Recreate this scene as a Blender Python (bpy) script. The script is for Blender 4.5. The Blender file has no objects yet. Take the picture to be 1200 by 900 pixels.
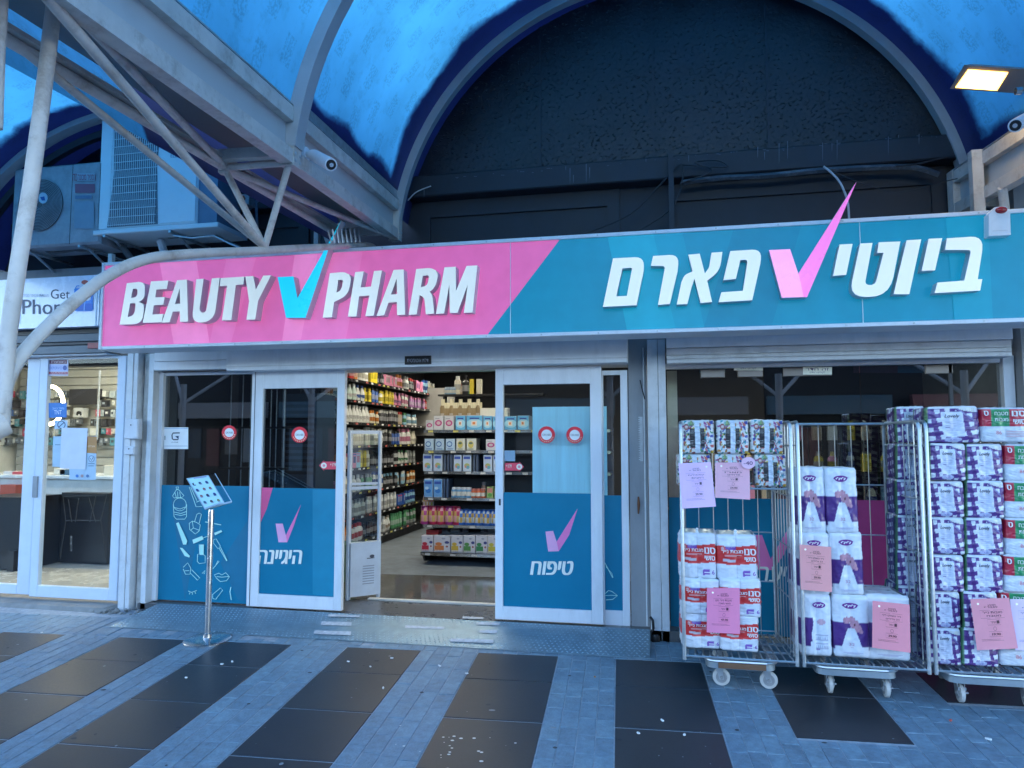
import bpy, bmesh, math, random
from mathutils import Vector, Matrix, noise
from mathutils.geometry import tessellate_polygon
random.seed(7)
SC = bpy.context.scene
COL = SC.collection
PI = math.pi
rad = math.radians

# ------------------------------------------------------------------ camera
CAM_LOC = Vector((0, 0, 1.5)); YAW, PITCH, ROLL, FPX = rad(-11.85), rad(4.37), rad(-.03), 840.0
fwd = Vector((math.sin(YAW)*math.cos(PITCH), math.cos(YAW)*math.cos(PITCH), math.sin(PITCH)))
_r0 = Vector((math.cos(YAW), -math.sin(YAW), 0)); _u0 = _r0.cross(fwd)
RIGHT = _r0*math.cos(ROLL) + _u0*math.sin(ROLL); UP = -_r0*math.sin(ROLL) + _u0*math.cos(ROLL)
cd = bpy.data.cameras.new('camera'); cam = bpy.data.objects.new('camera', cd); COL.objects.link(cam)
cam.matrix_world = Matrix(((RIGHT.x, UP.x, -fwd.x, CAM_LOC.x), (RIGHT.y, UP.y, -fwd.y, CAM_LOC.y), (RIGHT.z, UP.z, -fwd.z, CAM_LOC.z), (0, 0, 0, 1)))
cd.sensor_width = 36; cd.lens = FPX/1200*36; cd.clip_start = .05; cd.clip_end = 2000
SC.camera = cam

# ------------------------------------------------------------------ sky, sun, exposure
SUN_EL, SUN_AZ = rad(38), rad(25)          # sun stands behind the shops, so the whole front is in shade
w = bpy.data.worlds.new('World'); SC.world = w; w.use_nodes = True
nt = w.node_tree; nt.nodes.clear()
sky = nt.nodes.new('ShaderNodeTexSky'); sky.sky_type = 'NISHITA'; sky.sun_disc = False
sky.sun_elevation = SUN_EL; sky.sun_rotation = SUN_AZ; sky.air_density = 1.0; sky.dust_density = .3; sky.ozone_density = 1.6
bg = nt.nodes.new('ShaderNodeBackground'); bg.inputs['Strength'].default_value = .15
wo = nt.nodes.new('ShaderNodeOutputWorld'); nt.links.new(sky.outputs[0], bg.inputs[0]); nt.links.new(bg.outputs[0], wo.inputs[0])
sd = bpy.data.lights.new('sun', 'SUN'); sd.energy = 3.0; sd.angle = rad(.5); sd.color = (1, .95, .88)
sun = bpy.data.objects.new('sun', sd); COL.objects.link(sun); sun.location = (5, 20, 20)
sdir = Vector((math.sin(SUN_AZ)*math.cos(SUN_EL), math.cos(SUN_AZ)*math.cos(SUN_EL), math.sin(SUN_EL)))
sun.rotation_euler = sdir.to_track_quat('Z', 'Y').to_euler()
SC.view_settings.view_transform = 'Standard'; SC.view_settings.look = 'None'
SC.view_settings.exposure = 3.0; SC.view_settings.gamma = 1
SC.render.engine = 'CYCLES'
cy = SC.cycles; cy.max_bounces = 7; cy.diffuse_bounces = 4; cy.glossy_bounces = 3; cy.transmission_bounces = 6; cy.transparent_max_bounces = 12
cy.sample_clamp_indirect = 4; cy.caustics_reflective = False; cy.caustics_refractive = False
cy.use_denoising = True
try: cy.denoiser = 'OPENIMAGEDENOISE'
except Exception: pass

# ------------------------------------------------------------------ measuring helpers (photo pixels -> points on real planes)
def ray(x, y): return RIGHT*((x-600)/FPX) - UP*((y-450)/FPX) + fwd
def at(x, y, Y):                                  # on the plane y = Y (parallel to the shop front)
    d = ray(x, y); return CAM_LOC + d*(Y/d.y)
# the walkway and its canopy are turned 3.3 degrees and climb 3.27 degrees towards the shops
KA, KE, KV0 = rad(-3.3), math.tan(rad(3.27)), 5.2
KU = Vector((math.cos(KA), -math.sin(KA), 0)); KV = Vector((math.sin(KA), math.cos(KA), 0))
def K(u, v, w=0): return KU*u + KV*v + Vector((0, 0, KE*(v-KV0)+w))
def ground_z(x, y): return KE*(Vector((x, y, 0)).dot(KV)-KV0)
def kpl(x, y, n, c):                              # K coordinates of the point on K plane n = c
    d = ray(x, y); dk = (d.dot(KU), d.dot(KV), d.z-KE*d.dot(KV)); v = CAM_LOC.dot(KV)
    ck = (CAM_LOC.dot(KU), v, CAM_LOC.z-KE*(v-KV0)); t = (c-ck[n])/dk[n]
    return tuple(ck[i]+dk[i]*t for i in range(3))

# ------------------------------------------------------------------ materials
def lin(c):
    c = c/255; return c/12.92 if c <= .04045 else ((c+.055)/1.055)**2.4
def L(r, g, b): return (lin(r), lin(g), lin(b))
ILL = (.38, .60, 1.05)                            # what a white surface receives under the blue canopy, for reading colours off the photo
def alb(r, g, b, k=1.0):
    return tuple(min(.88, max(.008, lin(c)/i*k)) for c, i in zip((r, g, b), ILL))
MATS = {}
def M(name, col=(.5, .5, .5), rough=.5, metal=0, var=.1, scale=6, bump=0, bscale=40, spec=.5, dirt=0, dirtcol=(.08, .07, .06), dscale=3, coat=0, stretch=None):
    if name in MATS: return MATS[name]
    m = bpy.data.materials.new(name); m.use_nodes = True; MATS[name] = m
    n = m.node_tree.nodes; l = m.node_tree.links; b = n['Principled BSDF']
    b.inputs['Roughness'].default_value = rough; b.inputs['Metallic'].default_value = metal
    b.inputs['Specular IOR Level'].default_value = spec
    if coat: b.inputs['Coat Weight'].default_value = coat
    tc = n.new('ShaderNodeTexCoord'); src = tc.outputs['Object']
    if stretch:
        mp = n.new('ShaderNodeMapping'); mp.inputs['Scale'].default_value = stretch; l.new(src, mp.inputs[0]); src = mp.outputs[0]
    nz = n.new('ShaderNodeTexNoise'); nz.inputs['Scale'].default_value = scale; nz.inputs['Detail'].default_value = 6; nz.inputs['Roughness'].default_value = .65
    l.new(src, nz.inputs['Vector'])
    mr = n.new('ShaderNodeMapRange'); mr.inputs[1].default_value = .3; mr.inputs[2].default_value = .7
    mr.inputs[3].default_value = 1-var; mr.inputs[4].default_value = 1+var; l.new(nz.outputs[0], mr.inputs[0])
    mx = n.new('ShaderNodeVectorMath'); mx.operation = 'SCALE'; mx.inputs[0].default_value = col; l.new(mr.outputs[0], mx.inputs['Scale'])
    out = mx.outputs[0]
    if dirt:
        n2 = n.new('ShaderNodeTexNoise'); n2.inputs['Scale'].default_value = dscale; n2.inputs['Detail'].default_value = 9; n2.inputs['Roughness'].default_value = .75
        l.new(src, n2.inputs['Vector'])
        r2 = n.new('ShaderNodeMapRange'); r2.inputs[1].default_value = .5; r2.inputs[2].default_value = .78; r2.inputs[3].default_value = 0; r2.inputs[4].default_value = dirt
        l.new(n2.outputs[0], r2.inputs[0])
        mm = n.new('ShaderNodeMix'); mm.data_type = 'RGBA'; l.new(r2.outputs[0], mm.inputs[0]); l.new(out, mm.inputs[6]); mm.inputs[7].default_value = (*dirtcol, 1)
        out = mm.outputs[2]
    l.new(out, b.inputs['Base Color'])
    rr = n.new('ShaderNodeMapRange'); rr.inputs[1].default_value = .3; rr.inputs[2].default_value = .7
    rr.inputs[3].default_value = max(.03, rough-.08); rr.inputs[4].default_value = min(1, rough+.08); l.new(nz.outputs[0], rr.inputs[0]); l.new(rr.outputs[0], b.inputs['Roughness'])
    if bump:
        n3 = n.new('ShaderNodeTexNoise'); n3.inputs['Scale'].default_value = bscale; n3.inputs['Detail'].default_value = 5; l.new(src, n3.inputs['Vector'])
        bp = n.new('ShaderNodeBump'); bp.inputs['Strength'].default_value = bump; bp.inputs['Distance'].default_value = .01
        l.new(n3.outputs[0], bp.inputs['Height']); l.new(bp.outputs[0], b.inputs['Normal'])
    return m
def emis(name, col, s):
    if name in MATS: return MATS[name]
    m = bpy.data.materials.new(name); m.use_nodes = True; MATS[name] = m; b = m.node_tree.nodes['Principled BSDF']
    b.inputs['Base Color'].default_value = (.8, .8, .8, 1); b.inputs['Emission Color'].default_value = (*col, 1); b.inputs['Emission Strength'].default_value = s
    return m
def printmat(name='print', rough=.45, coat=0, spec=.5, glow=0):
    if name in MATS: return MATS[name]
    m = bpy.data.materials.new(name); m.use_nodes = True; MATS[name] = m; n = m.node_tree.nodes; l = m.node_tree.links; b = n['Principled BSDF']
    a = n.new('ShaderNodeAttribute'); a.attribute_name = 'Col'
    nz = n.new('ShaderNodeTexNoise'); nz.inputs['Scale'].default_value = 9; nz.inputs['Detail'].default_value = 4
    tc = n.new('ShaderNodeTexCoord'); l.new(tc.outputs['Object'], nz.inputs['Vector'])
    mr = n.new('ShaderNodeMapRange'); mr.inputs[1].default_value = .3; mr.inputs[2].default_value = .7; mr.inputs[3].default_value = .94; mr.inputs[4].default_value = 1.05; l.new(nz.outputs[0], mr.inputs[0])
    mx = n.new('ShaderNodeVectorMath'); mx.operation = 'SCALE'; l.new(a.outputs['Color'], mx.inputs[0]); l.new(mr.outputs[0], mx.inputs['Scale'])
    l.new(mx.outputs[0], b.inputs['Base Color']); b.inputs['Roughness'].default_value = rough; b.inputs['Specular IOR Level'].default_value = spec
    if coat: b.inputs['Coat Weight'].default_value = coat; b.inputs['Coat Roughness'].default_value = .12
    if glow: l.new(mx.outputs[0], b.inputs['Emission Color']); b.inputs['Emission Strength'].default_value = glow
    return m
def glass(name='glass', tint=(.9, .95, .95), refl=1.0, rough=.02, base=.04):
    if name in MATS: return MATS[name]
    m = bpy.data.materials.new(name); m.use_nodes = True; MATS[name] = m; n = m.node_tree.nodes; l = m.node_tree.links; n.clear()
    o = n.new('ShaderNodeOutputMaterial'); t = n.new('ShaderNodeBsdfTransparent'); t.inputs[0].default_value = (*tint, 1)
    g = n.new('ShaderNodeBsdfGlossy'); g.inputs['Roughness'].default_value = rough; g.inputs['Color'].default_value = (.95, .97, 1, 1)
    f = n.new('ShaderNodeFresnel'); f.inputs[0].default_value = 1.5
    mu = n.new('ShaderNodeMath'); mu.operation = 'MULTIPLY_ADD'; mu.inputs[1].default_value = refl; mu.inputs[2].default_value = base; mu.use_clamp = True; l.new(f.outputs[0], mu.inputs[0])
    ge = n.new('ShaderNodeNewGeometry'); fb = n.new('ShaderNodeMath'); fb.operation = 'SUBTRACT'; fb.inputs[0].default_value = 1; l.new(ge.outputs['Backfacing'], fb.inputs[1])   # only the entering face mirrors
    m2 = n.new('ShaderNodeMath'); m2.operation = 'MULTIPLY'; l.new(mu.outputs[0], m2.inputs[0]); l.new(fb.outputs[0], m2.inputs[1]); mu = m2
    x = n.new('ShaderNodeMixShader'); l.new(mu.outputs[0], x.inputs[0]); l.new(t.outputs[0], x.inputs[1]); l.new(g.outputs[0], x.inputs[2]); l.new(x.outputs[0], o.inputs[0])
    return m

# ------------------------------------------------------------------ object helpers
ORG = {}
def tag(o, label=None, cat=None, group=None, kind=None):
    if label: o['label'] = label
    if cat: o['category'] = cat
    if group: o['group'] = group
    if kind: o['kind'] = kind
    return o
def thing(name, label, cat, loc=(0, 0, 0), group=None, rz=0):
    o = bpy.data.objects.new(name, None); COL.objects.link(o); o.location = loc; o.rotation_euler[2] = rz
    o.empty_display_size = .05; ORG[o.name] = Vector(loc)
    return tag(o, label, cat, group)
def org(o):
    return ORG.get(o.name, Vector((0, 0, 0))) if o else Vector((0, 0, 0))
def link(name, me, parent=None, world=True):
    o = bpy.data.objects.new(name, me); COL.objects.link(o)
    if parent: o.parent = parent; ORG[o.name] = org(parent)
    return o
def copy_tree(o, parent=None):
    c = o.copy(); COL.objects.link(c); c.parent = parent
    for ch in list(o.children): copy_tree(ch, c)
    return c
def place(proto, loc, label=None, group=None, first=False, rz=None, scale=None, tilt=False):
    o = proto if first else copy_tree(proto)
    o.location = loc
    if rz is not None: o.rotation_euler[2] = rz
    if tilt: o.rotation_euler[0] = rad(random.uniform(-.8, .8)); o.rotation_euler[1] = rad(random.uniform(-1.3, 1.3)); o.location.y += random.uniform(-.012, .012)
    if scale: o.scale = scale
    if label: o['label'] = label
    if group: o['group'] = group
    return o
class MB:
    def __init__(s): s.v = []; s.f = []; s.m = []; s.c = None
    def add(s, vs, fs, m=0):
        b = len(s.v); s.v += [Vector(p) for p in vs]; s.f += [tuple(b+i for i in f) for f in fs]; s.m += [m]*len(fs); return s
    def hexa(s, p, m=0): return s.add(p, [(0, 3, 2, 1), (4, 5, 6, 7), (0, 1, 5, 4), (1, 2, 6, 5), (2, 3, 7, 6), (3, 0, 4, 7)], m)
    def box(s, x0, x1, y0, y1, z0, z1, m=0):
        return s.hexa([(x0, y0, z0), (x1, y0, z0), (x1, y1, z0), (x0, y1, z0), (x0, y0, z1), (x1, y0, z1), (x1, y1, z1), (x0, y1, z1)], m)
    def cbox(s, x0, x1, y0, y1, z0, z1, b=.004, m=0):      # chamfered front/edges box: bevelled around the front (low y) rim
        o = [(x0, z0), (x1, z0), (x1, z1), (x0, z1)]; i = [(x0+b, z0+b), (x1-b, z0+b), (x1-b, z1-b), (x0+b, z1-b)]
        vs = [(p[0], y0, p[1]) for p in i]+[(p[0], y0+b, p[1]) for p in o]+[(p[0], y1, p[1]) for p in o]
        fs = [(0, 1, 2, 3)]+[(a+4, (a+1) % 4+4, (a+1) % 4, a) for a in range(4)]+[(a+8, (a+1) % 4+8, (a+1) % 4+4, a+4) for a in range(4)]+[(11, 10, 9, 8)]
        return s.add(vs, fs, m)
    def kbox(s, u0, u1, v0, v1, w0, w1, m=0):
        return s.hexa([K(*p) for p in ((u0, v0, w0), (u1, v0, w0), (u1, v1, w0), (u0, v1, w0), (u0, v0, w1), (u1, v0, w1), (u1, v1, w1), (u0, v1, w1))], m)
    def tube(s, pts, r, n=8, m=0, caps=True):
        pts = [Vector(p) for p in pts]; rs = r if isinstance(r, (list, tuple)) else [r]*len(pts); b = len(s.v); prev = None
        for i, p in enumerate(pts):
            t = (pts[min(i+1, len(pts)-1)]-pts[max(i-1, 0)]).normalized()
            if prev is None: a = t.orthogonal().normalized()
            else: a = (prev-t*prev.dot(t)).normalized()
            prev = a; c = t.cross(a)
            for k in range(n):
                th = 2*PI*k/n; s.v.append(p+(a*math.cos(th)+c*math.sin(th))*rs[i])
        for i in range(len(pts)-1):
            for k in range(n):
                s.f.append((b+i*n+k, b+i*n+(k+1) % n, b+(i+1)*n+(k+1) % n, b+(i+1)*n+k)); s.m.append(m)
        if caps:
            s.f.append(tuple(b+k for k in reversed(range(n)))); s.m.append(m)
            e = b+(len(pts)-1)*n; s.f.append(tuple(e+k for k in range(n))); s.m.append(m)
        return s
    def lathe(s, prof, c=(0, 0, 0), n=16, m=0, axis='z', sx=1, sy=1):
        b = len(s.v); c = Vector(c)
        for r, h in prof:
            for k in range(n):
                th = 2*PI*k/n; p = (r*math.cos(th)*sx, r*math.sin(th)*sy, h)
                if axis == 'x': p = (p[2], p[0], p[1])
                if axis == 'y': p = (p[0], p[2], p[1])
                s.v.append(c+Vector(p))
        for i in range(len(prof)-1):
            for k in range(n):
                s.f.append((b+i*n+k, b+i*n+(k+1) % n, b+(i+1)*n+(k+1) % n, b+(i+1)*n+k)); s.m.append(m)
        s.f.append(tuple(b+k for k in reversed(range(n)))); s.m.append(m)
        e = b+(len(prof)-1)*n; s.f.append(tuple(e+k for k in range(n))); s.m.append(m)
        return s
    def prism(s, loops, front, back, m=0, mside=None):     # loops of 2-D points (outer, holes...), front/back map a 2-D point to 3-D
        flat = [p for lp in loops for p in lp]
        tris = tessellate_polygon([[Vector((p[0], p[1], 0)) for p in lp] for lp in loops])
        n = len(flat); b = len(s.v); s.v += [front(*p) for p in flat]+[back(*p) for p in flat]
        for t in tris:
            s.f.append(tuple(b+i for i in t)); s.m.append(m); s.f.append(tuple(b+n+i for i in reversed(t))); s.m.append(m)
        k = 0
        for lp in loops:
            for i in range(len(lp)):
                j = (i+1) % len(lp); s.f.append((b+k+i, b+k+j, b+n+k+j, b+n+k+i)); s.m.append(m if mside is None else mside)
            k += len(lp)
        return s
    def build(s, name, mat, parent=None, smooth=35, kind=None, recalc=True):
        me = bpy.data.meshes.new(name); o_ = org(parent)
        me.from_pydata([tuple(p-o_) for p in s.v], [], s.f)
        for mm in (mat if isinstance(mat, (list, tuple)) else [mat]): me.materials.append(mm)
        me.polygons.foreach_set('material_index', s.m)
        if recalc:
            bm = bmesh.new(); bm.from_mesh(me); bmesh.ops.recalc_face_normals(bm, faces=bm.faces); bm.to_mesh(me); bm.free()
        if smooth:
            me.shade_smooth(); me.set_sharp_from_angle(angle=rad(smooth))
        me.update(); o = link(name, me, parent)
        if kind: o['kind'] = kind
        return o
def struct(name, mb, mat, **k):
    o = mb.build(name, mat, None, **k); o['kind'] = 'structure'; return o

# ------------------------------------------------------------------ flat print (lettering, graphics) as thin coloured polygons
_tc = {}
def glyphs(s, bold=0.0, shear=0.0):
    key = (s, bold, shear)
    if key not in _tc:
        c = bpy.data.curves.new('t', 'FONT'); c.body = s; c.offset = bold; c.shear = shear; c.resolution_u = 3
        o = bpy.data.objects.new('t', c); COL.objects.link(o); bpy.context.view_layer.update()
        me = bpy.data.meshes.new_from_object(o.evaluated_get(bpy.context.evaluated_depsgraph_get()))
        vs = [(v.co.x, v.co.y) for v in me.vertices]; fs = [tuple(p.vertices) for p in me.polygons]
        bpy.data.objects.remove(o); bpy.data.meshes.remove(me); bpy.data.curves.remove(c)
        xs = [v[0] for v in vs] or [0, 1]; ys = [v[1] for v in vs] or [0, 1]
        x0, x1, y0, y1 = min(xs), max(xs), min(ys), max(ys)
        _tc[key] = ([((a-x0)/(x1-x0+1e-9), (b-y0)/(y1-y0+1e-9)) for a, b in vs], fs, (x1-x0)/(y1-y0+1e-9))
    return _tc[key]
class Print:
    def __init__(s, mapper, eps=.0005, start=.0006): s.map = mapper; s.eps = eps; s.o = start; s.v = []; s.f = []; s.c = []
    def _add(s, pts, fs, col):
        b = len(s.v); s.v += [s.map(p[0], p[1], s.o) for p in pts]; s.f += [tuple(b+i for i in f) for f in fs]; s.c += [col]*len(fs); s.o += s.eps; return s
    def poly(s, pts, col, holes=()):
        loops = [pts]+list(holes); t = tessellate_polygon([[Vector((p[0], p[1], 0)) for p in lp] for lp in loops])
        return s._add([p for lp in loops for p in lp], t, col)
    def rect(s, x0, y0, x1, y1, col): return s._add([(x0, y0), (x1, y0), (x1, y1), (x0, y1)], [(0, 1, 2, 3)], col)
    def ell(s, cx, cy, rx, ry, col, n=20): return s._add([(cx+rx*math.cos(2*PI*k/n), cy+ry*math.sin(2*PI*k/n)) for k in range(n)], [tuple(range(n))], col)
    def ring(s, cx, cy, r0, r1, col, n=28):
        p = [(cx+r*math.cos(2*PI*k/n), cy+r*math.sin(2*PI*k/n)) for r in (r0, r1) for k in range(n)]
        return s._add(p, [(k, (k+1) % n, n+(k+1) % n, n+k) for k in range(n)], col)
    def line(s, pts, w_, col, closed=False):
        P = [Vector(p[:2]) for p in pts]; n = len(P); a = []; fs = []
        for i, p in enumerate(P):
            q0 = P[(i-1) % n] if (closed or i) else p; q1 = P[(i+1) % n] if (closed or i < n-1) else p
            t = (q1-q0); t = t.normalized() if t.length > 1e-9 else Vector((1, 0)); nn = Vector((-t.y, t.x))*(w_/2); a += [tuple(p+nn), tuple(p-nn)]
        for i in range(n if closed else n-1):
            j = (i+1) % n; fs.append((2*i, 2*i+1, 2*j+1, 2*j))
        return s._add(a, fs, col)
    def text(s, t, x0, y0, x1, y1, col, bold=0.0, shear=0.0):       # fits the text into the box; y0 is the baseline side, y1 the top side
        vs, fs, asp = glyphs(t, 0.0, shear); o = s.o; hb = abs(y1-y0)*bold*1.1
        for q in ((-1, 0, 1) if bold else (0,)):                     # heavier strokes: the same glyphs laid side by side
            dx = hb*q*(1 if x1 > x0 else -1)*(abs((x1-x0)/(y1-y0))/asp); s._add([(x0+a*(x1-x0)+dx, y0+b*(y1-y0)) for a, b in vs], fs, col)
        return s
    def build(s, name, parent=None, mat=None, label=None):
        me = bpy.data.meshes.new(name); o_ = org(parent); me.from_pydata([tuple(p-o_) for p in s.v], [], s.f)
        ca = me.color_attributes.new('Col', 'FLOAT_COLOR', 'CORNER'); i = 0
        buf = []
        for f, c in zip(s.f, s.c):
            for _ in f: buf += [c[0], c[1], c[2], 1]
        ca.data.foreach_set('color', buf); me.materials.append(mat or printmat()); me.update()
        o = link(name, me, parent)
        if label: o['label'] = label
        return o
def pxmap(Y): return lambda x, y, o: at(x, y, Y-o)
def zoom(ox, oy, sc): return lambda x, y: (ox+x/sc, oy+y/sc)
def zz(z, pts): return [z(*p) for p in pts]
def smooth_loop(pts, n=3):                        # closed Catmull-Rom
    out = []; N = len(pts)
    for i in range(N):
        p0, p1, p2, p3 = pts[i-1], pts[i], pts[(i+1) % N], pts[(i+2) % N]
        for k in range(n):
            t = k/n; out.append(tuple(.5*((2*p1[j])+(-p0[j]+p2[j])*t+(2*p0[j]-5*p1[j]+4*p2[j]-p3[j])*t*t+(-p0[j]+3*p1[j]-3*p2[j]+p3[j])*t**3) for j in (0, 1)))
    return out

WHITE = (.78, .8, .82)
m_alu = M('white_aluminium', (.76, .78, .81), .42, var=.06, dirt=.35, dirtcol=(.34, .35, .36), dscale=4, stretch=(1, 1, .3))
m_aluold = M('old_white_aluminium', (.62, .64, .66), .5, var=.1, dirt=.35, dscale=5)
m_steel = M('painted_steel', (.60, .56, .51), .48, var=.16, scale=5, dirt=.75, dirtcol=(.22, .15, .10), dscale=9, bump=.15, bscale=25)
m_galv = M('galvanised_steel', (.55, .58, .6), .42, metal=.75, var=.2, scale=25)
m_zinc = M('zinc_wire', (.5, .53, .55), .38, metal=.8, var=.15, scale=30)
m_black = M('black_plastic', (.012, .012, .014), .5)
m_dark = M('dark_metal', (.035, .035, .04), .5)
m_teal = M('teal_film', (.006, .20, .335), .35, var=.07, scale=2, spec=.3)
m_pink = M('pink_film', (.36, .045, .17), .4, spec=.3)
m_glass = glass('clear_glass', (.93, .97, .98), 1.3, .01, .03)
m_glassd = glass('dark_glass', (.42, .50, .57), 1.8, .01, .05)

# ================================================================== GROUND
def kin(u, v, w=0, m=25):
    d = K(u, v, w)-CAM_LOC; z = d.dot(fwd)
    if z < .3: return False
    x = 600+FPX*d.dot(RIGHT)/z; y = 450-FPX*d.dot(UP)/z
    return -m < x < 1200+m and y < 900+m*1.5
m_paver = [M('paver_blue_grey_%d' % i, alb(*c), .55, var=.26, scale=22, bump=.5, bscale=70, dirt=.45, dirtcol=(.07, .085, .1), dscale=6) for i, c in enumerate([(68, 105, 152), (66, 102, 148), (71, 109, 156)])]
m_slab = [M('granite_slab_%d' % i, c, .42, var=.5, scale=70, bump=.06, bscale=160, dirt=.35, dirtcol=(.05, .054, .058), dscale=3.5, spec=.35) for i, c in enumerate([(.025, .029, .035), (.030, .031, .035), (.023, .027, .034)])]
m_joint = M('mortar', (.30, .34, .38), .9, var=.25, scale=20)
m_ground = M('old_paving', (.17, .2, .23), .8, var=.25, scale=5, bump=.3, bscale=30, dirt=.4)
g = MB()
for i, (va, vb) in enumerate([(-400, -40), (-40, 8), (8, 400)]):
    za, zb = (-1 if True else 0), 0
    def gp(u, v):
        p = KU*u+KV*v; vv = max(-40, min(8, v)); return Vector((p.x, p.y, KE*(vv-KV0)-.035))
    g.add([gp(-400, va), gp(400, va), gp(400, vb), gp(-400, vb)], [(0, 1, 2, 3)])
struct('ground', g, m_ground, smooth=0, recalc=False)
bed = MB(); bed.kbox(-9, 7, .5, 5.75, -.03, -.0035)
pave = struct('paving', bed, m_joint, smooth=0)
def slab_mesh(u0, u1, v0, v1, w1, mb=None, b=.003):
    mb = mb or MB(); o = [(u0, v0), (u1, v0), (u1, v1), (u0, v1)]; i = [(u0+b, v0+b), (u1-b, v0+b), (u1-b, v1-b), (u0+b, v1-b)]
    vs = [K(a, c, w1) for a, c in i]+[K(a, c, w1-b) for a, c in o]+[K(a, c, -.02) for a, c in o]
    return mb.add(vs, [(0, 1, 2, 3)]+[(a+4, (a+1) % 4+4, (a+1) % 4, a) for a in range(4)]+[(a+8, (a+1) % 4+8, (a+1) % 4+4, a+4) for a in range(4)])
TCOL = [(-6.72, -6.16), (-5.76, -5.22), (-4.80, -4.25), (-3.80, -3.24), (-2.95, -2.40), (-1.98, -1.42), (-1.01, -.44), (-.05, .525), (.895, 1.48), (1.865, 2.44)]
vr = [5.10, 4.635, 4.07, 3.51, 2.945, 2.38, 1.815, 1.25]
far = MB(); k = 0
def vmin(c): return 4.05 if c == 8 else (4.6 if c == 9 else 0)
for c, (u0, u1) in enumerate(TCOL):
    for r in range(len(vr)-1):
        v1, v0 = vr[r], vr[r+1]
        if v0 < vmin(c)-.1: continue
        w_ = random.uniform(-.0015, .0015); k += 1
        if kin((u0+u1)/2, (v0+v1)/2, m=160):
            slab_mesh(u0+.004, u1-.004, v0+.004, v1-.004, w_).build('slab', m_slab[k % 3], pave, smooth=0)
        else: slab_mesh(u0+.004, u1-.004, v0+.004, v1-.004, w_, far)
if far.f: far.build('slab', m_slab[0], pave, smooth=0, kind='stuff')
def in_tile(u, v):
    for c, (u0, u1) in enumerate(TCOL):
        if u0-.01 < u < u1+.01 and vmin(c) < v < 5.11 and v > 1.25: return True
    return False
cells = []; bw, bl = .0965, .2
def fill(u0, u1, v0, v1):
    n = max(1, round((u1-u0)/bw)); ww = (u1-u0)/n
    for i in range(n):
        ph = random.random()*bl; v = v0-ph
        while v < v1:
            a, b = max(v, v0), min(v+bl, v1); v += bl
            if b-a > .02: cells.append((u0+i*ww, u0+(i+1)*ww, a, b))
ed = [-7.1]+[x for t in TCOL for x in t]
for c in range(len(TCOL)):
    fill(ed[2*c], ed[2*c+1], 1.25, 5.10)
    if vmin(c): fill(TCOL[c][0], TCOL[c][1], 1.25, vmin(c)+.0)
fill(2.44, 3.6, 1.25, 5.1)
n_ = 0
fill(-6.9, 3.6, 5.10, 5.55)
def dist(c):
    return (K((c[0]+c[1])/2, (c[2]+c[3])/2)-CAM_LOC).length
def hidden_by_ramp(c): return -4.0 < c[0] < 0.15 and c[2] > 5.14
cells = [c for c in cells if not hidden_by_ramp(c)]
seen = sorted([c for c in cells if kin((c[0]+c[1])/2, (c[2]+c[3])/2, m=2)], key=dist)
first = set(seen[:298]); rest = [MB(), MB(), MB()]
for c in cells:
    w_ = random.uniform(-.0018, .0018); g_ = .0026
    a = (c[0]+g_, c[1]-g_, c[2]+g_, c[3]-g_, w_)
    q = random.randrange(3)
    if c in first: slab_mesh(*a, b=.002).build('paver', m_paver[q], pave, smooth=0)
    else: slab_mesh(*a, rest[q], b=.002)
allrest = MB()
for q in range(3):
    b = len(allrest.v); allrest.v += rest[q].v; allrest.f += [tuple(b+i for i in f) for f in rest[q].f]; allrest.m += [q]*len(rest[q].f)
allrest.build('paver', m_paver, pave, smooth=0, kind='stuff')
# litter and gum
m_paper = M('paper_scrap_white', (.75, .76, .75), .8); m_gum = M('dark_gum', (.035, .045, .055), .7)
LIT = [(459, 772, .02, .008, 'white paper scrap on the dark slab left of the entrance', 'paper scrap'), (547, 790, .02, .008, 'small curled paper scrap on a dark slab below the right door', 'paper scrap'), (449, 807, .024, .009, 'white cigarette end lying on a blue paver strip', 'cigarette end'),
       (515, 781, .024, .009, 'white cigarette end on the paver strip nearest the ramp', 'cigarette end'), (408, 776, .018, .008, 'white paper scrap on the paver strip below the left door', 'paper scrap'), (434, 782, .012, .007, 'tiny white scrap near the slab joint below the left door', 'paper scrap'),
       (776, 845, .022, .01, 'white paper scrap on the dark slab left of the first cage', 'paper scrap'), (748, 860, .016, .012, 'round white scrap on a dark slab in front', 'paper scrap'), (802, 862, .016, .011, 'flattened white scrap beside the paver strip in front', 'paper scrap'),
       (1114, 845, .022, .01, 'reddish wrapper scrap on the pavers below the third cage', 'wrapper'), (1158, 867, .028, .012, 'pale paper scrap at the right of the pavers', 'paper scrap'), (218, 795, .016, .009, 'white paper scrap below the menu stand', 'paper scrap'), (260, 779, .02, .012, 'white paper scrap right of the stand base', 'paper scrap'),
       (272, 776, .02, .01, 'white leaf like scrap at the tile joint right of the stand', 'paper scrap'), (49, 742, .014, .008, 'small white scrap by the phone shop step', 'paper scrap'), (697, 794, .014, .006, 'orange brown leaf scrap on the central paver strip', 'leaf')]
m_red = M('scrap_red', (.6, .12, .1), .7); m_leafo = M('scrap_brown', (.35, .16, .05), .7)
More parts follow.
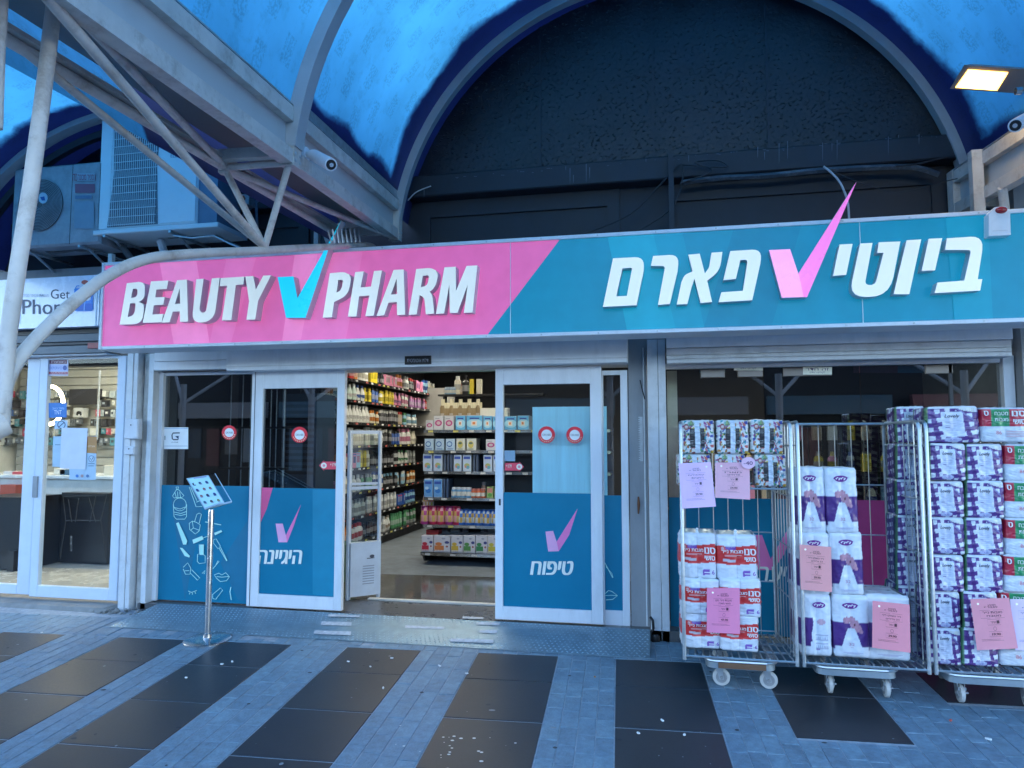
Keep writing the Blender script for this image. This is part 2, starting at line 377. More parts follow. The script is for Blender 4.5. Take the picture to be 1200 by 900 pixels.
for i, (x, y, a, b, lb, ct) in enumerate(LIT):
    u, v, _ = kpl(x, y, 2, 0); a *= .55; b *= .55; th = random.random()*PI; mb = MB()
    cs, sn = math.cos(th), math.sin(th)
    pts = [(-a, -b), (a*.3, -b*1.2), (a, -b*.3), (a*.8, b), (-a*.4, b*1.1), (-a*1.05, b*.4)]
    f_ = lambda p, q: K(u+p*cs-q*sn, v+p*sn+q*cs, .0035+.004*abs(p)/a+.0015); g_ = lambda p, q: K(u+p*cs-q*sn, v+p*sn+q*cs, .0025)
    mb.prism([pts], f_, g_)
    o = mb.build({'cigarette end': 'cigarette_end', 'leaf': 'leaf', 'wrapper': 'wrapper'}.get(ct, 'paper_scrap'), m_red if 'reddish' in lb else (m_leafo if ct == 'leaf' else m_paper), None, smooth=0); tag(o, lb, ct)
gum = MB()
for i in range(130):
    u = random.uniform(-4.5, 2.4); v = random.uniform(3.2, 5.0); r = random.uniform(.006, .014) if i < 70 else random.uniform(.0015, .0038)
    gum.lathe([(r, .0022), (r*.7, .0034)], (0, 0, 0), 7, 0 if i < 45 else 1, sx=random.uniform(.8, 1.8)); n0 = len(gum.v)-14
    for q in range(n0, len(gum.v)): p = gum.v[q]; gum.v[q] = K(u+p.x, v+p.y, p.z)
for i in range(24):                                # paint or bird spots right of centre
    a, b = kpl(random.gauss(533, 30), random.gauss(872, 14), 2, 0)[:2]; r = random.uniform(.002, .009)
    gum.lathe([(r, .0022), (r*.7, .003)], (0, 0, 0), 7, 2, sx=1.3); n0 = len(gum.v)-14
    for q in range(n0, len(gum.v)): p = gum.v[q]; gum.v[q] = K(a+p.x, b+p.y, p.z)
tag(gum.build('gum_spots', [m_gum, M('dust_fleck', (.24, .26, .28), .8), M('white_splash', (.66, .68, .68), .8)], None, smooth=0), 'dark trodden gum spots and pale flecks scattered on the paving', 'gum spots', kind='stuff')

# ================================================================== RAMP
m_tread = M('tread_plate', (.20, .29, .34), .42, metal=.5, var=.18, scale=12, dirt=.35, dirtcol=(.12, .13, .13), dscale=5)
fl, fr = K(-4.04, 5.297, .002), K(.185, 5.121, .002); bl_, br_ = at(186, 704, 5.50), at(762, 741, 5.50); bl_.z = br_.z = .094
ramp = thing('tread_plate_ramp', 'grey blue metal tread plate ramp laid along the shop entrance', 'ramp', ((fl+br_)/2).to_tuple())
def rb(s, t, h=0):
    p = fl.lerp(fr, s).lerp(bl_.lerp(br_, s), t); return Vector((p.x, p.y, p.z+h))
mb = MB(); mb.hexa([rb(0, 0, -.0), rb(1, 0, -.0), Vector((br_.x, br_.y, 0)), Vector((bl_.x, bl_.y, 0)), rb(0, 0, .004), rb(1, 0, .004), rb(1, 1, .004), rb(0, 1, .004)])
mb.build('plate', m_tread, ramp, smooth=0)
lz = MB(); nx, ny = 118, 12
for j in range(ny):
    for i in range(nx):
        s, t = (i+.5+.5*(j % 2))/(nx+.5), (j+.5)/ny; a, b = (.0105, .0034) if (i+j) % 2 else (.0034, .016)
        if (i+j) % 2 == 0: a, b = .0034, .0105
        c = rb(s, t, .0043); X = (rb(s+.001, t)-rb(s, t)).normalized(); Yv = (rb(s, t+.001)-rb(s, t)).normalized()
        D1 = (X+Yv*.8 if (i+j) % 2 else X-Yv*.8).normalized(); D2 = Vector((-D1.y, D1.x, 0))
        lz.add([c-D1*.013, c-D2*.0052, c+D1*.013, c+D2*.0052, c+Vector((0, 0, .0058))], [(0, 1, 4), (1, 2, 4), (2, 3, 4), (3, 0, 4)])
lz.build('tread_pattern', M('tread_worn', (.30, .42, .50), .35, metal=.45, var=.5, scale=4), ramp, smooth=0, kind='stuff')
m_tape = M('white_grip_tape', (.42, .46, .50), .7, var=.25, scale=30, dirt=.7, dirtcol=(.16, .2, .22), dscale=14)
z8 = zoom(350, 690, 4.8)
def on_ramp(px, py, h):                            # pixel -> the ramp's sloping top
    d = ray(px, py); z = .05
    for _ in range(12):
        p = CAM_LOC+d*((z+h-CAM_LOC.z)/d.z); s = min(1, max(0, (p.x-fl.x)/(fr.x-fl.x))); ya = fl.y+(fr.y-fl.y)*s; t = min(1, max(0, (p.y-ya)/(5.5-ya))); z = .5*z+.5*rb(s, t).z
    return CAM_LOC+d*((z+h-CAM_LOC.z)/d.z)
for q in ([(168, 142), (345, 150), (340, 160), (163, 155)], [(130, 183), (298, 187), (296, 208), (124, 203)], [(90, 234), (296, 240), (292, 262), (84, 252)], [(922, 155), (1040, 160), (1038, 171), (920, 166)], [(1000, 187), (1132, 190), (1128, 206), (1000, 201)], [(1020, 230), (1117, 232), (1113, 252), (1015, 246)], [(600, 205), (820, 214), (818, 226), (598, 220)], [(858, 278), (1098, 286), (1094, 306), (850, 296)]):
    p = [z8(*a) for a in q]; t = MB(); t.hexa([on_ramp(a, b, .0085) for a, b in p]+[on_ramp(a, b, .0125) for a, b in p]); t.build('grip_strip', m_tape, ramp, smooth=0)

# ================================================================== SHOP BUILDING
Y0 = 5.535                                          # front face of the sliding doors
m_plaster = M('grey_plaster', (.30, .31, .32), .85, var=.18, scale=4, bump=.25, bscale=35, dirt=.5, dirtcol=(.10, .09, .08), dscale=4, stretch=(1, 1, .35))
m_navy = M('dark_painted_wall', (.021, .026, .036), .62, var=.35, scale=2.5, bump=.15, bscale=20, stretch=(1, 1, .5))
m_stucco = M('dark_stucco', (.012, .015, .021), .42, var=.5, scale=3, bump=.5, bscale=30, spec=.55, dirt=.3, dirtcol=(.04, .05, .065), dscale=2)
m_concrete = M('concrete', (.24, .24, .23), .85, var=.2, scale=8, bump=.4, bscale=40, dirt=.4)
bld = thing('shop_building', 'low dark painted shop block with a stuccoed arched upper wall', 'building', (-1, 6, 0))
mb = MB()
mb.box(-9.5, 6, 5.80, 6.0, 3.62, 5.6, 0)             # stucco lunette wall
mb.build('stucco_wall', m_stucco, bld, smooth=0)
# stucco lumps on the lunette
lump = MB(); rnd = random.Random(3)
for i in range(5200):
    x, z = rnd.uniform(-1.95, 2.35), rnd.uniform(3.76, 5.2)
    dd = noise.noise(Vector((x*1.3, z*1.3, 2)))
    if rnd.random() > .55+dd+(.35 if z < 4.7 else 0): continue
    a, h = rnd.uniform(.006, .017), rnd.uniform(.002, .007); b = a*.5; s = rnd.uniform(-.5, .5)
    lump.add([(x-a, 5.7995, z-a*s), (x, 5.7995, z-b), (x+a, 5.7995, z+a*s), (x, 5.7995, z+b), (x, 5.7995-h, z+b*.2)], [(0, 1, 4), (1, 2, 4), (2, 3, 4), (3, 0, 4)])
lump.build('stucco_grain', m_stucco, bld, smooth=0, kind='stuff')
for px_ in (633, 765, 899):                          # vertical panel seams
    a = at(px_, 100, 5.8).x; mb = MB(); mb.box(a-.008, a+.008, 5.792, 5.7995, 3.76, 5.4); mb.build('seam', m_navy, bld, smooth=0)
mb = MB(); mb.cbox(-9.5, 6, 5.70, 5.9, 3.565, 3.75, .01); mb.build('ledge', m_navy, bld, smooth=0)
mb = MB(); mb.box(-9.5, 6, 5.86, 6.0, 2.2, 3.57); mb.build('upper_wall', m_navy, bld, smooth=0)
for a, b in ((-1.95, -.42), (.12, 2.02), (-4.5, -3.2)):
    mb = MB()
    mb.box(a-.1, a, 5.835, 5.862, 2.3, 3.56); mb.box(b, b+.1, 5.835, 5.862, 2.3, 3.56); mb.box(a, b, 5.835, 5.862, 3.42, 3.56); mb.build('wall_panel_frame', m_navy, bld, smooth=0)
mb = MB(); mb.box(-9.5, 6, 6.0, 13.5, 3.0, 3.3); mb.build('roof_slab', m_concrete, bld, smooth=0)
mb = MB(); mb.box(-40, 30, 6.0, 20, 3.3, 22); mb.build('sun_blocker', M('sun_blocker_dark', (.12, .12, .12), .9), bld, smooth=0)  # unseen tall mass, added to keep direct sun off the canopy and walkway
mb = MB(); mb.box(2.42, 6, 5.50, 5.80, -.03, 3.3, 0); mb.build('side_wall', m_plaster, bld, smooth=0)
mb = MB(); mb.box(-.255, -.115, 5.60, 5.86, 0, 2.9); mb.build('pier', m_plaster, bld, smooth=0)
mb = MB(); mb.box(-4.42, 2.5, 5.62, 5.86, 2.16, 2.9); mb.build('lintel', m_plaster, bld, smooth=0)
mb = MB(); mb.box(-4.56, -4.40, 5.64, 5.86, 0, 3.0); mb.build('party_wall', m_plaster, bld, smooth=0)
mb = MB(); mb.box(-9.5, -4.56, 5.64, 5.86, 2.29, 3.1); mb.build('lintel', m_plaster, bld, smooth=0)
mb = MB(); mb.box(-4.45, .1, 5.50, 5.99, -.1, .092); mb.build('doorstep', M('grey_step_stone', (.09, .092, .095), .3, var=.2, dirt=.3), bld, smooth=0)
mb = MB(); mb.box(.03, 2.45, 5.62, 5.9, -.1, .045); mb.build('window_sill', m_concrete, bld, smooth=0)
mb = MB(); mb.add([(-9, 5.34, -.05), (-4.62, 5.34, -.05), (-4.62, 5.9, -.05), (-9, 5.9, -.05), (-9, 5.40, .05), (-4.70, 5.40, .06), (-4.62, 5.9, .078), (-9, 5.9, .078)], [(0, 1, 5, 4), (1, 2, 6, 5), (4, 5, 6, 7), (3, 0, 4, 7)]); mb.build('shop_step', m_concrete, bld, smooth=0)
rub = MB(); rr = random.Random(5)
for i in range(60):
    x = rr.gauss(-4.62, .09); y = rr.uniform(5.36, 5.46); z = rr.uniform(.0, .05); s = rr.uniform(.006, .025)
    rub.lathe([(s*.4, -s*.5), (s, 0), (s*.5, s*.6)], (x, y, z), 5, sx=1.2)
rub.build('crumbled_concrete', m_concrete, bld, smooth=0, kind='stuff')
# white streaks of old paint on the ledge
P = Print(lambda x, y, o: at(x, y, 5.70-o)); rr = random.Random(9)
sc_ = (.13, .15, .18)
for x, y0, y1 in [(497, 222, 232), (663, 195, 200), (668, 197, 216), (672, 205, 215), (687, 192, 215), (691, 196, 210), (757, 186, 190), (888, 172, 186), (896, 178, 188), (913, 168, 193), (923, 165, 188), (964, 167, 190), (981, 164, 190), (1041, 160, 183), (1053, 158, 162), (1077, 157, 170), (807, 182, 190), (975, 168, 178)]:
    P.poly([(x-.5, y0), (x+.5, y0), (x+.2, y0+(y1-y0)*.8), (x-.2, y1)], sc_)
for i in range(45):
    x = rr.uniform(480, 1100); y = 213-(x-480)*.088+rr.uniform(-2, 1.5); P.rect(x, y, x+rr.uniform(1, 4), y+.6, (.12, .14, .17))
P.build('paint_drips', bld)
# pharmacy / phone-shop rooms
m_floor_in = M('polished_floor', (.11, .11, .105), .14, var=.15, scale=3, dirt=.2)
m_wallin = M('interior_wall', (.34, .33, .3), .8); m_walldk = M('interior_dark', (.03, .03, .035), .7); m_wh = M('interior_white', (.7, .69, .64), .7)
mb = MB(); mb.box(-4.5, 4.2, 5.99, 13, -.05, .088); struct('shop_floor', mb, m_floor_in, smooth=0)
mb = MB(); mb.box(-4.5, 4.2, 5.9, 13, 2.75, 2.95); struct('shop_ceiling', mb, m_walldk, smooth=0)
mb = MB(); mb.box(-4.5, 4.2, 12.6, 12.8, 0, 2.8); struct('shop_back_wall', mb, m_walldk, smooth=0)
mb = MB(); mb.box(-4.5, -4.4, 5.87, 13, 0, 2.8); struct('shop_side_wall', mb, m_walldk, smooth=0)
mb = MB(); mb.box(4.1, 4.2, 5.87, 13, 0, 2.8); struct('shop_side_wall', mb, m_wallin, smooth=0)
mb = MB(); mb.box(-9.5, -4.56, 5.86, 9.2, -.05, .08); struct('phone_shop_floor', mb, M('beige_floor_tiles', (.5, .46, .38), .25, var=.1), smooth=0)
mb = MB(); mb.box(-9.5, -4.56, 5.87, 9.2, 2.75, 2.95); struct('phone_shop_ceiling', mb, m_wh, smooth=0)
mb = MB(); mb.box(-9.5, -4.5, 9.0, 9.2, 0, 2.8); struct('phone_shop_back_wall', mb, m_wh, smooth=0)
mb = MB(); mb.box(-4.62, -4.5, 5.87, 9.2, 0, 2.8); struct('phone_shop_side_wall', mb, m_wh, smooth=0)
mb = MB(); mb.box(-9.5, -9.4, 5.86, 9.2, 0, 2.8); struct('phone_shop_side_wall', mb, m_wh, smooth=0)

# ================================================================== CANOPY: vaults, ribs, girders
def vault_material():
    m = bpy.data.materials.new('painted_translucent_vault'); m.use_nodes = True; n = m.node_tree.nodes; l = m.node_tree.links; n.clear()
    o = n.new('ShaderNodeOutputMaterial'); df = n.new('ShaderNodeBsdfPrincipled'); tr = n.new('ShaderNodeBsdfTranslucent'); mx = n.new('ShaderNodeMixShader')
    a = n.new('ShaderNodeAttribute'); a.attribute_name = 'Col'; tc = n.new('ShaderNodeTexCoord')
    n1 = n.new('ShaderNodeTexNoise'); n1.inputs['Scale'].default_value = 2.2; n1.inputs['Detail'].default_value = 5; l.new(tc.outputs['Object'], n1.inputs['Vector'])
    n2 = n.new('ShaderNodeTexNoise'); n2.inputs['Scale'].default_value = 9; n2.inputs['Detail'].default_value = 8; n2.inputs['Roughness'].default_value = .7; l.new(tc.outputs['Object'], n2.inputs['Vector'])
    r1 = n.new('ShaderNodeMapRange'); r1.inputs[1].default_value = .3; r1.inputs[2].default_value = .7; r1.inputs[3].default_value = .82; r1.inputs[4].default_value = 1.12; l.new(n1.outputs[0], r1.inputs[0])
    r2 = n.new('ShaderNodeMapRange'); r2.inputs[1].default_value = .52; r2.inputs[2].default_value = .7; r2.inputs[3].default_value = 1; r2.inputs[4].default_value = .8; l.new(n2.outputs[0], r2.inputs[0])
    mu = n.new('ShaderNodeMath'); mu.operation = 'MULTIPLY'; l.new(r1.outputs[0], mu.inputs[0]); l.new(r2.outputs[0], mu.inputs[1])
    # faint rows of printed blocks on the sheeting
    uv = n.new('ShaderNodeUVMap'); bk = n.new('ShaderNodeTexBrick'); l.new(uv.outputs[0], bk.inputs['Vector']); bk.offset = .5; bk.inputs['Scale'].default_value = 1; bk.inputs['Brick Width'].default_value = .30; bk.inputs['Row Height'].default_value = .24; bk.inputs['Mortar Size'].default_value = .078; bk.inputs['Mortar Smooth'].default_value = .15
    bk.inputs['Color1'].default_value = (0, 0, 0, 1); bk.inputs['Color2'].default_value = (0, 0, 0, 1); bk.inputs['Mortar'].default_value = (1, 1, 1, 1)
    nb = n.new('ShaderNodeTexNoise'); nb.inputs['Scale'].default_value = 60; l.new(uv.outputs[0], nb.inputs['Vector']); rb_ = n.new('ShaderNodeMapRange'); rb_.inputs[1].default_value = .42; rb_.inputs[2].default_value = .56; rb_.inputs[3].default_value = .80; rb_.inputs[4].default_value = 1; l.new(nb.outputs[0], rb_.inputs[0])
    mxb = n.new('ShaderNodeMath'); mxb.operation = 'MAXIMUM'; l.new(bk.outputs['Color'], mxb.inputs[0]); l.new(rb_.outputs[0], mxb.inputs[1])
    m3 = n.new('ShaderNodeMath'); m3.operation = 'MULTIPLY'; l.new(mu.outputs[0], m3.inputs[0]); l.new(mxb.outputs[0], m3.inputs[1]); mu = m3
    # the paint's jagged edge: vertex value 0..1 (painted) pushed through noise
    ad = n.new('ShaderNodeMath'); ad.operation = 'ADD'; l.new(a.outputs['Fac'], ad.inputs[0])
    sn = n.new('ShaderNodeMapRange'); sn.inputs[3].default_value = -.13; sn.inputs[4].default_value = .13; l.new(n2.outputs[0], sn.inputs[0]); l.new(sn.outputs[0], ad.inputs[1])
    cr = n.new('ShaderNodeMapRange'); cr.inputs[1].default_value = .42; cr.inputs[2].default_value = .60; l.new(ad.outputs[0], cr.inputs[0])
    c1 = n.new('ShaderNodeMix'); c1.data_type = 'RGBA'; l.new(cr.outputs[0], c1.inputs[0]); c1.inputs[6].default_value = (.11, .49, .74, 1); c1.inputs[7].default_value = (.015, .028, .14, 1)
    sc = n.new('ShaderNodeVectorMath'); sc.operation = 'SCALE'; l.new(c1.outputs[2], sc.inputs[0]); l.new(mu.outputs[0], sc.inputs['Scale'])
    l.new(sc.outputs[0], df.inputs['Base Color']); l.new(sc.outputs[0], tr.inputs[0]); df.inputs['Roughness'].default_value = .42
    ft = n.new('ShaderNodeMapRange'); ft.inputs[3].default_value = .66; ft.inputs[4].default_value = .15; l.new(cr.outputs[0], ft.inputs[0])
    l.new(ft.outputs[0], mx.inputs[0]); l.new(df.outputs[0], mx.inputs[1]); l.new(tr.outputs[0], mx.inputs[2]); l.new(mx.outputs[0], o.inputs[0])
    return m
m_vault = vault_material()
canopy = thing('arcade_canopy', 'white steel canopy of barrel vaults with blue painted lining over the walkway', 'canopy', (0, 3, 3))
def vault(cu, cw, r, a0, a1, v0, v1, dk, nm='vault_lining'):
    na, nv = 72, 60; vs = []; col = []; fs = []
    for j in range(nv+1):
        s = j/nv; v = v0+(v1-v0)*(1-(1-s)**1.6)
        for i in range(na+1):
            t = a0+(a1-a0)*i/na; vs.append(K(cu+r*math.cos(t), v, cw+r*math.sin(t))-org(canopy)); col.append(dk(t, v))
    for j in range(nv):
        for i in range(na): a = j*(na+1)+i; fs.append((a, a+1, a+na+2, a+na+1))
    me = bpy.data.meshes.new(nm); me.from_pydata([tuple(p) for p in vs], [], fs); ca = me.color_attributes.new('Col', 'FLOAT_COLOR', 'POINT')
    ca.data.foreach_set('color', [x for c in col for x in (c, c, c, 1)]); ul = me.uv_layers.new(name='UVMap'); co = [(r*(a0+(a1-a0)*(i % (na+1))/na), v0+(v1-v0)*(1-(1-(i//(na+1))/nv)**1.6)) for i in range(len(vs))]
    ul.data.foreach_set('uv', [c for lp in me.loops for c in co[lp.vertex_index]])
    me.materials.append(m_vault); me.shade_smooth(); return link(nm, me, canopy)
C1 = (.381, 2.983, 2.21); C0 = (-4.2, 2.44, 1.955); C2 = (5.05, 2.983, 2.21)
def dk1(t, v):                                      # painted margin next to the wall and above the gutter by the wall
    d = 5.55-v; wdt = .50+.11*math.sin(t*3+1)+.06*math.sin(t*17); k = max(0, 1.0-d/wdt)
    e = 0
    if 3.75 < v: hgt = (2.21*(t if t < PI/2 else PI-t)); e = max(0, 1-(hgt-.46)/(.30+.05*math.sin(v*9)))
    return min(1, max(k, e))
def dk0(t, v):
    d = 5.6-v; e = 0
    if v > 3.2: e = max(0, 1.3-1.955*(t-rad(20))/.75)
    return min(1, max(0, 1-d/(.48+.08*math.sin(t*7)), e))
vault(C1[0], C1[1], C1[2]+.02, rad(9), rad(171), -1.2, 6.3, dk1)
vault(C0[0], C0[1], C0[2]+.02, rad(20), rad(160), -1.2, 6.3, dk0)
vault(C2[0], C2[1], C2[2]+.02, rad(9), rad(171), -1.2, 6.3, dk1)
m_rib = M('light_steel_rib', (.44, .45, .46), .5, var=.1, dirt=.2, bump=.03)
def rib(c, r0, r1, v0, v1, a0, a1, nm='rib', mat=m_rib):
    mb = MB(); n = 56; b = 0
    for i in range(n+1):
        t = a0+(a1-a0)*i/n
        for r, v in ((r0, v0), (r1, v0), (r1, v1), (r0, v1)): mb.v.append(K(c[0]+r*math.cos(t), v, c[1]+r*math.sin(t)))
    for i in range(n):
        for q in range(4): mb.f.append((4*i+q, 4*i+(q+1) % 4, 4*i+4+(q+1) % 4, 4*i+4+q)); mb.m.append(0)
    mb.f += [(0, 1, 2, 3), (4*n+3, 4*n+2, 4*n+1, 4*n)]; mb.m += [0, 0]
    return mb.build(nm, mat, canopy, smooth=30)
rib(C1, 2.18, 2.235, 5.55, 5.66, rad(6), rad(174))
rib(C1, 2.165, 2.18, 5.55, 5.57, rad(6), rad(174))      # little downstand lip
for v in (3.68, 1.75, -.2): rib(C1, 2.15, 2.225, v-.05, v+.05, rad(6), rad(174))
rib(C0, 1.92, 1.97, 5.55, 5.66, rad(20), rad(160)); rib(C0, 1.80, 1.86, 5.66, 5.72, rad(60), rad(150), mat=m_navy)
for v in (1.75, -.2): rib(C0, 1.89, 1.97, v-.05, v+.05, rad(20), rad(160))
for v in (5.6, 3.68, 1.75): rib(C2, 2.15, 2.225, v-.05, v+.05, rad(6), rad(174))
m_white = m_steel
def girder(uf, s, name_ext=''):                       # uf = face towards the main vault, s = +1 when the girder body lies towards -u
    g1 = thing('girder', 'white steel gutter girder with grey soffit %s' % name_ext, 'girder', K(uf, 4, 3.1).to_tuple())
    def kb(nm, a, b, v0, v1, w0, w1, mat=m_steel, **k): 
        mb = MB(); mb.kbox(min(uf-s*a, uf-s*b), max(uf-s*a, uf-s*b), v0, v1, w0, w1); return mb.build(nm, mat, g1, smooth=0, **k)
    for fa, fb in ((0, .075), (.46, .53)):
        if fa:
            kb('edge_beam', fa, fb, .3, 5.62, 3.315, 3.43); continue
        kb('bottom_chord', fa, fb, .3, 5.62, 3.11, 3.19); kb('top_chord', fa-.0, fb+.0, .3, 5.62, 3.345, 3.43)
        kb('web_panel', fa+(.045 if fa == 0 else .0), fb-(.02 if fa == 0 else .045), .3, 5.62, 3.19, 3.345, m_panelw)
        for v in (5.58, 3.68, 1.75): kb('upright', fa-.004, fb+.004, v-.045, v+.045, 3.10, 3.44)
    kb('soffit_panel', .075, .51, .3, 5.62, 3.30, 3.312, m_soff)
    for v in (3.62, 5.5, 1.8): kb('cross_beam', .075, .46, v-.03, v+.03, 3.14, 3.20)
    kb('gutter_floor', .0, .53, .3, 5.62, 3.435, 3.445, m_galv)
    return g1, kb
m_panelw = M('panel_blue_white', (.50, .50, .49), .55, var=.08, dirt=.15); m_soff = M('grey_soffit', (.27, .26, .25), .6, var=.08, dirt=.2)
G1, kb1 = girder(-1.77, 1, 'left of the main arch'); G2, kb2 = girder(2.43, -1, 'right of the main arch, above the alarm box')
for v in (3.65, 3.71, 5.55, 5.6):
    for w_ in (3.13, 3.17, 3.37, 3.41):
        mb = MB(); mb.lathe([(.009, 0), (.009, .006), (.005, .008)], (0, 0, 0), 6, axis='x'); c = K(-1.766, v, w_); mb.v = [c+p for p in mb.v]; mb.build('bolt', m_galv, G1)
fm = MB(); fm.kbox(-1.80, -1.785, 3.73, 5.56, 3.43, 3.535); fm.build('flashing', m_galv, G1, smooth=0)
fe = MB(); fe.tube([K(-1.787, 3.73, 3.537), K(-1.787, 4.6, 3.54), K(-1.787, 5.56, 3.537)], .005, 6); fe.build('flashing_edge', m_steel, G1)
# truss under the left girder
def tube(nm, pts, r, n=12, mat=m_steel, parent=None): 
    mb = MB(); mb.tube([K(*p) for p in pts], r, n); return mb.build(nm, mat, parent, smooth=50)
TR = thing('tube_truss', 'white steel tube truss with a bent lower pipe below the left girder', 'truss', K(-1.98, 3.7, 2.66).to_tuple())
N = (-1.98, 3.74, 2.665)
tube('chord_tube', [(-2.2, .6, 3.135), (-2.2, 5.6, 3.11)], .024, parent=TR)
mb = MB(); mb.kbox(-2.24, -2.16, .6, 5.6, 3.15, 3.17); mb.build('chord_flange', m_steel, TR, smooth=0)
pp = [kpl(x, y, 0, -1.98) for x, y in ((440, 288), (430, 287.5), (370, 290), (300, 294), (250, 296), (200, 299.5), (175, 303), (150, 311), (120, 327.5), (95, 347), (70, 369), (42, 397), (22, 421), (10, 443), (2, 465), (-2, 485))]
pp = [(p[0], p[1], p[2]) for p in pp]; pp[0] = (-1.98, 5.58, 3.03)
def dense(pts, n=6):
    out = []
    for i in range(len(pts)-1):
        p0, p1, p2, p3 = pts[max(i-1, 0)], pts[i], pts[i+1], pts[min(i+2, len(pts)-1)]
        for k in range(n):
            t = k/n; out.append(tuple(.5*((2*p1[j])+(-p0[j]+p2[j])*t+(2*p0[j]-5*p1[j]+4*p2[j]-p3[j])*t*t+(-p0[j]+3*p1[j]-3*p2[j]+p3[j])*t**3) for j in range(3)))
    return out+[pts[-1]]
tube('bent_pipe', dense(pp), .023, 16, parent=TR)
for a, b, r in [((-2.2, 3.67, 3.12), N, .019), ((-1.81, 3.67, 3.12), N, .019), ((-1.83, 1.98, 3.12), N, .020), ((-2.2, 2.25, 3.13), N, .017), ((-1.82, 2.05, 3.14), (-2.2, 3.67, 3.13), .019), ((-2.2, 3.67, 3.12), (-1.82, 5.5, 3.12), .019), ((-2.2, 5.3, 3.1), (-1.98, 5.5, 3.03), .018), ((-1.81, 3.68, 3.13), (-2.2, 3.67, 3.12), .020)]:
    tube('brace', [a, b], r, parent=TR)
mb = MB(); mb.lathe([(.02, -.04), (.032, -.03), (.032, .03), (.02, .04)], K(-2.2, 3.67, 3.12), 12); mb.build('node_collar', m_steel, TR)
pole = thing('branching_column', 'white steel branching column with a leaning pole at the left edge', 'column', K(-2.05, 1.9, 0).to_tuple())
tube('leaning_pole', [kpl(x, y, 0, -1.98) for x, y in ((1, 503), (10, 390), (21.5, 310), (36, 220), (52, 100), (64, 0), (70, -60))], .025, 18, parent=pole)
tube('leaning_pole', [kpl(x, y, 0, -1.98) for x, y in ((-6, 150), (-3, 60), (3, -40))], .022, 14, parent=pole)
tube('arm', [(-1.98, 2.06, 1.735), (-2.05, 1.95, 1.66), (-2.35, 1.72, 1.5), (-2.62, 1.5, 1.2)], .045, 14, parent=pole)
tube('trunk', [(-2.62, 1.5, 0), (-2.62, 1.5, 1.3), (-2.62, 1.55, 2.1), (-2.3, 1.9, 2.9)], .085, 18, parent=pole)
# spikes on the pipe by the wall
sp_t = thing('bird_spikes', 'grey bird spikes standing on the pipe beside the wall corner', 'bird spikes', K(-1.98, 5.0, 3).to_tuple())
for i in range(7): 
    sp = MB(); a = kpl(392+i*5, 286-i*.3, 0, -1.98); sp.tube([K(a[0], a[1], a[2]), K(a[0]-.01, a[1]-.01, a[2]+.105)], .006, 5); sp.tube([K(a[0]-.02, a[1], a[2]), K(a[0]-.05, a[1], a[2]+.1)], .006, 5); sp.build('spike', m_galv, sp_t)
# truss tubes below the right girder
TR2 = thing('tube_brace', 'short white tube brace under the right girder above the alarm box', 'brace', K(2.5, 5, 3).to_tuple())
tube('brace', [(2.44, 4.9, 3.12), (2.62, 5.2, 2.7)], .028, parent=TR2)
tube('brace', [(2.9, 5.5, 3.05), (2.2, 5.55, 3.0)], .03, parent=TR2)
# square posts rising behind the sign
for (x, y0, y1, Y, lb) in ((1145, 175, 250, 5.24, 'square blue grey post behind the sign near the alarm box'), (786, 180, 275, 5.62, 'thin dark post on the wall above the middle of the sign'), (371, 238, 295, 5.5, 'thin white post left of the cyan tick tip'), (397, 262, 288, 5.55, 'short white post behind the bird spikes'), (129, 297, 315, 5.3, 'short grey bracket post at the upper left corner of the pink sign')):
    a, b = at(x, y0, Y), at(x, y1, Y); ww = .034 if x == 1145 else .02; mb = MB(); mb.box(a.x-ww, a.x+ww, Y, Y+ww*2, b.z-.05, a.z)
    tag(mb.build('post', m_navy if x == 786 else m_steel, None, smooth=0), lb, 'post')

# ================================================================== SHOP SIGN
SY = 4.875
sl = at(117.5, 360, SY).x; sr = 3.0; sb, st = at(115.6, 410, SY).z, at(118.7, 308, SY).z
sign = thing('shop_sign', 'long pink and teal shop sign with raised white BEAUTY PHARM and Hebrew letters', 'sign', (-1, SY, sb))
mb = MB(); mb.box(sl+.01, sr, SY+.012, SY+.26, sb+.012, st-.012); mb.build('sign_box', m_alu, sign, smooth=0)
fr_ = MB(); t_ = .026
for a in ((sl, sr, sb, sb+t_), (sl, sr, st-t_, st), (sl, sl+t_, sb+t_, st-t_)): fr_.cbox(a[0], a[1], SY-.006, SY+.27, a[2], a[3], .003)
fr_.build('sign_frame', m_alu, sign, smooth=0)
PK, TL = (.46, .095, .27), (.004, .15, .25)
def pxz(x, z): return (x, z)
S = Print(lambda x, z, o: Vector((x, SY+.010-o, z)), eps=.0008)
pd0, pd1 = at(655.5, 281, SY).x, at(571, 397, SY).x
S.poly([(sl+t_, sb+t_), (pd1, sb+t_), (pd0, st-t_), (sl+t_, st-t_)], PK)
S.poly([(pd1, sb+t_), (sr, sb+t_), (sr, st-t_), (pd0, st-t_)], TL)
def band(a, b, c, d, col):                          # photo x of top-left, top-right, bottom-right, bottom-left
    S.poly([(at(d, 400, SY).x, sb+t_), (at(c, 400, SY).x, sb+t_), (at(b, 290, SY).x, st-t_), (at(a, 290, SY).x, st-t_)], col)
PK2, PK3 = (.54, .155, .35), (.49, .12, .31)
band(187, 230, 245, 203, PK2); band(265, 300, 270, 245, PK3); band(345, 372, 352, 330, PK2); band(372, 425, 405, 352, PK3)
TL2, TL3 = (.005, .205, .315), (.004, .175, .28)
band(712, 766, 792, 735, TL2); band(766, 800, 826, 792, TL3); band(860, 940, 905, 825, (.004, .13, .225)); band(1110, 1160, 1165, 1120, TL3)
S.build('sign_print', sign, printmat('sign_vinyl', .4, 0, spec=.3, glow=.13))          # the sign is a light box, faintly lit from inside
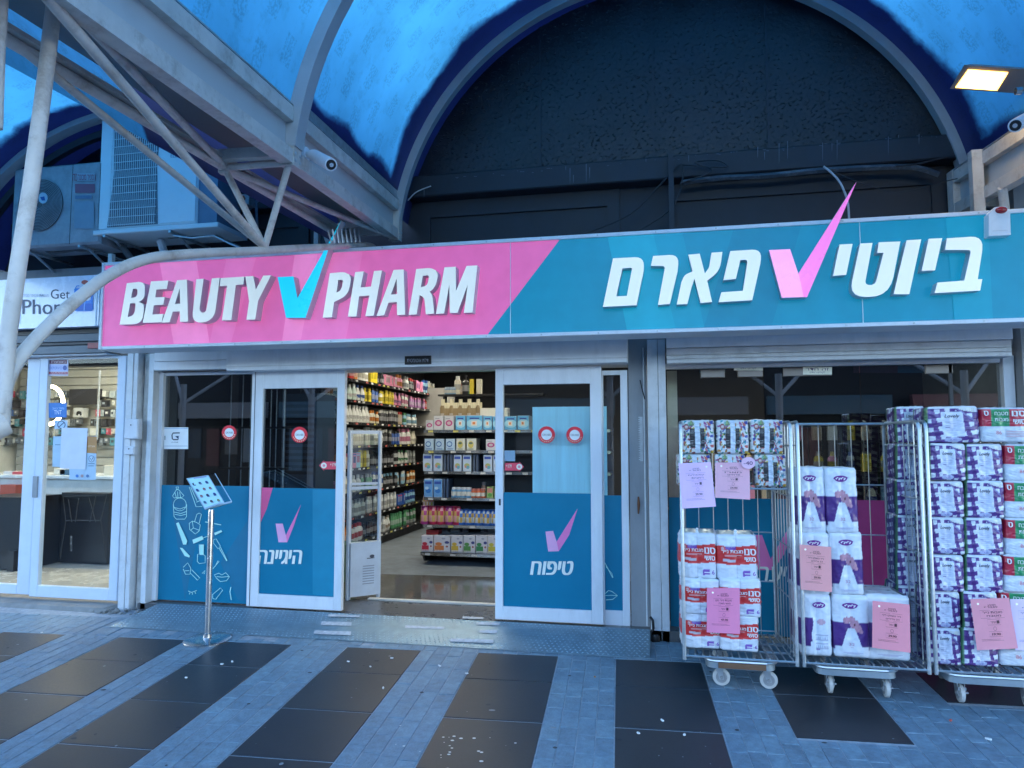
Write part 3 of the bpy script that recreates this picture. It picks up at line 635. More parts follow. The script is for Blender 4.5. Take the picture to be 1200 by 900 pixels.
seams = MB()
for x in (598, 1010): a = at(x, 330, SY).x; seams.box(a-.002, a+.002, SY+.002, SY+.012, sb+t_, st-t_)
seams.build('panel_seam', m_alu, sign, smooth=0)
for i in range(19):
    for z in (sb+.013, st-.013):
        mb = MB(); mb.lathe([(.006, 0), (.005, .004)], (sl+.03+i*(sr-sl-.1)/18.5, SY-.0065, z), 8, axis='y'); mb.v = [Vector((p.x, 2*(SY-.0065)-p.y, p.z)) for p in mb.v]; mb.build('screw', m_galv, sign)
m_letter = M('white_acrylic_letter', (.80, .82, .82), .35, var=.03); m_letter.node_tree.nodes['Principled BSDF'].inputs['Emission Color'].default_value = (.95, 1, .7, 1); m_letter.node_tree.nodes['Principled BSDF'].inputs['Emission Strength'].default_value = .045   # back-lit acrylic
m_lside = M('letter_return', (.62, .62, .64), .5, var=.05)
m_cyan = M('cyan_acrylic', (.01, .62, .85), .3, var=.04); m_tpink = M('pink_acrylic', (.88, .22, .62), .3, var=.04); m_tpink2 = M('light_pink_acrylic', (.9, .38, .70), .3, var=.04)
LY, LB = 4.80, 4.880                               # letter fronts stand 8 cm proud of the panel
def letter(z, outer, holes=(), mat=m_letter, nm='letter', sm=False, side=m_lside, parent=sign, ly=LY, lb=LB):
    lo = [zz(z, smooth_loop(outer, 3) if sm else outer)]+[zz(z, smooth_loop(h, 3) if sm else h) for h in holes]
    mb = MB(); fx = lambda x, y: at(x, y, ly); bx_ = lambda x, y: Vector((at(x, y, ly).x, lb, at(x, y, ly).z)); mb.prism(lo, fx, bx_, 0, 1)
    return mb.build(nm, [mat, side], parent, smooth=25)
def rc(pts):                                         # 'r' marked corners are rounded
    out = []; n = len(pts)
    for i, p in enumerate(pts):
        if len(p) == 2: out.append(p); continue
        a, b = pts[i-1], pts[(i+1) % n]; v = Vector(p[:2]); r = p[2]
        A = v+(Vector(a[:2])-v).normalized()*r; B = v+(Vector(b[:2])-v).normalized()*r
        for k in range(6): t = k/5; out.append(tuple(A*(1-t)**2+v*2*t*(1-t)+B*t*t))
    return out
z1 = zoom(130, 300, 5.714); z2 = zoom(310, 250, 4.444); z3 = zoom(690, 270, 5.4545); z4 = zoom(880, 200, 4.138)
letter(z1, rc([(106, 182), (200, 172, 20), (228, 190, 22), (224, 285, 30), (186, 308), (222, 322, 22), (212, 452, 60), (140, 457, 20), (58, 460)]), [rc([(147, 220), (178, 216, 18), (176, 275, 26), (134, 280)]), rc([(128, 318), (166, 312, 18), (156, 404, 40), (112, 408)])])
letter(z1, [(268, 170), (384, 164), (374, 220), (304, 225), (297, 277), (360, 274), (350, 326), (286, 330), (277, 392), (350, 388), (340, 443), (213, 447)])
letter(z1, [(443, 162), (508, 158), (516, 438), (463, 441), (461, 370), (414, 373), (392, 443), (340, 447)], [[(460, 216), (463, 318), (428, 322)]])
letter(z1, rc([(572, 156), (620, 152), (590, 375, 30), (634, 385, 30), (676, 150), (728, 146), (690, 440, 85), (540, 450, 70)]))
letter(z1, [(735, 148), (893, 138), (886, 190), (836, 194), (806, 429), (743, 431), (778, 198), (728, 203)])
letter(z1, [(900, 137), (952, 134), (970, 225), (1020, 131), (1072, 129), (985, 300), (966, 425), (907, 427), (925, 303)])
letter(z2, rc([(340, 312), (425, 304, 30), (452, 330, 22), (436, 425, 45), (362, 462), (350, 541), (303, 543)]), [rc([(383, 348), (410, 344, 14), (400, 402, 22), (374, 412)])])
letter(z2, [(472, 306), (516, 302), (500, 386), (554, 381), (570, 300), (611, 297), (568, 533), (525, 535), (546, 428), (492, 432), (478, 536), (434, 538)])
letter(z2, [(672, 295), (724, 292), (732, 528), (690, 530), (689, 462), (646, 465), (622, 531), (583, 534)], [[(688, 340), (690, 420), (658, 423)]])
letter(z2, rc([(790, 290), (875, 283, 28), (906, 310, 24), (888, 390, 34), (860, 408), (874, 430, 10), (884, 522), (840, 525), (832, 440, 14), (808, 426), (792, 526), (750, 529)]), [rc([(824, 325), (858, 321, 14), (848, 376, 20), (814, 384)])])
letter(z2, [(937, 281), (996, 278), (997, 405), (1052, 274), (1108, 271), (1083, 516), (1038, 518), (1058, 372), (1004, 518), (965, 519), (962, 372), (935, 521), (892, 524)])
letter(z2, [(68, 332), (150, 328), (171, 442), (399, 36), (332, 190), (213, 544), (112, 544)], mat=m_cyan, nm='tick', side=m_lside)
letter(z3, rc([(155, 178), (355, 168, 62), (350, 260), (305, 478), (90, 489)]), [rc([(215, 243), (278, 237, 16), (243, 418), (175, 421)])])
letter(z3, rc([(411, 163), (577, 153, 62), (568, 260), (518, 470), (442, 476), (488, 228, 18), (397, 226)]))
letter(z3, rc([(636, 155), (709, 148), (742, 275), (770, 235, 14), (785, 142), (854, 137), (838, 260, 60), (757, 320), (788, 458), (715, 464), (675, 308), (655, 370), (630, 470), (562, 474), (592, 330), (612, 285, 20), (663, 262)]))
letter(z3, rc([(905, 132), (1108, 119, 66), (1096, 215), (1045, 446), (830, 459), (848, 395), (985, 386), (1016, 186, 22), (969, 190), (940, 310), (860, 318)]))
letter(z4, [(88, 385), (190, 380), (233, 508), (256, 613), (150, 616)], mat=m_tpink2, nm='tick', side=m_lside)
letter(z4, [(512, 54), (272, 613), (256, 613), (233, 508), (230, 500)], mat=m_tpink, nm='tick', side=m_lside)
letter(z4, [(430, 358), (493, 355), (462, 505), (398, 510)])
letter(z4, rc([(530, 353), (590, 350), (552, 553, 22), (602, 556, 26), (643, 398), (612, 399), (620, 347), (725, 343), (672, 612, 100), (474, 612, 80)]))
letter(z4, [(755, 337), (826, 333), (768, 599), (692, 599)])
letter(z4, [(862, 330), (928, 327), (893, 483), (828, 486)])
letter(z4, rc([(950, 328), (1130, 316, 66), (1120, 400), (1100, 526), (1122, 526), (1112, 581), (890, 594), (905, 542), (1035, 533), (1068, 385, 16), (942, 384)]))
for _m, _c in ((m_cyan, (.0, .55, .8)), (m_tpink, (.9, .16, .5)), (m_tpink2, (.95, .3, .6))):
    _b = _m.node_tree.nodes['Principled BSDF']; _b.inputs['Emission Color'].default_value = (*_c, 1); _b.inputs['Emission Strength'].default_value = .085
mb = MB()
for x in (-3.9, -2.5, -1.0, .5, 1.9): mb.box(x-.02, x+.02, SY+.26, 5.66, sb+.25, sb+.29); mb.box(x-.02, x+.02, SY+.26, 5.66, st-.1, st-.06)
mb.build('bracket', m_dark, sign, smooth=0)
# alarm box on the sign's top right corner
al = thing('alarm_box', 'white alarm siren box with red lamp on the right end of the sign', 'alarm', at(1172, 278, SY-.06).to_tuple())
z5 = zoom(1080, 220, 4.09)
mb = MB(); mb.prism([rc(zz(z5, [(322, 232), (428, 226), (424, 118), (404, 88), (352, 92), (322, 125)]))], lambda x, y: at(x, y, SY-.075), lambda x, y: Vector((at(x, y, SY-.075).x, SY-.006, at(x, y, SY-.075).z))); mb.build('housing', M('alarm_plastic', (.78, .78, .80), .35), al, smooth=30)
mb = MB(); c = at(*z5(381, 108), SY-.076); mb.lathe([(.033, 0), (.03, .012), (.015, .02)], (0, 0, 0), 16, axis='y', sx=1, sy=.62); mb.v = [Vector((c.x+p.x, c.y-p.y, c.z+p.z)) for p in mb.v]; mb.build('siren_lamp', M('red_lens', (.32, .015, .02), .2), al)
mb = MB(); a, b = at(*z5(340, 207), SY-.077), at(*z5(414, 203), SY-.077); mb.tube([a, b], .0015, 5); mb.build('lid_seam', m_lside, al)

# ================================================================== PHARMACY DOORS AND PANELS
def tex_frame(o): return o
def frame_parts(root, x0, x1, z0, z1, y, st_l, st_r, rt, rbm, dep=.045, mat=m_alu, nm=('stile', 'stile', 'rail', 'rail')):
    for n_, b in ((nm[0], (x0, x0+st_l, z0, z1)), (nm[1], (x1-st_r, x1, z0, z1)), (nm[2], (x0+st_l, x1-st_r, z1-rt, z1)), (nm[3], (x0+st_l, x1-st_r, z0, z0+rbm))):
        mb = MB(); mb.cbox(b[0], b[1], y, y+dep, b[2], b[3], .003); mb.build(n_, mat, root, smooth=0)
def pane(root, x0, x1, z0, z1, y, mat=m_glass):
    mb = MB(); mb.box(x0, x1, y, y+.008, z0, z1); return mb.build('glass_pane', mat, root, smooth=0)
def tickmark(P, z, pts_l, pts_r, c1, c2): P.poly(zz(z, pts_l), c1); P.poly(zz(z, pts_r), c2)
CT = alb(120, 190, 225); CP = alb(232, 95, 180, 1.1); CPL = alb(240, 130, 205, 1.1)
DL = thing('sliding_door', 'left white framed sliding glass door with teal lower film and small tick', 'door', (-3.0, Y0, .105))
lx0, lx1 = -3.437, -2.583
frame_parts(DL, lx0, lx1, .105, 2.072, Y0, .108, .067, .145, .105)
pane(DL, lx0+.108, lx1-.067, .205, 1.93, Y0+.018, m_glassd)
mb = MB(); mb.box(lx0+.109, lx1-.068, Y0+.012, Y0+.017, .212, 1.088); mb.build('teal_film', m_teal, DL, smooth=0)
mb = MB(); mb.box(lx0+.03, lx0+.034, Y0-.003, Y0, .11, 2.07); mb.build('seal', m_dark, DL, smooth=0)
P = Print(pxmap(Y0+.0115)); zd = zoom(170, 390, 2.648)
P.poly(zz(zd, [(362, 480), (396, 481), (378, 545), (358, 590)]), alb(205, 75, 150))
P.poly(zz(zd, [(520, 486), (592, 487), (585, 818), (520, 812)]), (.006, .25, .40))
P.poly(zz(zd, [(405, 592), (427, 592), (437, 628), (441, 650), (414, 650)]), CPL); P.poly(zz(zd, [(437, 628), (484, 532), (462, 598), (441, 650)]), CP)
a, b = zd(350, 718), zd(486, 674); P.text('היגיינה'[::-1], a[0], a[1], b[0], b[1], alb(165, 205, 235), bold=.06, shear=.18)
P.build('tick_print', DL)
def round_sticker(nm, x, y, Y, r, lb, root=None):
    k = thing('round_sticker', lb, 'sticker', at(x, y, Y).to_tuple(), 'round red stickers on the entrance glass')
    P = Print(pxmap(Y)); P.ell(x, y, r, r, alb(190, 25, 55)); P.ell(x, y, r*.62, r*.62, alb(190, 215, 245)); P.text('OKABE', x-r*.5, y+r*.12, x+r*.5, y-r*.12, alb(60, 50, 90))
    for q in range(9): t = PI*(.12+.76*q/8); P.rect(x+r*.8*math.cos(t)-.5, y+r*.8*math.sin(t)-.5, x+r*.8*math.cos(t)+.5, y+r*.8*math.sin(t)+.5, alb(230, 190, 210))
    P.build('sticker_print', k)
zs5 = zoom(185, 480, 11.25)
round_sticker('s', 268.6, 507, Y0+.073, 8.6, 'round red warning sticker on the far left fixed glass panel')
round_sticker('s', 351, 509.5, Y0+.016, 9.4, 'round red warning sticker on the left sliding door')
round_sticker('s', 640.5, 509.5, Y0+.016, 10, 'round red warning sticker at the left on the right sliding door')
round_sticker('s', 673.5, 509.8, Y0+.016, 10, 'round red warning sticker at the right on the right sliding door')
def arrow(x0, y0, x1, y1, tip, Y, lb):
    k = thing('arrow_sticker', lb, 'sticker', at((x0+x1)/2, y0, Y).to_tuple(), 'red arrow stickers on the sliding doors'); P = Print(pxmap(Y)); h = (y1-y0)/2; c = alb(215, 60, 100)
    d = 1 if tip > 0 else -1; xa, xb = (x0, x1) if d > 0 else (x1, x0)
    P.poly([(xa, y0+1), (xb-d*5, y0+1), (xb-d*6, y0-1), (xb, y0+h), (xb-d*6, y1+1), (xb-d*5, y1-1), (xa, y1-1)], c); P.ell(xb-d*5.5, y0+h, 3.4, 3.4, alb(220, 190, 225)); P.ell(xb-d*5.5, y0+h, 1.7, 1.7, alb(225, 120, 160))
    P.text('ףוחד', min(xa+d*1.5, xa+d*8), y1-3, max(xa+d*1.5, xa+d*8), y0+3, alb(235, 200, 220)); P.build('sticker_print', k)
arrow(374, 540, 395, 551, -1, Y0+.016, 'red arrow sticker pointing left on the left sliding door')
arrow(591.5, 541.5, 614, 552.5, 1, Y0+.016, 'red arrow sticker pointing right on the right sliding door')
DR = thing('sliding_door', 'right white framed sliding glass door with teal lower film and small tick', 'door', (-.9, Y0, .105))
rx0, rx1 = -1.297, -.458
frame_parts(DR, rx0, rx1, .105, 2.062, Y0, .063, .088, .135, .1)
pane(DR, rx0+.063, rx1-.088, .2, 1.93, Y0+.018)
mb = MB(); mb.box(rx0+.064, rx1-.089, Y0+.012, Y0+.017, .206, 1.08); mb.build('teal_film', m_teal, DR, smooth=0)
mb = MB(); mb.box(rx0+.03, rx0+.045, Y0-.004, Y0, .98, 1.03); mb.build('lock', m_dark, DR, smooth=0)
P = Print(pxmap(Y0+.0115)); zr = zoom(570, 390, 2.43)
P.poly(zz(zr, [(168, 566), (190, 564), (200, 595), (206, 622), (176, 623)]), CPL); P.poly(zz(zr, [(200, 595), (260, 500), (236, 575), (206, 622)]), CP)
a, b = zr(126, 690), zr(246, 650); P.text('חופיט', a[0], a[1], b[0], b[1], alb(165, 205, 235), bold=.06, shear=.18)
P.build('tick_print', DR)
# frosted poster behind the right door glass
fp = MB(); a, b = at(624, 477, Y0+.12), at(712, 583, Y0+.12); fp.box(a.x, b.x, Y0+.115, Y0+.12, b.z-.1, a.z)
tag(fp.build('frosted_sheet', M('aqua_frosted_sheet', (.55, .90, .95), .4, var=.12, scale=3, stretch=(5, 1, .3)), None, smooth=0), 'pale aqua frosted sheet hung inside behind the right sliding door', 'sheet')
wb = MB(); a, b = at(591, 528, Y0+.03), at(603.5, 540.5, Y0+.03); wb.box(a.x, b.x, Y0+.03, Y0+.034, b.z, a.z); tag(wb.build('paper_note', M('pale_note', (.5, .62, .75), .6), None, smooth=0), 'small blank pale blue note behind the right door above the red arrow', 'note')
# fixed panels
FL = thing('fixed_glass_panel', 'fixed left shop window with dark glass above teal film of cosmetics drawings', 'window', (-3.9, Y0+.06, .1))
mb = MB(); mb.cbox(-4.375, -4.335, Y0+.04, Y0+.10, .1, 2.09, .003); mb.build('frame', m_alu, FL, smooth=0)
mb = MB(); mb.cbox(-4.335, -3.45, Y0+.055, Y0+.10, 2.062, 2.09, .003); mb.build('frame', m_alu, FL, smooth=0)
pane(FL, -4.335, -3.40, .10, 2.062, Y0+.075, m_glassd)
mb = MB(); mb.box(-4.335, -3.40, Y0+.07, Y0+.074, .105, 1.095); mb.build('teal_film', m_teal, FL, smooth=0)
P = Print(pxmap(Y0+.0695)); zf = zoom(180, 560, 5.625); c = alb(120, 190, 230); W_ = .55
def ln(*pts, w=.7, cl=False): P.line(zz(zf, pts), w, c, cl)
P.poly(zz(zf, [(105, 52), (350, 52), (210, 800), (205, 800)]), (.006, .17, .29)); P.poly(zz(zf, [(640, 250), (440, 560), (560, 810), (600, 812)]), (.006, .175, .30))
ln((148, 60), (165, 60), (160, 75), (152, 75), cl=True); ln((150, 78), (125, 120), (135, 132), (185, 130), (200, 118), (165, 78), cl=True); ln((140, 95), (150, 130)); ln((158, 90), (160, 130)); ln((172, 95), (178, 128))
P.ring(*zf(173, 175), 7.2, 7.8, c); ln((130, 175), (135, 255), (150, 272), (205, 272), (217, 255), (218, 175)); ln((135, 195), (175, 205), (215, 190)); ln((135, 225), (180, 235), (216, 222)); ln((140, 240), (180, 248), (212, 240))
ln((235, 300), (255, 285), (280, 292), (308, 310), (300, 350), (275, 370), (238, 340), cl=True); ln((270, 290), (285, 240), (300, 232), (315, 240), (300, 300)); ln((255, 285), (262, 330), (300, 345)); ln((262, 330), (245, 345))
P.poly(zz(zf, [(148, 300), (165, 292), (222, 415), (215, 440), (195, 440)]), c); P.poly(zz(zf, [(172, 460), (190, 462), (240, 515), (235, 525), (205, 515)]), c)
P.poly(zz(zf, [(255, 408), (320, 382), (330, 405), (262, 435)]), c); ln((328, 395), (355, 385)); P.poly(zz(zf, [(398, 362), (445, 345), (453, 355), (405, 378)]), c); ln((340, 290), (445, 310), w=1)
ln((300, 440), (330, 440), (328, 505), (340, 515), (340, 560), (300, 565), (288, 550), (290, 505), (303, 500), cl=True); P.poly(zz(zf, [(303, 440), (328, 440), (328, 508), (303, 508)]), c)
ln((395, 408), (412, 402), (440, 450), (425, 468), (395, 430), cl=True); ln((430, 460), (482, 548)); ln((440, 455), (484, 545)); 
ln((195, 590), (225, 560), (245, 595), (240, 635), (210, 635), (195, 600)); ln((240, 625), (290, 675), (305, 660), (250, 605), cl=True); ln((205, 612), (235, 612))
ln((400, 640), (430, 628), (450, 640), (475, 625), (500, 652), (480, 678), (440, 684), (415, 662), cl=True); ln((415, 650), (450, 655), (495, 650)); ln((228, 745), (250, 755), (285, 742)); ln((240, 755), (236, 768)); ln((256, 758), (256, 770)); ln((272, 752), (278, 764))
ln((388, 770), (440, 725), (455, 740), (410, 800), (390, 795), cl=True); ln((510, 720), (503, 750), (512, 805), w=1); ln((405, 585), (425, 545), (432, 550), (390, 600)); ln((320, 630), (340, 610), (335, 632), cl=True)
ln((235, 60), (280, 190), (320, 188)); ln((245, 62), (285, 150)); ln((282, 160), (305, 150))
P.build('cosmetics_drawings', FL)
FR = thing('fixed_glass_panel', 'narrow fixed glass panel between the right sliding door and the pier', 'window', (-.35, Y0+.06, .1))
frame_parts(FR, -.47, -.262, .09, 2.03, Y0+.055, .02, .055, .035, .11)
pane(FR, -.452, -.315, .2, 1.995, Y0+.075)
mb = MB(); mb.box(-.452, -.317, Y0+.07, Y0+.074, .2, 1.065); mb.build('teal_film', m_teal, FR, smooth=0)
P = Print(pxmap(Y0+.0695)); zq = zoom(570, 650, 5)
P.line(zz(zq, [(690, 40), (740, 135)]), .9, c); P.line(zz(zq, [(700, 70), (735, 110), (742, 135)]), .6, c); P.line(zz(zq, [(692, 232), (715, 210), (735, 215), (768, 240), (740, 262), (700, 265)]), .7, c); P.line(zz(zq, [(692, 240), (730, 238), (765, 240)]), .6, c)
P.build('cosmetics_drawings', FR)
# jambs, header, shutter boxes
def piece(nm, lb, cat, boxes, mat, group=None, ch=.003):
    o = None; mb = MB()
    for b in boxes: mb.cbox(*b, ch)
    o = mb.build(nm, mat, None, smooth=0); return tag(o, lb, cat, group)
HD = thing('door_header', 'white aluminium header track above the sliding doors', 'door track', (-1.9, Y0, 2.07))
mb = MB(); mb.cbox(-3.45, -.262, Y0+.002, Y0+.30, 2.074, 2.12, .003); mb.build('track', m_alu, HD, smooth=0)
mb = MB(); mb.cbox(-4.36, -.262, Y0-.06, Y0+.30, 2.12, 2.19, .003); mb.build('fascia', m_alu, HD, smooth=0)
SB = thing('roller_shutter_box', 'long white roller shutter box under the pink half of the sign', 'roller shutter', (-1.9, 5.38, 2.07))
bx0, bx1 = at(265, 420, 5.38).x, -.25
for i, (za, zb, yy) in enumerate(((2.07, 2.105, 5.385), (2.108, 2.32, 5.38))):
    mb = MB(); mb.cbox(bx0, bx1, yy, 5.53, za, zb, .004); mb.build('box_panel', m_alu, SB, smooth=0)
mb = MB(); mb.cbox(bx0-.0, bx1, 5.381, 5.5, 2.10, 2.112, .002); mb.build('lip', m_aluold, SB, smooth=0)
SB2 = thing('roller_shutter_box', 'short white roller shutter box above the drawings window at the left', 'roller shutter', (-3.9, 5.45, 2.1))
for za, zb in ((2.095, 2.17), (2.173, 2.32)):
    mb = MB(); mb.cbox(-4.33, bx0-.004, 5.44, 5.53, za, zb, .004); mb.build('slat', m_alu, SB2, smooth=0)
SB3 = thing('roller_shutter_box', 'dusty white roller shutter box above the right hand shop window', 'roller shutter', (1.1, 5.38, 2.06))
wx0, wx1 = at(781, 410, 5.38).x, at(1187, 400, 5.38).x
for (za, zb, yy, mt) in ((2.055, 2.085, 5.40, m_aluold), (2.087, 2.115, 5.40, m_aluold), (2.117, 2.165, 5.40, m_aluold), (2.168, 2.32, 5.375, m_alu)):
    mb = MB(); mb.cbox(wx0, wx1, yy, 5.56, za, zb, .004); mb.build('slat', mt, SB3, smooth=0)
nm_ = thing('sensor_plate', 'small black plate with white lettering above the entrance', 'plate', at(490, 421, 5.37).to_tuple())
mb = MB(); a, b = at(474.5, 417.5, 5.37), at(505, 426.5, 5.37); mb.cbox(a.x, b.x, 5.365, 5.38, b.z, a.z, .002); mb.build('plate', m_black, nm_, smooth=0)
P = Print(pxmap(5.3645)); P.text('תיטמוטוא תלד', 477, 424.5, 502, 419.5, (.35, .38, .45)); P.build('lettering', nm_)
piece('shutter_rail', 'white shutter guide rail left of the drawings window', 'shutter rail', [(-4.425, -4.375, 5.50, 5.60, .04, 2.25)], m_aluold)
piece('shutter_rail', 'rusty grey shutter guide rail beside the dark gap at the left', 'shutter rail', [(-4.50, -4.43, 5.54, 5.62, .03, 2.25)], m_steel)
RT = thing('shutter_post', 'wide white shutter post with rubber foot between door and right window', 'shutter rail', (-.04, 5.5, 0))
for a, b in ((-.108, -.03), (-.027, .028)):
    mb = MB(); mb.cbox(a, b, 5.50, 5.62, -.01, 2.25, .003); mb.build('channel', m_aluold, RT, smooth=0)
mb = MB(); mb.lathe([(.02, 0), (.032, .02), (.03, .055), (.02, .07)], (-.075, 5.49, -.004), 9, sy=.5); mb.build('rubber_foot', m_black, RT)
mb = MB(); mb.tube([(-.113, 5.49, .19), (-.095, 5.48, .17), (-.09, 5.48, .11), (-.105, 5.485, .085)], .010, 8); mb.build('handle', m_black, RT)
CB = thing('cable', 'thin grey conduit running down the pier beside the shutter post', 'cable', (-.14, 5.59, 0))
mb = MB(); mb.tube([(-.138, 5.59, .1), (-.138, 5.59, 2.2)], .006, 6); mb.build('conduit', m_aluold, CB)
mb = MB(); mb.tube([(-.165, 5.585, 1.95), (-.15, 5.58, 1.88), (-.13, 5.58, 1.8)], .004, 6); mb.build('black_wire', m_black, CB)
gr = MB()
for i in range(40):
    zc = 1.33+i*.0085; gr.box(-.172-.01*(i % 2), -.15, 5.588, 5.598, zc, zc+.005)
tag(gr.build('metal_mesh_strip', m_galv, None, smooth=0), 'rough strip of expanded metal mesh stuck on the pier', 'metal mesh')
st_ = MB(); st_.tube([(-.19, 5.592, 1.06), (-.188, 5.59, 1.0), (-.192, 5.592, .93)], [.006, .012, .005], 6); tag(st_.build('rust_stain', M('rust', (.16, .07, .035), .9), None), 'rust coloured lump on the grey pier', 'rust')

# ================================================================== RIGHT WINDOW
WY = 5.655
W2 = thing('shop_window', 'wide frameless right shop window with teal and pink lower film', 'window', (1.2, WY, .05))
mb = MB(); mb.cbox(wx1-.005+.03, wx1+.095, 5.60, 5.70, .05, 2.08, .003); mb.build('frame', m_alu, W2, smooth=0)
mb = MB(); mb.cbox(.03, wx1+.02, 5.62, 5.68, 2.035, 2.075, .003); mb.build('frame', m_alu, W2, smooth=0)
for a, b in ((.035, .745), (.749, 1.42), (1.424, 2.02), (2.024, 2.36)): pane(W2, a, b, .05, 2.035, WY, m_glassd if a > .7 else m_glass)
for x in (2.022,): mb = MB(); mb.cbox(x-.012, x+.012, WY-.012, WY+.02, .05, 2.035, .002); mb.build('frame', m_dark, W2, smooth=0)
for x in (.38, .655, .98, 1.14, 1.95): mb = MB(); mb.cbox(x-.09, x+.09, WY-.012, WY+.02, 1.965, 2.03, .003); mb.build('patch_fitting', M('brushed_fitting', (.2, .17, .15), .35, metal=.6), W2, smooth=0)
fz = 1.055
for a, b, mt in ((.036, 1.37, m_teal), (1.37, 2.36, m_pink)):
    mb = MB(); mb.box(a, b, WY-.006, WY-.002, .06, fz); mb.build('teal_film' if mt is m_teal else 'pink_film', mt, W2, smooth=0)
P = Print(pxmap(WY-.0065)); P.poly([(880, 627), (893, 627), (903, 655), (906, 668), (889, 668)], CP); P.poly([(903, 655), (935, 600), (920, 648), (906, 668)], CP)
P.text('רעיש', 890, 682, 940, 664, alb(165, 205, 235), bold=.03, shear=.18)
P.build('tick_print', W2)
for (x, y, lb) in ((876, 429.5, 'small white printed notice at the top left of the right window'), (957, 434.5, 'small white printed notice beside a glass fitting on the right window')):
    k = thing('notice', lb, 'notice', at(x, y, WY-.003).to_tuple()); P = Print(pxmap(WY-.014)); P.rect(x-16, y-4.5, x+18, y+4.5, alb(170, 190, 225)); P.text('רדח הז', x-13, y-.3, x+14, y-3.3, alb(70, 80, 130)); P.text('וניתבר םיחוקל', x-8, y+3.4, x+10, y+.6, alb(70, 80, 130)); P.build('notice_print', k)
P = Print(pxmap(WY+.02)); y = 0
for x0, x1, c_ in ((820, 850, (.05, .2, .25)), (1000, 1052, (.35, .1, .12)), (1052, 1082, (.05, .28, .36))): P.rect(x0, 429, x1, 437, c_)
ob = P.build('header_strip', None); tag(ob, 'pink and blue printed strip inside along the top of the right window', 'strip')

# ================================================================== G notice, menu stand
k = thing('notice', 'white notice with a large black G logo on the far left glass panel', 'notice', at(206, 513, Y0+.07).to_tuple())
P = Print(pxmap(Y0+.072)); zg = zoom(185, 480, 11.25)
P.rect(192, 500.8, 220.5, 526.2, alb(165, 200, 245)); P.rect(192.5, 501.5, 220, 502.6, alb(120, 160, 220)); P.rect(192.5, 522.4, 220, 523, alb(110, 140, 190))
P.line(zz(zg, [(288, 307), (200, 309), (186, 335), (190, 385), (210, 397), (270, 395)]), 1.3, (.02, .02, .03)); P.poly(zz(zg, [(228, 350), (275, 347), (273, 393)]), (.02, .06, .12)); P.text('G-ONE', *zg(180, 438), *zg(268, 424), (.04, .05, .1)); P.text('II', *zg(85, 400), *zg(100, 345), (.05, .06, .1))
P.build('notice_print', k)
sbp = K(*kpl(243, 750, 2, 0)[:2], 0); SP = thing('menu_stand', 'polished steel stand on a round base holding a tilted clear acrylic menu', 'stand', sbp.to_tuple())
m_chrome = M('polished_steel', (.62, .62, .62), .22, metal=1, var=.1, scale=20)
mb = MB(); mb.lathe([(.170, 0), (.170, .006), (.160, .012), (.05, .020), (.02, .024)], (0, 0, 0), 40); mb.v = [sbp+Vector((p.x, p.y, p.z+p.y*KE)) for p in mb.v]; mb.build('base', m_chrome, SP)
mb = MB(); mb.lathe([(.021, 0), (.021, .93), (.018, .95)], (0, 0, 0), 20); mb.v = [sbp+Vector((p.x, p.y, p.z+.02)) for p in mb.v]; mb.build('pole', m_chrome, SP)
mb = MB(); mb.lathe([(.032, 0), (.030, .03), (.022, .034)], (0, 0, 0), 16); mb.v = [sbp+Vector((p.x, p.y, p.z+.018)) for p in mb.v]; mb.build('collar', m_chrome, SP)
# tray: pixel corners of the tilted sheet
zt = zoom(200, 545, 13.33); sy = sbp.y
cA, cB, cC, cD = at(*zt(258, 218), sy+.10), at(*zt(590, 170), sy+.13), at(*zt(845, 610), sy-.07), at(*zt(540, 690), sy-.10)
nrm = (cB-cA).cross(cD-cA).normalized(); nrm = -nrm if nrm.dot(CAM_LOC-cA) < 0 else nrm
mb = MB(); mb.hexa([cA-nrm*.003, cB-nrm*.003, cC-nrm*.003, cD-nrm*.003, cA, cB, cC, cD]); mb.build('menu_sheet', M('menu_card', alb(125, 185, 235, 1.1), .35), SP, smooth=0)
eC = at(*zt(955, 575), sy-.04); eB = cB+(eC-cC); mb = MB(); off = nrm*.012
mb.hexa([cA-nrm*.01, cB-nrm*.01, cC-nrm*.01, cD-nrm*.01, cA-nrm*.006, cB-nrm*.006, cC-nrm*.006, cD-nrm*.006]); mb.build('back_plate', m_chrome, SP, smooth=0)
mb = MB(); mb.hexa([cB, cC, eC, eB, cB+nrm*.003, cC+nrm*.003, eC+nrm*.003, eB+nrm*.003]); mb.build('acrylic_cover', glass('acrylic', (.90, .95, .98), .6, .1, .03), SP, smooth=0)
mb = MB()
for a, b in ((cA, cB), (cB, cC), (cC, cD), (cD, cA), (eC, cC), (eB, eC)): mb.tube([a+nrm*.004, b+nrm*.004], .0035, 5)
mb.tube([cD+nrm*.006, cC.lerp(cD, .2)+nrm*.02, cC+nrm*.006, eC], .008, 6); mb.build('acrylic_rim', M('acrylic_edge', (.45, .62, .75), .15, coat=.5), SP)
P = Print(lambda x, y, o: cA+(cB-cA)*x+(cD-cA)*y+nrm*(o+.001))
rr = random.Random(4)
for j in range(4):
    for i in range(3):
        x, y = .16+i*.3, .2+j*.21; cc = rr.choice([(.02, .05, .2), (.05, .04, .08), (.3, .12, .1), (.03, .1, .2), (.2, .25, .1)])
        P.ell(x+rr.uniform(-.02, .02), y, .065, .05, cc, 8); P.rect(x-.05, y+.02, x+.06, y+.05, rr.choice([(.35, .4, .5), (.04, .08, .2)]))
P.rect(.3, .03, .9, .06, (.3, .3, .5)); P.build('menu_pictures', SP)
# entrance threshold strip
piece('threshold_strip', 'pale metal threshold strip across the shop floor inside the entrance', 'threshold', [(-2.56, -1.0, 6.02, 6.07, .088, .104)], M('pale_strip', (.62, .6, .55), .4))
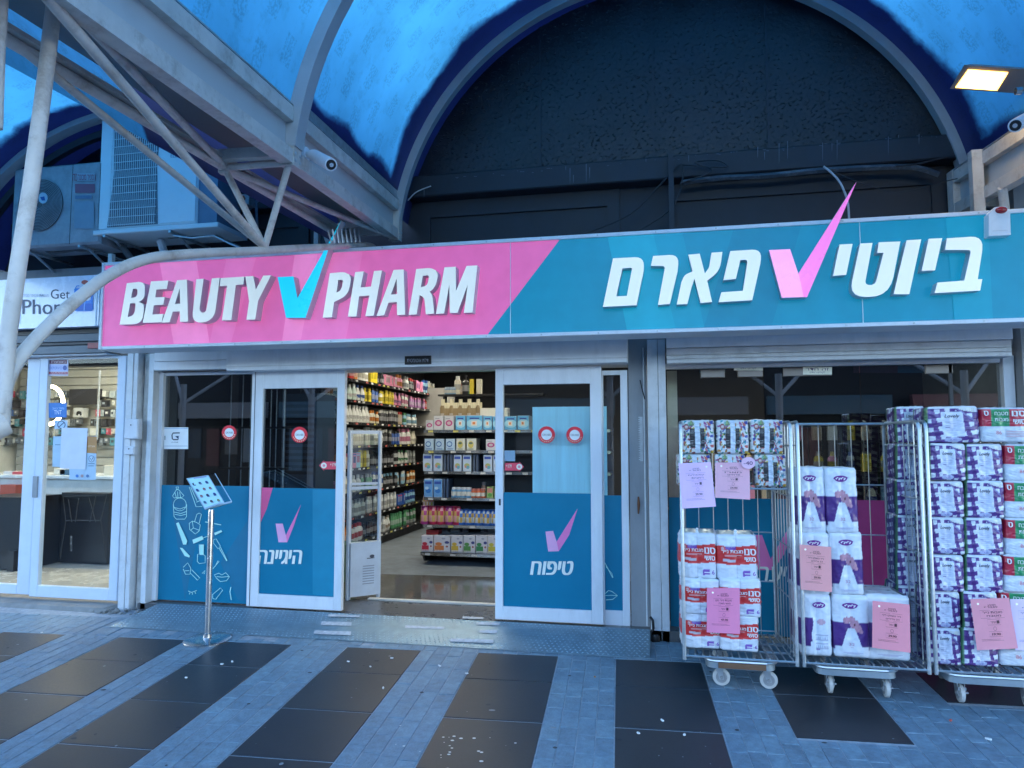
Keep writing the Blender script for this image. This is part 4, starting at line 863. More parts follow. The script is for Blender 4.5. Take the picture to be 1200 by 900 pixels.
# anti-theft gate
EG = thing('security_gate', 'white anti theft gate pedestal just inside the entrance', 'security gate', (-2.63, 6.05, .088))
m_gate = M('gate_white', (.62, .66, .72), .4)
mb = MB(); mb.cbox(-2.742, -2.712, 5.95, 6.0, .088, 1.575, .006); mb.build('upright', m_gate, EG, smooth=0)
mb = MB(); mb.cbox(-2.532, -2.508, 6.14, 6.18, .088, 1.57, .006); mb.build('upright', m_gate, EG, smooth=0)
def gb(s0, s1, z0, z1, th=.03, nm='crossbar', mat=m_gate):
    a = Vector((-2.725, 5.975, 0)); b = Vector((-2.52, 6.165, 0)); d = (b-a); n_ = Vector((-d.y, d.x, 0)).normalized()*th/2
    p0, p1 = a+d*s0, a+d*s1; m_ = MB(); m_.hexa([Vector((q.x, q.y, z0)) for q in (p0-n_, p1-n_, p1+n_, p0+n_)]+[Vector((q.x, q.y, z1)) for q in (p0-n_, p1-n_, p1+n_, p0+n_)]); return m_.build(nm, mat, EG, smooth=0)
gb(0, 1, 1.545, 1.575); gb(0, 1, 1.05, 1.075); gb(0, 1, 1.09, 1.11); gb(.02, 1.02, .12, .585, .075, 'pedestal_box'); gb(.06, .94, .585, 1.54, .006, 'clear_panel', glass('gate_clear', (.80, .85, .87), .5, .05, .02))
a = Vector((-2.725, 5.975, 0)); b = Vector((-2.52, 6.165, 0)); d = b-a; nn = Vector((d.y, -d.x, 0)).normalized()
P = Print(lambda x, y, o: a+d*x+nn*(.0378+o)+Vector((0, 0, y)))
for i in range(8): P.rect(.42, .22+i*.022, .80, .228+i*.022, (.3, .32, .36))
P.ell(.72, .46, .08, .014, (.06, .06, .08)); P.rect(.55, .44, .8, .447, (.06, .06, .08)); P.build('vent_print', EG)

# ================================================================== PHONE SHOP FRONT
m_bluew = M('blue_white_frame', (.62, .68, .76), .45, var=.06, dirt=.2)
PS = thing('phone_shop_sign', 'white lightbox sign reading Get Phone with a blue phone figure', 'sign', at(60, 380, 5.35).to_tuple())
px0 = at(116.5, 350, 5.35).x; mb = MB(); mb.box(-9, px0, 5.35, 5.62, 2.49, 2.945); mb.build('sign_box', M('lightbox_white', (.72, .74, .85), .25, coat=.3), PS, smooth=0)
mb = MB(); mb.cbox(px0-.035, px0-.02, 5.345, 5.351, 2.49, 2.945, .001); mb.build('sign_frame', m_alu, PS, smooth=0)
P = Print(pxmap(5.3498)); zp = zoom(0, 310, 10); dk = (.012, .035, .10)
P.text('Get', *zp(595, 402), *zp(818, 290), dk, bold=.008); P.text('Phone', *zp(262, 583), *zp(850, 410), dk, bold=.012); P.text('הרכב רגאטנו תודבעמ', *zp(270, 380), *zp(570, 348), (.3, .33, .42)); P.rect(*zp(228, 420), *zp(234, 690), (.35, .4, .5))
bl = (.01, .14, .6)
P.poly(zz(zp, rc([(870, 280, 30), (1090, 270, 30), (1090, 545, 30), (870, 548, 30)])), (.03, .25, .75)); P.poly(zz(zp, rc([(885, 460, 20), (1080, 455, 20), (1078, 535, 20), (885, 538, 20)])), bl); P.ell(*zp(1020, 395), 4.5, 3.2, (.75, .78, .85)); P.ell(*zp(995, 208), 4.2, 2.6, (.5, .08, .06)); P.line(zz(zp, [(985, 540), (990, 470), (1000, 420), (1020, 380)]), 1.2, (.25, .5, .9)); P.line(zz(zp, [(870, 300), (900, 250), (930, 250)]), 1.2, (.03, .3, .7))
P.build('sign_print', PS)
PB = thing('roller_shutter_box', 'grey roller shutter housing under the white phone shop sign', 'roller shutter', (-5.5, 5.42, 2.3))
for za, zb, yy, mt in ((2.44, 2.49, 5.44, m_dark), (2.37, 2.437, 5.42, M('shutter_grey', (.17, .19, .21), .6, var=.15, dirt=.3)), (2.34, 2.367, 5.43, m_dark), (2.265, 2.337, 5.44, M('shutter_grey')), (2.25, 2.263, 5.46, m_bluew)):
    mb = MB(); mb.cbox(-9, px0-.0, yy, 5.63, za, zb, .004); mb.build('slat', mt, PB, smooth=0)
mb = MB(); a, b = at(103, 402, 5.43), at(117, 408, 5.43); mb.cbox(a.x, b.x, 5.425, 5.44, b.z, a.z, .002); mb.build('red_lamp', M('dull_red', (.3, .02, .03), .4), PB, smooth=0)
def px(x, y=560, Y=Y0): return at(x, y, Y).x
PD = thing('phone_shop_door', 'white aluminium phone shop door with papers taped on its glass', 'door', (-5.1, Y0, .09))
dx0, dx1 = -5.60, -4.69
frame_parts(PD, dx0, dx1, .09, 2.245, Y0, .085, .085, .02, .1, mat=m_bluew)
pane(PD, dx0+.085, dx1-.085, .19, 2.225, Y0+.02, glass('phone_glass', (.95, .97, .96), .55, .01, .0))
mb = MB(); a, b = at(39.5, 558, Y0), at(44, 583, Y0); mb.cbox(a.x, b.x, Y0-.012, Y0, b.z, a.z, .003); mb.build('handle', M('handle_steel', (.3, .33, .36), .35, metal=.6), PD, smooth=0)
PW = thing('phone_shop_window', 'white framed phone shop window at the left edge', 'window', (-6.2, Y0+.03, .1))
frame_parts(PW, -8.8, -5.62, .10, 2.245, Y0+.02, .05, .135, .02, .085, mat=m_bluew)
pane(PW, -8.75, -5.75, .18, 2.225, Y0+.04, glass('phone_glass'))
piece('door_post', 'pale blue post at the right of the phone shop door', 'post', [(-4.688, -4.625, Y0+.03, Y0+.08, .02, 2.25)], m_bluew)
PP = thing('white_post', 'chipped white post between the phone shop and the pharmacy', 'post', (-4.57, 5.48, 0))
for a, b, y in ((-4.622, -4.56, 5.47), (-4.558, -4.515, 5.475)): mb = MB(); mb.cbox(a, b, y, 5.60, .0, 2.26, .003); mb.build('channel', m_aluold, PP, smooth=0)
def wallbox(x0, y0, x1, y1, Y, dep, lb, nm, cat):
    t = thing(nm, lb, cat, at(x0, y1, Y).to_tuple()); a, b = at(x0, y0, Y-dep), at(x1, y1, Y-dep); mb = MB(); mb.cbox(a.x, b.x, Y-dep, Y, b.z, a.z, .006); mb.build('housing', M('electric_white', (.62, .64, .68), .4), t, smooth=0)
    mb = MB(); mb.cbox(a.x+.008, b.x-.008, Y-dep-.004, Y-dep+.001, b.z+.008, a.z-.008, .002); mb.build('lid', M('electric_white'), t, smooth=0)
    mb = MB(); mb.lathe([(.006, 0), (.005, .004)], ((a.x+b.x)/2, Y-dep-.008, (a.z*.7+b.z*.3)), 8, axis='y'); mb.build('lock', m_dark, t); return t
wallbox(146, 491, 161.5, 514.5, 5.468, .05, 'white switch box on the post right of the phone shop', 'switch_box', 'switch box')
wallbox(146, 523, 157, 533, 5.468, .04, 'small grey key switch below the white switch box', 'key_switch', 'switch')
def glassnote(nm, lb, cat, corners, Y, draw, col):
    cx = sum(c[0] for c in corners)/4; t = thing(nm, lb, cat, at(cx, corners[2][1], Y).to_tuple()); P = Print(pxmap(Y)); P.poly(corners, col); draw(P); P.build('sheet', t); return t
zn = zoom(0, 410, 4.7375)
def n1(P):
    P.rect(*zn(275, 55), *zn(372, 78), (.12, .02, .06)); P.text('זרצמואב', *zn(285, 74), *zn(365, 60), (.6, .5, .55)); P.rect(*zn(270, 82), *zn(376, 118), (.45, .5, .75)); P.text('DEFERVO', *zn(273, 108), *zn(345, 93), (.05, .12, .45)); P.ell(*zn(360, 100), 2.4, 2.8, (.05, .1, .35)); P.rect(*zn(272, 122), *zn(376, 136), (.4, .04, .08)); P.text('AJURADJNC', *zn(280, 134), *zn(370, 124), (.7, .6, .6))
glassnote('door_notice', 'red and white printed security notice at the top of the phone shop door', 'notice', zz(zn, [(267, 50), (380, 48), (379, 144), (267, 144)]), Y0+.018, n1, (.62, .62, .75))
glassnote('door_notice', 'blue printed card on the phone shop door above the no smoking card', 'notice', zz(zn, [(270, 295), (371, 293), (370, 375), (271, 377)]), Y0+.018, lambda P: (P.text('בוט לזמ', *zn(290, 330), *zn(355, 318), (.4, .6, .8)), P.text('TNT', *zn(300, 358), *zn(342, 335), (.7, .8, .9))), (.015, .17, .5))
glassnote('door_notice', 'pale no smoking card on the phone shop door', 'notice', zz(zn, [(302, 390), (374, 391), (374, 436), (302, 440)]), Y0+.018, lambda P: (P.ring(*zn(341, 416), 3.8, 4.8, (.05, .08, .15)), P.line(zz(zn, [(325, 430), (357, 402)]), 1, (.05, .08, .15))), (.42, .58, .72))
glassnote('door_notice', 'pale blue sheet partly behind the white paper on the phone shop door', 'notice', zz(zn, [(295, 480), (350, 480), (350, 652), (290, 648)]), Y0+.0185, lambda P: P.rect(*zn(305, 525), *zn(335, 529), (.1, .2, .3)), (.40, .55, .66))
def n5(P):
    P.poly(zz(zn, [(482, 480), (537, 482), (537, 575), (482, 572)]), (.5, .22, .06)); P.text('ונלצא', *zn(488, 540), *zn(528, 528), (.8, .6, .4)); P.ell(*zn(508, 605), 3.6, 4.2, (.2, .3, .42)); P.ell(*zn(508, 605), 2.6, 3.2, (.5, .62, .72)); P.line(zz(zn, [(500, 600), (508, 615), (515, 598)]), .8, (.05, .1, .2)); P.rect(*zn(490, 630), *zn(525, 634), (.1, .2, .3)); P.rect(*zn(490, 642), *zn(520, 646), (.1, .2, .3))
    for x, c_ in ((428, (.05, .2, .55)), (455, (.45, .3, .3)), (485, (.1, .2, .4))): P.ell(*zn(x, 700), 1.8, 1.8, c_)
glassnote('door_notice', 'light blue sheet with orange patch on the phone shop door', 'notice', zz(zn, [(385, 480), (537, 480), (532, 722), (385, 720)]), Y0+.0188, n5, (.42, .56, .68))
glassnote('white_paper', 'large blank white paper taped on the phone shop door', 'paper', zz(zn, [(342, 432), (487, 435), (474, 664), (332, 658)]), Y0+.013, lambda P: None, (.62, .65, .74))

# ================================================================== AIR CONDITIONERS, CAMERAS, LAMP, WIRES
m_acw = M('ac_white', (.86, .86, .84), .4, var=.05, dirt=.15); m_acg = M('ac_dusty_grey', (.38, .37, .38), .7, var=.2, dirt=.45, dirtcol=(.15, .13, .12), dscale=9); m_grille = M('ac_coil', (.20, .22, .24), .7, var=.4, scale=90)
AY = 5.30
def acx(x, y): return at(x, y, AY)
A1 = thing('air_conditioner', 'large white air conditioner with wire grille on the dark upper wall', 'air conditioner', acx(180, 262).to_tuple())
a, b = acx(119, 136), acx(230, 262); x0, x1, zt_, zb_ = a.x, b.x, a.z, b.z
mb = MB(); mb.cbox(x0, x1, AY, AY+.38, zb_, zt_, .012); mb.build('casing', m_acw, A1, smooth=0)
gx0, gx1 = at(131, 200, AY).x, at(187.5, 200, AY).x
mb = MB(); mb.prism([[(gx0, zt_-.02), (gx1, zt_-.02), (gx1-.03, (zt_+zb_)/2), (gx1, zb_+.02), (gx0-.02, zb_+.02), (gx0+.03, (zt_+zb_)/2)]], lambda x, z: Vector((x, AY-.004, z)), lambda x, z: Vector((x, AY+.002, z))); mb.build('coil', m_grille, A1, smooth=0)
mb = MB(); n_ = 22
for i in range(n_+1):
    x = gx0+.01+(gx1-gx0-.04)*i/n_; mb.box(x-.0015, x+.0015, AY-.020, AY-.016, zb_+.02, zt_-.02)
for i in range(15): z = zb_+.03+(zt_-zb_-.06)*i/14; mb.box(gx0, gx1-.01, AY-.024, AY-.020, z-.002, z+.002)
mb.build('wire_grille', m_acw, A1, smooth=0)
mb = MB(); mb.cbox(gx1+.015, x1-.01, AY-.008, AY, zb_+.02, zt_-.02, .003); mb.build('side_panel', m_acw, A1, smooth=0)
P = Print(pxmap(AY-.0085)); P.ell(210, 172, 7.2, 7.2, (.22, .17, .16), 20); P.line([(206, 176), (211, 171), (208, 171), (214, 167)], 1.3, (.6, .65, .7)); P.text('ELECTRA', 200, 184.5, 221, 180.5, (.15, .2, .28)); P.build('logo_print', A1)
mb = MB(); mb.cbox(x0-.02, x1+.22, AY-.02, AY+.42, zb_-.045, zb_-.004, .006); mb.build('mounting_frame', m_acw, A1, smooth=0)
mb = MB(); mb.box(x1-.001, x1+.18, AY+.02, AY+.36, zb_, zt_-.12); mb.build('side_box', M('ac_side_blue', (.16, .22, .3), .6), A1, smooth=0)
A2 = thing('air_conditioner', 'dusty grey older air conditioner left of the large white one', 'air conditioner', acx(60, 282).to_tuple())
a, b = acx(16, 198), acx(117, 281); x0, x1, zt_, zb_ = a.x, b.x, a.z, b.z-.03
mb = MB(); mb.cbox(x0, x1, AY, AY+.32, zb_, zt_, .02); mb.build('casing', m_acg, A2, smooth=0)
cxm = at(83.5, 240, AY).x
mb = MB(); mb.box(cxm-.002, cxm+.002, AY-.002, AY+.001, zb_+.01, zt_-.01); mb.build('seam', m_dark, A2, smooth=0)
cx, cz = (x0+cxm)/2, (zb_+zt_)/2+.01
mb = MB(); mb.lathe([(.235, 0), (.235, .01), (.1, .012)], (cx, AY-.012, cz), 32, axis='y'); mb.build('fan_recess', M('fan_dark', (.13, .12, .12), .8, var=.3), A2)
mb = MB()
for i in range(16): r = .235-i*.0135; mb.tube([(cx+r*math.cos(t*PI/16), AY-.016, cz+r*math.sin(t*PI/16)) for t in range(33)], .0022, 4)
mb.build('fan_grille', m_acg, A2)
P = Print(pxmap(AY-.022)); P.ell(50.5, 232, 5.4, 6.6, (.5, .56, .62)); P.poly([(47, 231), (52, 230), (53, 235), (49, 235)], (.02, .08, .3)); P.build('fan_badge', A2)
P = Print(pxmap(AY-.003)); P.ell(50.5, 232, 5.4, 6.6, (.5, .56, .62)); P.poly([(47, 231), (52, 230), (53, 235), (49, 235)], (.02, .08, .3)); P.text('הנוכמ רינס', 85, 212, 112, 203.5, (.42, .10, .14), bold=.01); P.rect(88, 215.5, 111, 226, (.34, .10, .14)); P.rect(88, 229, 108, 233, (.16, .2, .28)); P.rect(87, 236, 110, 268, (.30, .33, .38)); P.rect(90, 203, 111, 212, (.4, .42, .45)); P.text('הנוכמ רינס', 91, 211, 110, 204.5, (.42, .08, .12), bold=.01)
P.build('label_print', A2)
for t_, xx in ((A1, (-4.75, -4.1)), (A2, (-5.6, -5.0))):
    for q in xx:
        zc = 3.27 if t_ is A1 else zb_-.02; mb = MB(); mb.tube([(q, AY-.02, zc), (q, 5.84, zc)], .014, 6); mb.tube([(q, AY+.1, zc), (q, 5.84, zc-.22)], .012, 6); mb.build('wall_bracket', m_galv, t_, smooth=0)
hz = MB(); hz.tube([at(x, y, 5.45) for x, y in ((33, 285), (60, 297), (88, 293), (120, 296), (150, 308))], .012, 6); hz.tube([at(x, y, 5.5) for x, y in ((110, 275), (140, 285), (155, 305), (160, 320))], .03, 8); hz.tube([at(x, y, 5.5) for x, y in ((165, 275), (200, 278), (250, 275), (282, 290))], .012, 6)
tag(hz.build('pipe_bundle', M('dusty_hose', (.10, .10, .105), .8, var=.3), None), 'tangle of dusty pipes and hoses hanging below the air conditioners', 'pipes')
hz = MB(); hz.tube([at(x, y, 5.3) for x, y in ((203, 276), (225, 279), (250, 276), (268, 285), (285, 292))], .007, 6); hz.tube([at(x, y, 5.5) for x, y in ((188, 282), (192, 295), (190, 303))], .035, 8); tag(hz.build('pipe_bundle', m_aluold, None), 'pale insulated pipe running from the white air conditioner to the right', 'pipes')
bx_ = thing('junction_box', 'small grey box with an orange mark behind the truss tubes', 'box', at(287, 232, 5.7).to_tuple()); a, b = at(281, 227.5, 5.6), at(291.5, 239.5, 5.6)
mb = MB(); mb.cbox(a.x, b.x, 5.6, 5.7, b.z, a.z, .004); mb.build('housing', m_galv, bx_, smooth=0)
P = Print(pxmap(5.5995)); P.poly([(282.5, 230), (286, 229), (288, 233), (285, 237), (283, 236)], (.45, .16, .08)); P.build('mark', bx_)
brk = MB()
for q in ([(275, 262), (303, 235)], [(300, 230), (302, 285)], [(250, 272), (300, 266)]): brk.tube([at(x, y, 5.7) for x, y in q], .012, 6)
tag(brk.build('wall_bracket_frame', M('blue_grey_steel', (.12, .16, .22), .5), None), 'blue grey bracket bars fixed on the dark wall behind the truss', 'bracket')
def cctv(px0, py0, px1, py1, Y, lb, base=None):
    p0, p1 = at(px0, py0, Y), at(px1, py1, Y-.16); t = thing('security_camera', lb, 'camera', p0.to_tuple()); m_ = M('camera_white', (.74, .76, .80), .35)
    d = (p1-p0).normalized()
    if base:
        c = at(base[0], base[1], Y+.02); mb = MB(); mb.lathe([(.048, -.04), (.048, .035), (.038, .05)], (0, 0, 0), 20, axis='x'); mb.v = [c+Vector((p.x-.01, p.y*1, p.z)) for p in mb.v]; mb.build('mount', m_, t)
        mb = MB(); mb.tube([c+Vector((.02, 0, 0)), p0], .02, 10); mb.build('neck', m_, t)
    mb = MB(); mb.tube([p0, p0+(p1-p0)*.1, p0+(p1-p0)*.9, p1], [.028, .034, .036, .036], 16); mb.build('body', m_, t)
    mb = MB(); mb.tube([p1-d*.004, p1+d*.006], [.030, .026], 16); mb.build('lens', m_black, t); mb = MB(); mb.tube([p1+d*.006, p1+d*.008], .012, 12); mb.build('lens_glass', m_chrome, t)
cctv(366, 181, 388, 193, 3.70, 'white bullet camera with round mount on the left girder', base=(353, 181))
cctv(1205, 138, 1190, 147, 4.3, 'white bullet camera under the lamp at the right edge')
# floodlight
FLt = thing('street_lamp', 'lit warm LED street lamp head at the upper right corner', 'lamp', at(1190, 95, 4.5).to_tuple())
LYp = 4.6
def lp(x, y, Y): return at(x, y, Y)
body = [lp(1112, 104, 4.52), lp(1200, 112, 4.40), lp(1215, 76, 4.74), lp(1125, 75, 4.84)]
nl = (body[1]-body[0]).cross(body[3]-body[0]).normalized(); nl = -nl if nl.z > 0 else nl
def onl(x, y): d = ray(x, y); return CAM_LOC+d*((3.65-CAM_LOC.z)/d.z)
nl = Vector((0, 0, -1))
body = [onl(*p) for p in ((1113, 104), (1200, 110), (1212, 82), (1130, 76))]
q = [onl(*p) for p in ((1124, 101), (1166, 104), (1177, 86), (1137, 83))]
mb = MB(); mb.hexa([p.copy() for p in body]+[(p+(sum(body, Vector())/4-p)*.3)-nl*.035 for p in body]); mb.build('housing', M('lamp_grey', (.25, .25, .25), .5), FLt, smooth=0)
mb = MB(); mb.hexa([p+nl*.004 for p in q]+[p+nl*.001 for p in q]); mb.build('led_panel', emis('warm_led', (1.0, .72, .30), 2.6), FLt, smooth=0)
mb = MB(); cq = sum(q, Vector())/4; mb.hexa([cq+(p-cq)*1.16+nl*.003 for p in q]+[cq+(p-cq)*1.16+nl*.0005 for p in q]); mb.build('led_rim', emis('amber_led', (1.0, .50, .08), 1.2), FLt, smooth=0)
mb = MB()
for i in range(9):
    t = (i+.5)/9
    for s0, s1 in ((q[3].lerp(q[2], t), 1),): mb.lathe([(.010, 0), (.008, .012)], s0+nl*.006, 8)
mb.build('led_lens', emis('amber_led', (1.0, .50, .08), 1.2), FLt)
mb = MB(); mb.tube([lp(1215, 96, 4.6), lp(1290, 95, 4.7), K(2.5, 4.7, 3.46)], .03, 10); mb.build('arm', m_steel, FLt)
mb = MB(); mb.tube([lp(1190, 107, 4.35), lp(1190, 107, 4.35)+Vector((.03, 0, -.0))], .02, 10); mb.build('knob', m_chrome, FLt)
# wires
m_wire = M('dark_cable', (.03, .03, .035), .6); m_wirew = M('white_cable', (.5, .52, .55), .5)
def wire(pts, Y, r, mat, lb, cat='cable'):
    mb = MB(); mb.tube([at(x, y, Y) for x, y in dense([(a, b, 0) for a, b in pts], 5) for _ in (0,)] if False else [at(p[0], p[1], Y) for p in dense([(a, b, 0) for a, b in pts], 5)], r, 5); return tag(mb.build('cable', mat, None), lb, cat)
wire([(965, 195), (975, 203), (985, 215), (993, 235), (995, 256)], 5.6, .008, m_wirew, 'white cable hanging down to the sign beside the pink tick')
wire([(800, 214), (840, 209), (900, 206), (960, 200), (1040, 196), (1075, 197), (1100, 205)], 5.68, .022, M('painted_pipe', (.05, .06, .075), .5, var=.3, dirt=.5, dirtcol=(.3, .33, .36), dscale=14), 'dark pipe with pale flakes running below the ledge at the right', 'pipe')
wire([(650, 282), (690, 272), (740, 250), (775, 215), (800, 193), (790, 240), (745, 272), (735, 275)], 5.66, .006, m_wire, 'loose black cable looping round the post above the sign')
wire([(975, 200), (1010, 215), (1055, 225), (1110, 212), (1150, 203)], 5.6, .004, m_wire, 'thin sagging wire above the right half of the sign')
wire([(1050, 195), (1075, 192), (1110, 184)], 5.66, .006, m_wire, 'short cable under the ledge beside the right girder')
wire([(478, 235), (488, 225), (505, 218)], 5.66, .005, m_wirew, 'short pale wire at the lower left of the arch')
wire([(800, 193), (850, 196), (842, 188), (815, 190), (835, 200), (797, 215)], 5.64, .007, m_wire, 'knot of cables hanging at the ledge above the thin post')

# ================================================================== ROLL CAGES
def heb(s): return s[::-1]
m_wheel = M('pale_wheel', (.55, .55, .53), .5, dirt=.3); m_fork = M('zinc_fork', (.45, .48, .5), .35, metal=.7); m_deck = M('blue_zinc_deck', (.36, .42, .46), .4, metal=.55, var=.15, dirt=.2)
def cage(lb, x0, x1, yf, yb, z0, z1, dx0, dx1, casters, side_on, shelf=None, splay=0.0):
    t = thing('roll_cage', lb, 'roll cage', ((x0+x1)/2, yf, 0), 'wire roll cages in front of the right window')
    r = .0115
    for s, x in ((1, x0), (-1, x1)):
        xb = x+s*splay
        mb = MB(); mb.tube([(x, yf, z0-.03), (x, yf, z1-.05), (x+(xb-x)*.06, yf+.015, z1-.015), (x+(xb-x)*.1, yf+.05, z1), (xb, yb-.05, z1), (xb, yb-.015, z1-.015), (xb, yb, z1-.05), (xb, yb, z0-.03)], r, 10); mb.build('side_frame', m_zinc, t)
        mb = MB()
        for i in range(1, 7): q = i/7; mb.tube([(x+(xb-x)*q, yf+(yb-yf)*q, z0), (x+(xb-x)*q, yf+(yb-yf)*q, z1)], .0035, 5)
        for i in range(5): zc = z0+.02+(z1-z0-.1)*i/4.2; mb.tube([(x, yf, zc), (xb, yb, zc)], .0045, 5)
        mb.build('side_wires', m_zinc, t)
    xa, xc = x0+splay, x1-splay
    mb = MB(); mb.tube([(xa, yb, z1-.002), (xc, yb, z1-.002)], .009, 8); mb.build('back_rail', m_zinc, t)
    mb = MB(); nb = 6
    for i in range(1, nb): x = xa+(xc-xa)*i/nb; mb.tube([(x, yb, z0), (x, yb, z1)], .003, 5)
    for i in range(4): zc = z0+.02+(z1-z0)*i/4*.93; mb.tube([(xa, yb, zc), (xc, yb, zc)], .0045, 5)
    mb.build('back_wires', m_zinc, t)
    mb = MB()
    for i in range(15): x = x0+(x1-x0)*(i+.5)/15; xb = xa+(xc-xa)*(i+.5)/15; mb.tube([(x, yf+.0, z0-.0), (xb, yb, z0)], .0045, 5)
    for q in (0, .3, .6, 1): a, b = x0+(xa-x0)*q, x1+(xc-x1)*q; y = yf+(yb-yf)*q; mb.tube([(a, y, z0-.009), (b, y, z0-.009)], .007, 6)
    mb.build('floor_grid', m_zinc, t)
    if shelf:
        mb = MB()
        for i in range(10): x = x0+(x1-x0)*(i+.5)/10; mb.tube([(x, yf+.02, shelf), (x, yb, shelf)], .0035, 5)
        mb.tube([(x0, yf+.02, shelf-.006), (x1-.02, yf+.02, shelf-.006)], .006, 6); mb.tube([(x0, yb, shelf-.006), (x1, yb, shelf-.006)], .005, 6); mb.build('shelf_grid', m_zinc, t)
    gz = ground_z((x0+x1)/2, yf+.1)
    # dolly frame: rounded steel channel
    def loop(ins, dz): 
        a, b, c, d = dx0+ins, dx1-ins, yf-.0+ins, yb-.06-ins; rr_ = .06; pts = []
        for cx, cy_, t0 in ((b-rr_, c+rr_, -90), (b-rr_, d-rr_, 0), (a+rr_, d-rr_, 90), (a+rr_, c+rr_, 180)):
            for k in range(5): tt = rad(t0+k*22.5); pts.append((cx+rr_*math.cos(tt), cy_+rr_*math.sin(tt), dz))
        return pts
    mb = MB(); zt_ = z0-.022; sec = [(0, zt_), (.0, zt_-.05), (.045, zt_-.05), (.045, zt_)]
    rings = [loop(i, z) for i, z in sec]; n = len(rings[0]); 
    for rg in rings: mb.v += [Vector(p) for p in rg]
    for q in range(4):
        for k in range(n): mb.f.append((q*n+k, q*n+(k+1) % n, ((q+1) % 4)*n+(k+1) % n, ((q+1) % 4)*n+k)); mb.m.append(0)
    mb.build('dolly_frame', m_deck, t, smooth=40)
    mb = MB(); mb.tube([loop(-.006, zt_-.004)[k % n] for k in range(n+1)], .008, 6, caps=False); mb.build('dolly_rim', m_zinc, t)
    if side_on:
        mb = MB(); mb.cbox(dx0+.07, dx1-.06, yf-.012, yf-.004, zt_-.045, zt_-.012, .002); mb.build('rusty_plate', M('brown_rust_plate', (.17, .085, .045), .7, var=.3, dirt=.4), t, smooth=0)
    for (cx, cy_) in casters:
        g_ = ground_z(cx, cy_); R_ = .052; top = zt_-.05
        c = MB(); c.box(cx-.032, cx+.032, cy_-.03+.02, cy_+.05, top-.008, top)
        if side_on:
            for yy in (cy_-.018, cy_+.018): c.hexa([(cx-.03, yy-.002, top-.008), (cx+.02, yy-.002, top-.008), (cx+.02, yy+.002, top-.008), (cx-.03, yy+.002, top-.008), (cx-.0, yy-.002, g_+R_-.012), (cx+.026, yy-.002, g_+R_-.012), (cx+.026, yy+.002, g_+R_-.012), (cx-.0, yy+.002, g_+R_-.012)])
        else:
            for xx in (cx-.019, cx+.019): c.hexa([(xx-.002, cy_-.025, g_+R_-.012), (xx+.002, cy_-.025, g_+R_-.012), (xx+.002, cy_+.02, g_+R_-.012), (xx-.002, cy_+.02, g_+R_-.012), (xx-.002, cy_-.01, top-.008), (xx+.002, cy_-.01, top-.008), (xx+.002, cy_+.045, top-.008), (xx-.002, cy_+.045, top-.008)])
            c.box(cx-.022, cx+.022, cy_-.032, cy_+.01, g_+R_+.022, g_+R_+.04)
            c.box(cx-.014, cx+.030, cy_-.04, cy_-.02, g_+R_+.008, g_+R_+.016)
        cc = c.build('caster', m_fork, t, smooth=0)
        wl = MB(); prof = [(.012, -.015), (.030, -.014), (.044, -.011), (R_, -.010), (R_+.001, 0), (R_, .010), (.044, .011), (.030, .014), (.012, .015)]
        wl.lathe(prof, (cx+(.012 if side_on else 0), cy_, g_+R_), 26, axis='y' if side_on else 'x'); wl.build('wheel', m_wheel, cc)
        hb = MB(); hb.lathe([(.034, -.0165), (.034, .0165)], (cx+(.012 if side_on else 0), cy_, g_+R_), 20, axis='y' if side_on else 'x'); hb.lathe([(.010, -.026), (.010, .026)], (cx+(.012 if side_on else 0), cy_, g_+R_), 10, axis='y' if side_on else 'x'); hb.build('hub', M('wheel_hub', (.28, .29, .30), .5, var=.2), cc)
    return t
YF = 4.62
def X(px_, py_=600, Y=YF): return at(px_, py_, Y).x
c1g = [(K(*kpl(843+q*61, 805, 2, 0)[:2]).x-.0, 4.74) for q in (0, 1)]
cage('leftmost roll cage holding floral boxes above red paper roll packs', X(799), X(929), YF, 5.20, .185, 1.60, X(824), X(905), [(.32, 4.755), (.60, 4.755), (.34, 5.12), (.60, 5.12)], True, shelf=at(860, 571, 4.66).z, splay=.03)
cage('middle roll cage holding tall white and purple paper packs', X(937), X(1081), YF, 5.20, .185, 1.60, X(951), X(1045), [(.962, 4.755), (1.275, 4.75), (.99, 5.12), (1.25, 5.12)], False, splay=.03)
cage('rightmost roll cage stacked high with checked purple packs', X(1089), X(1089)+.78, YF, 5.20, .185, 1.60, X(1103), X(1089)+.70, [(1.675, 4.755), (2.02, 4.75), (1.70, 5.12), (2.0, 5.12)], False, splay=.03)

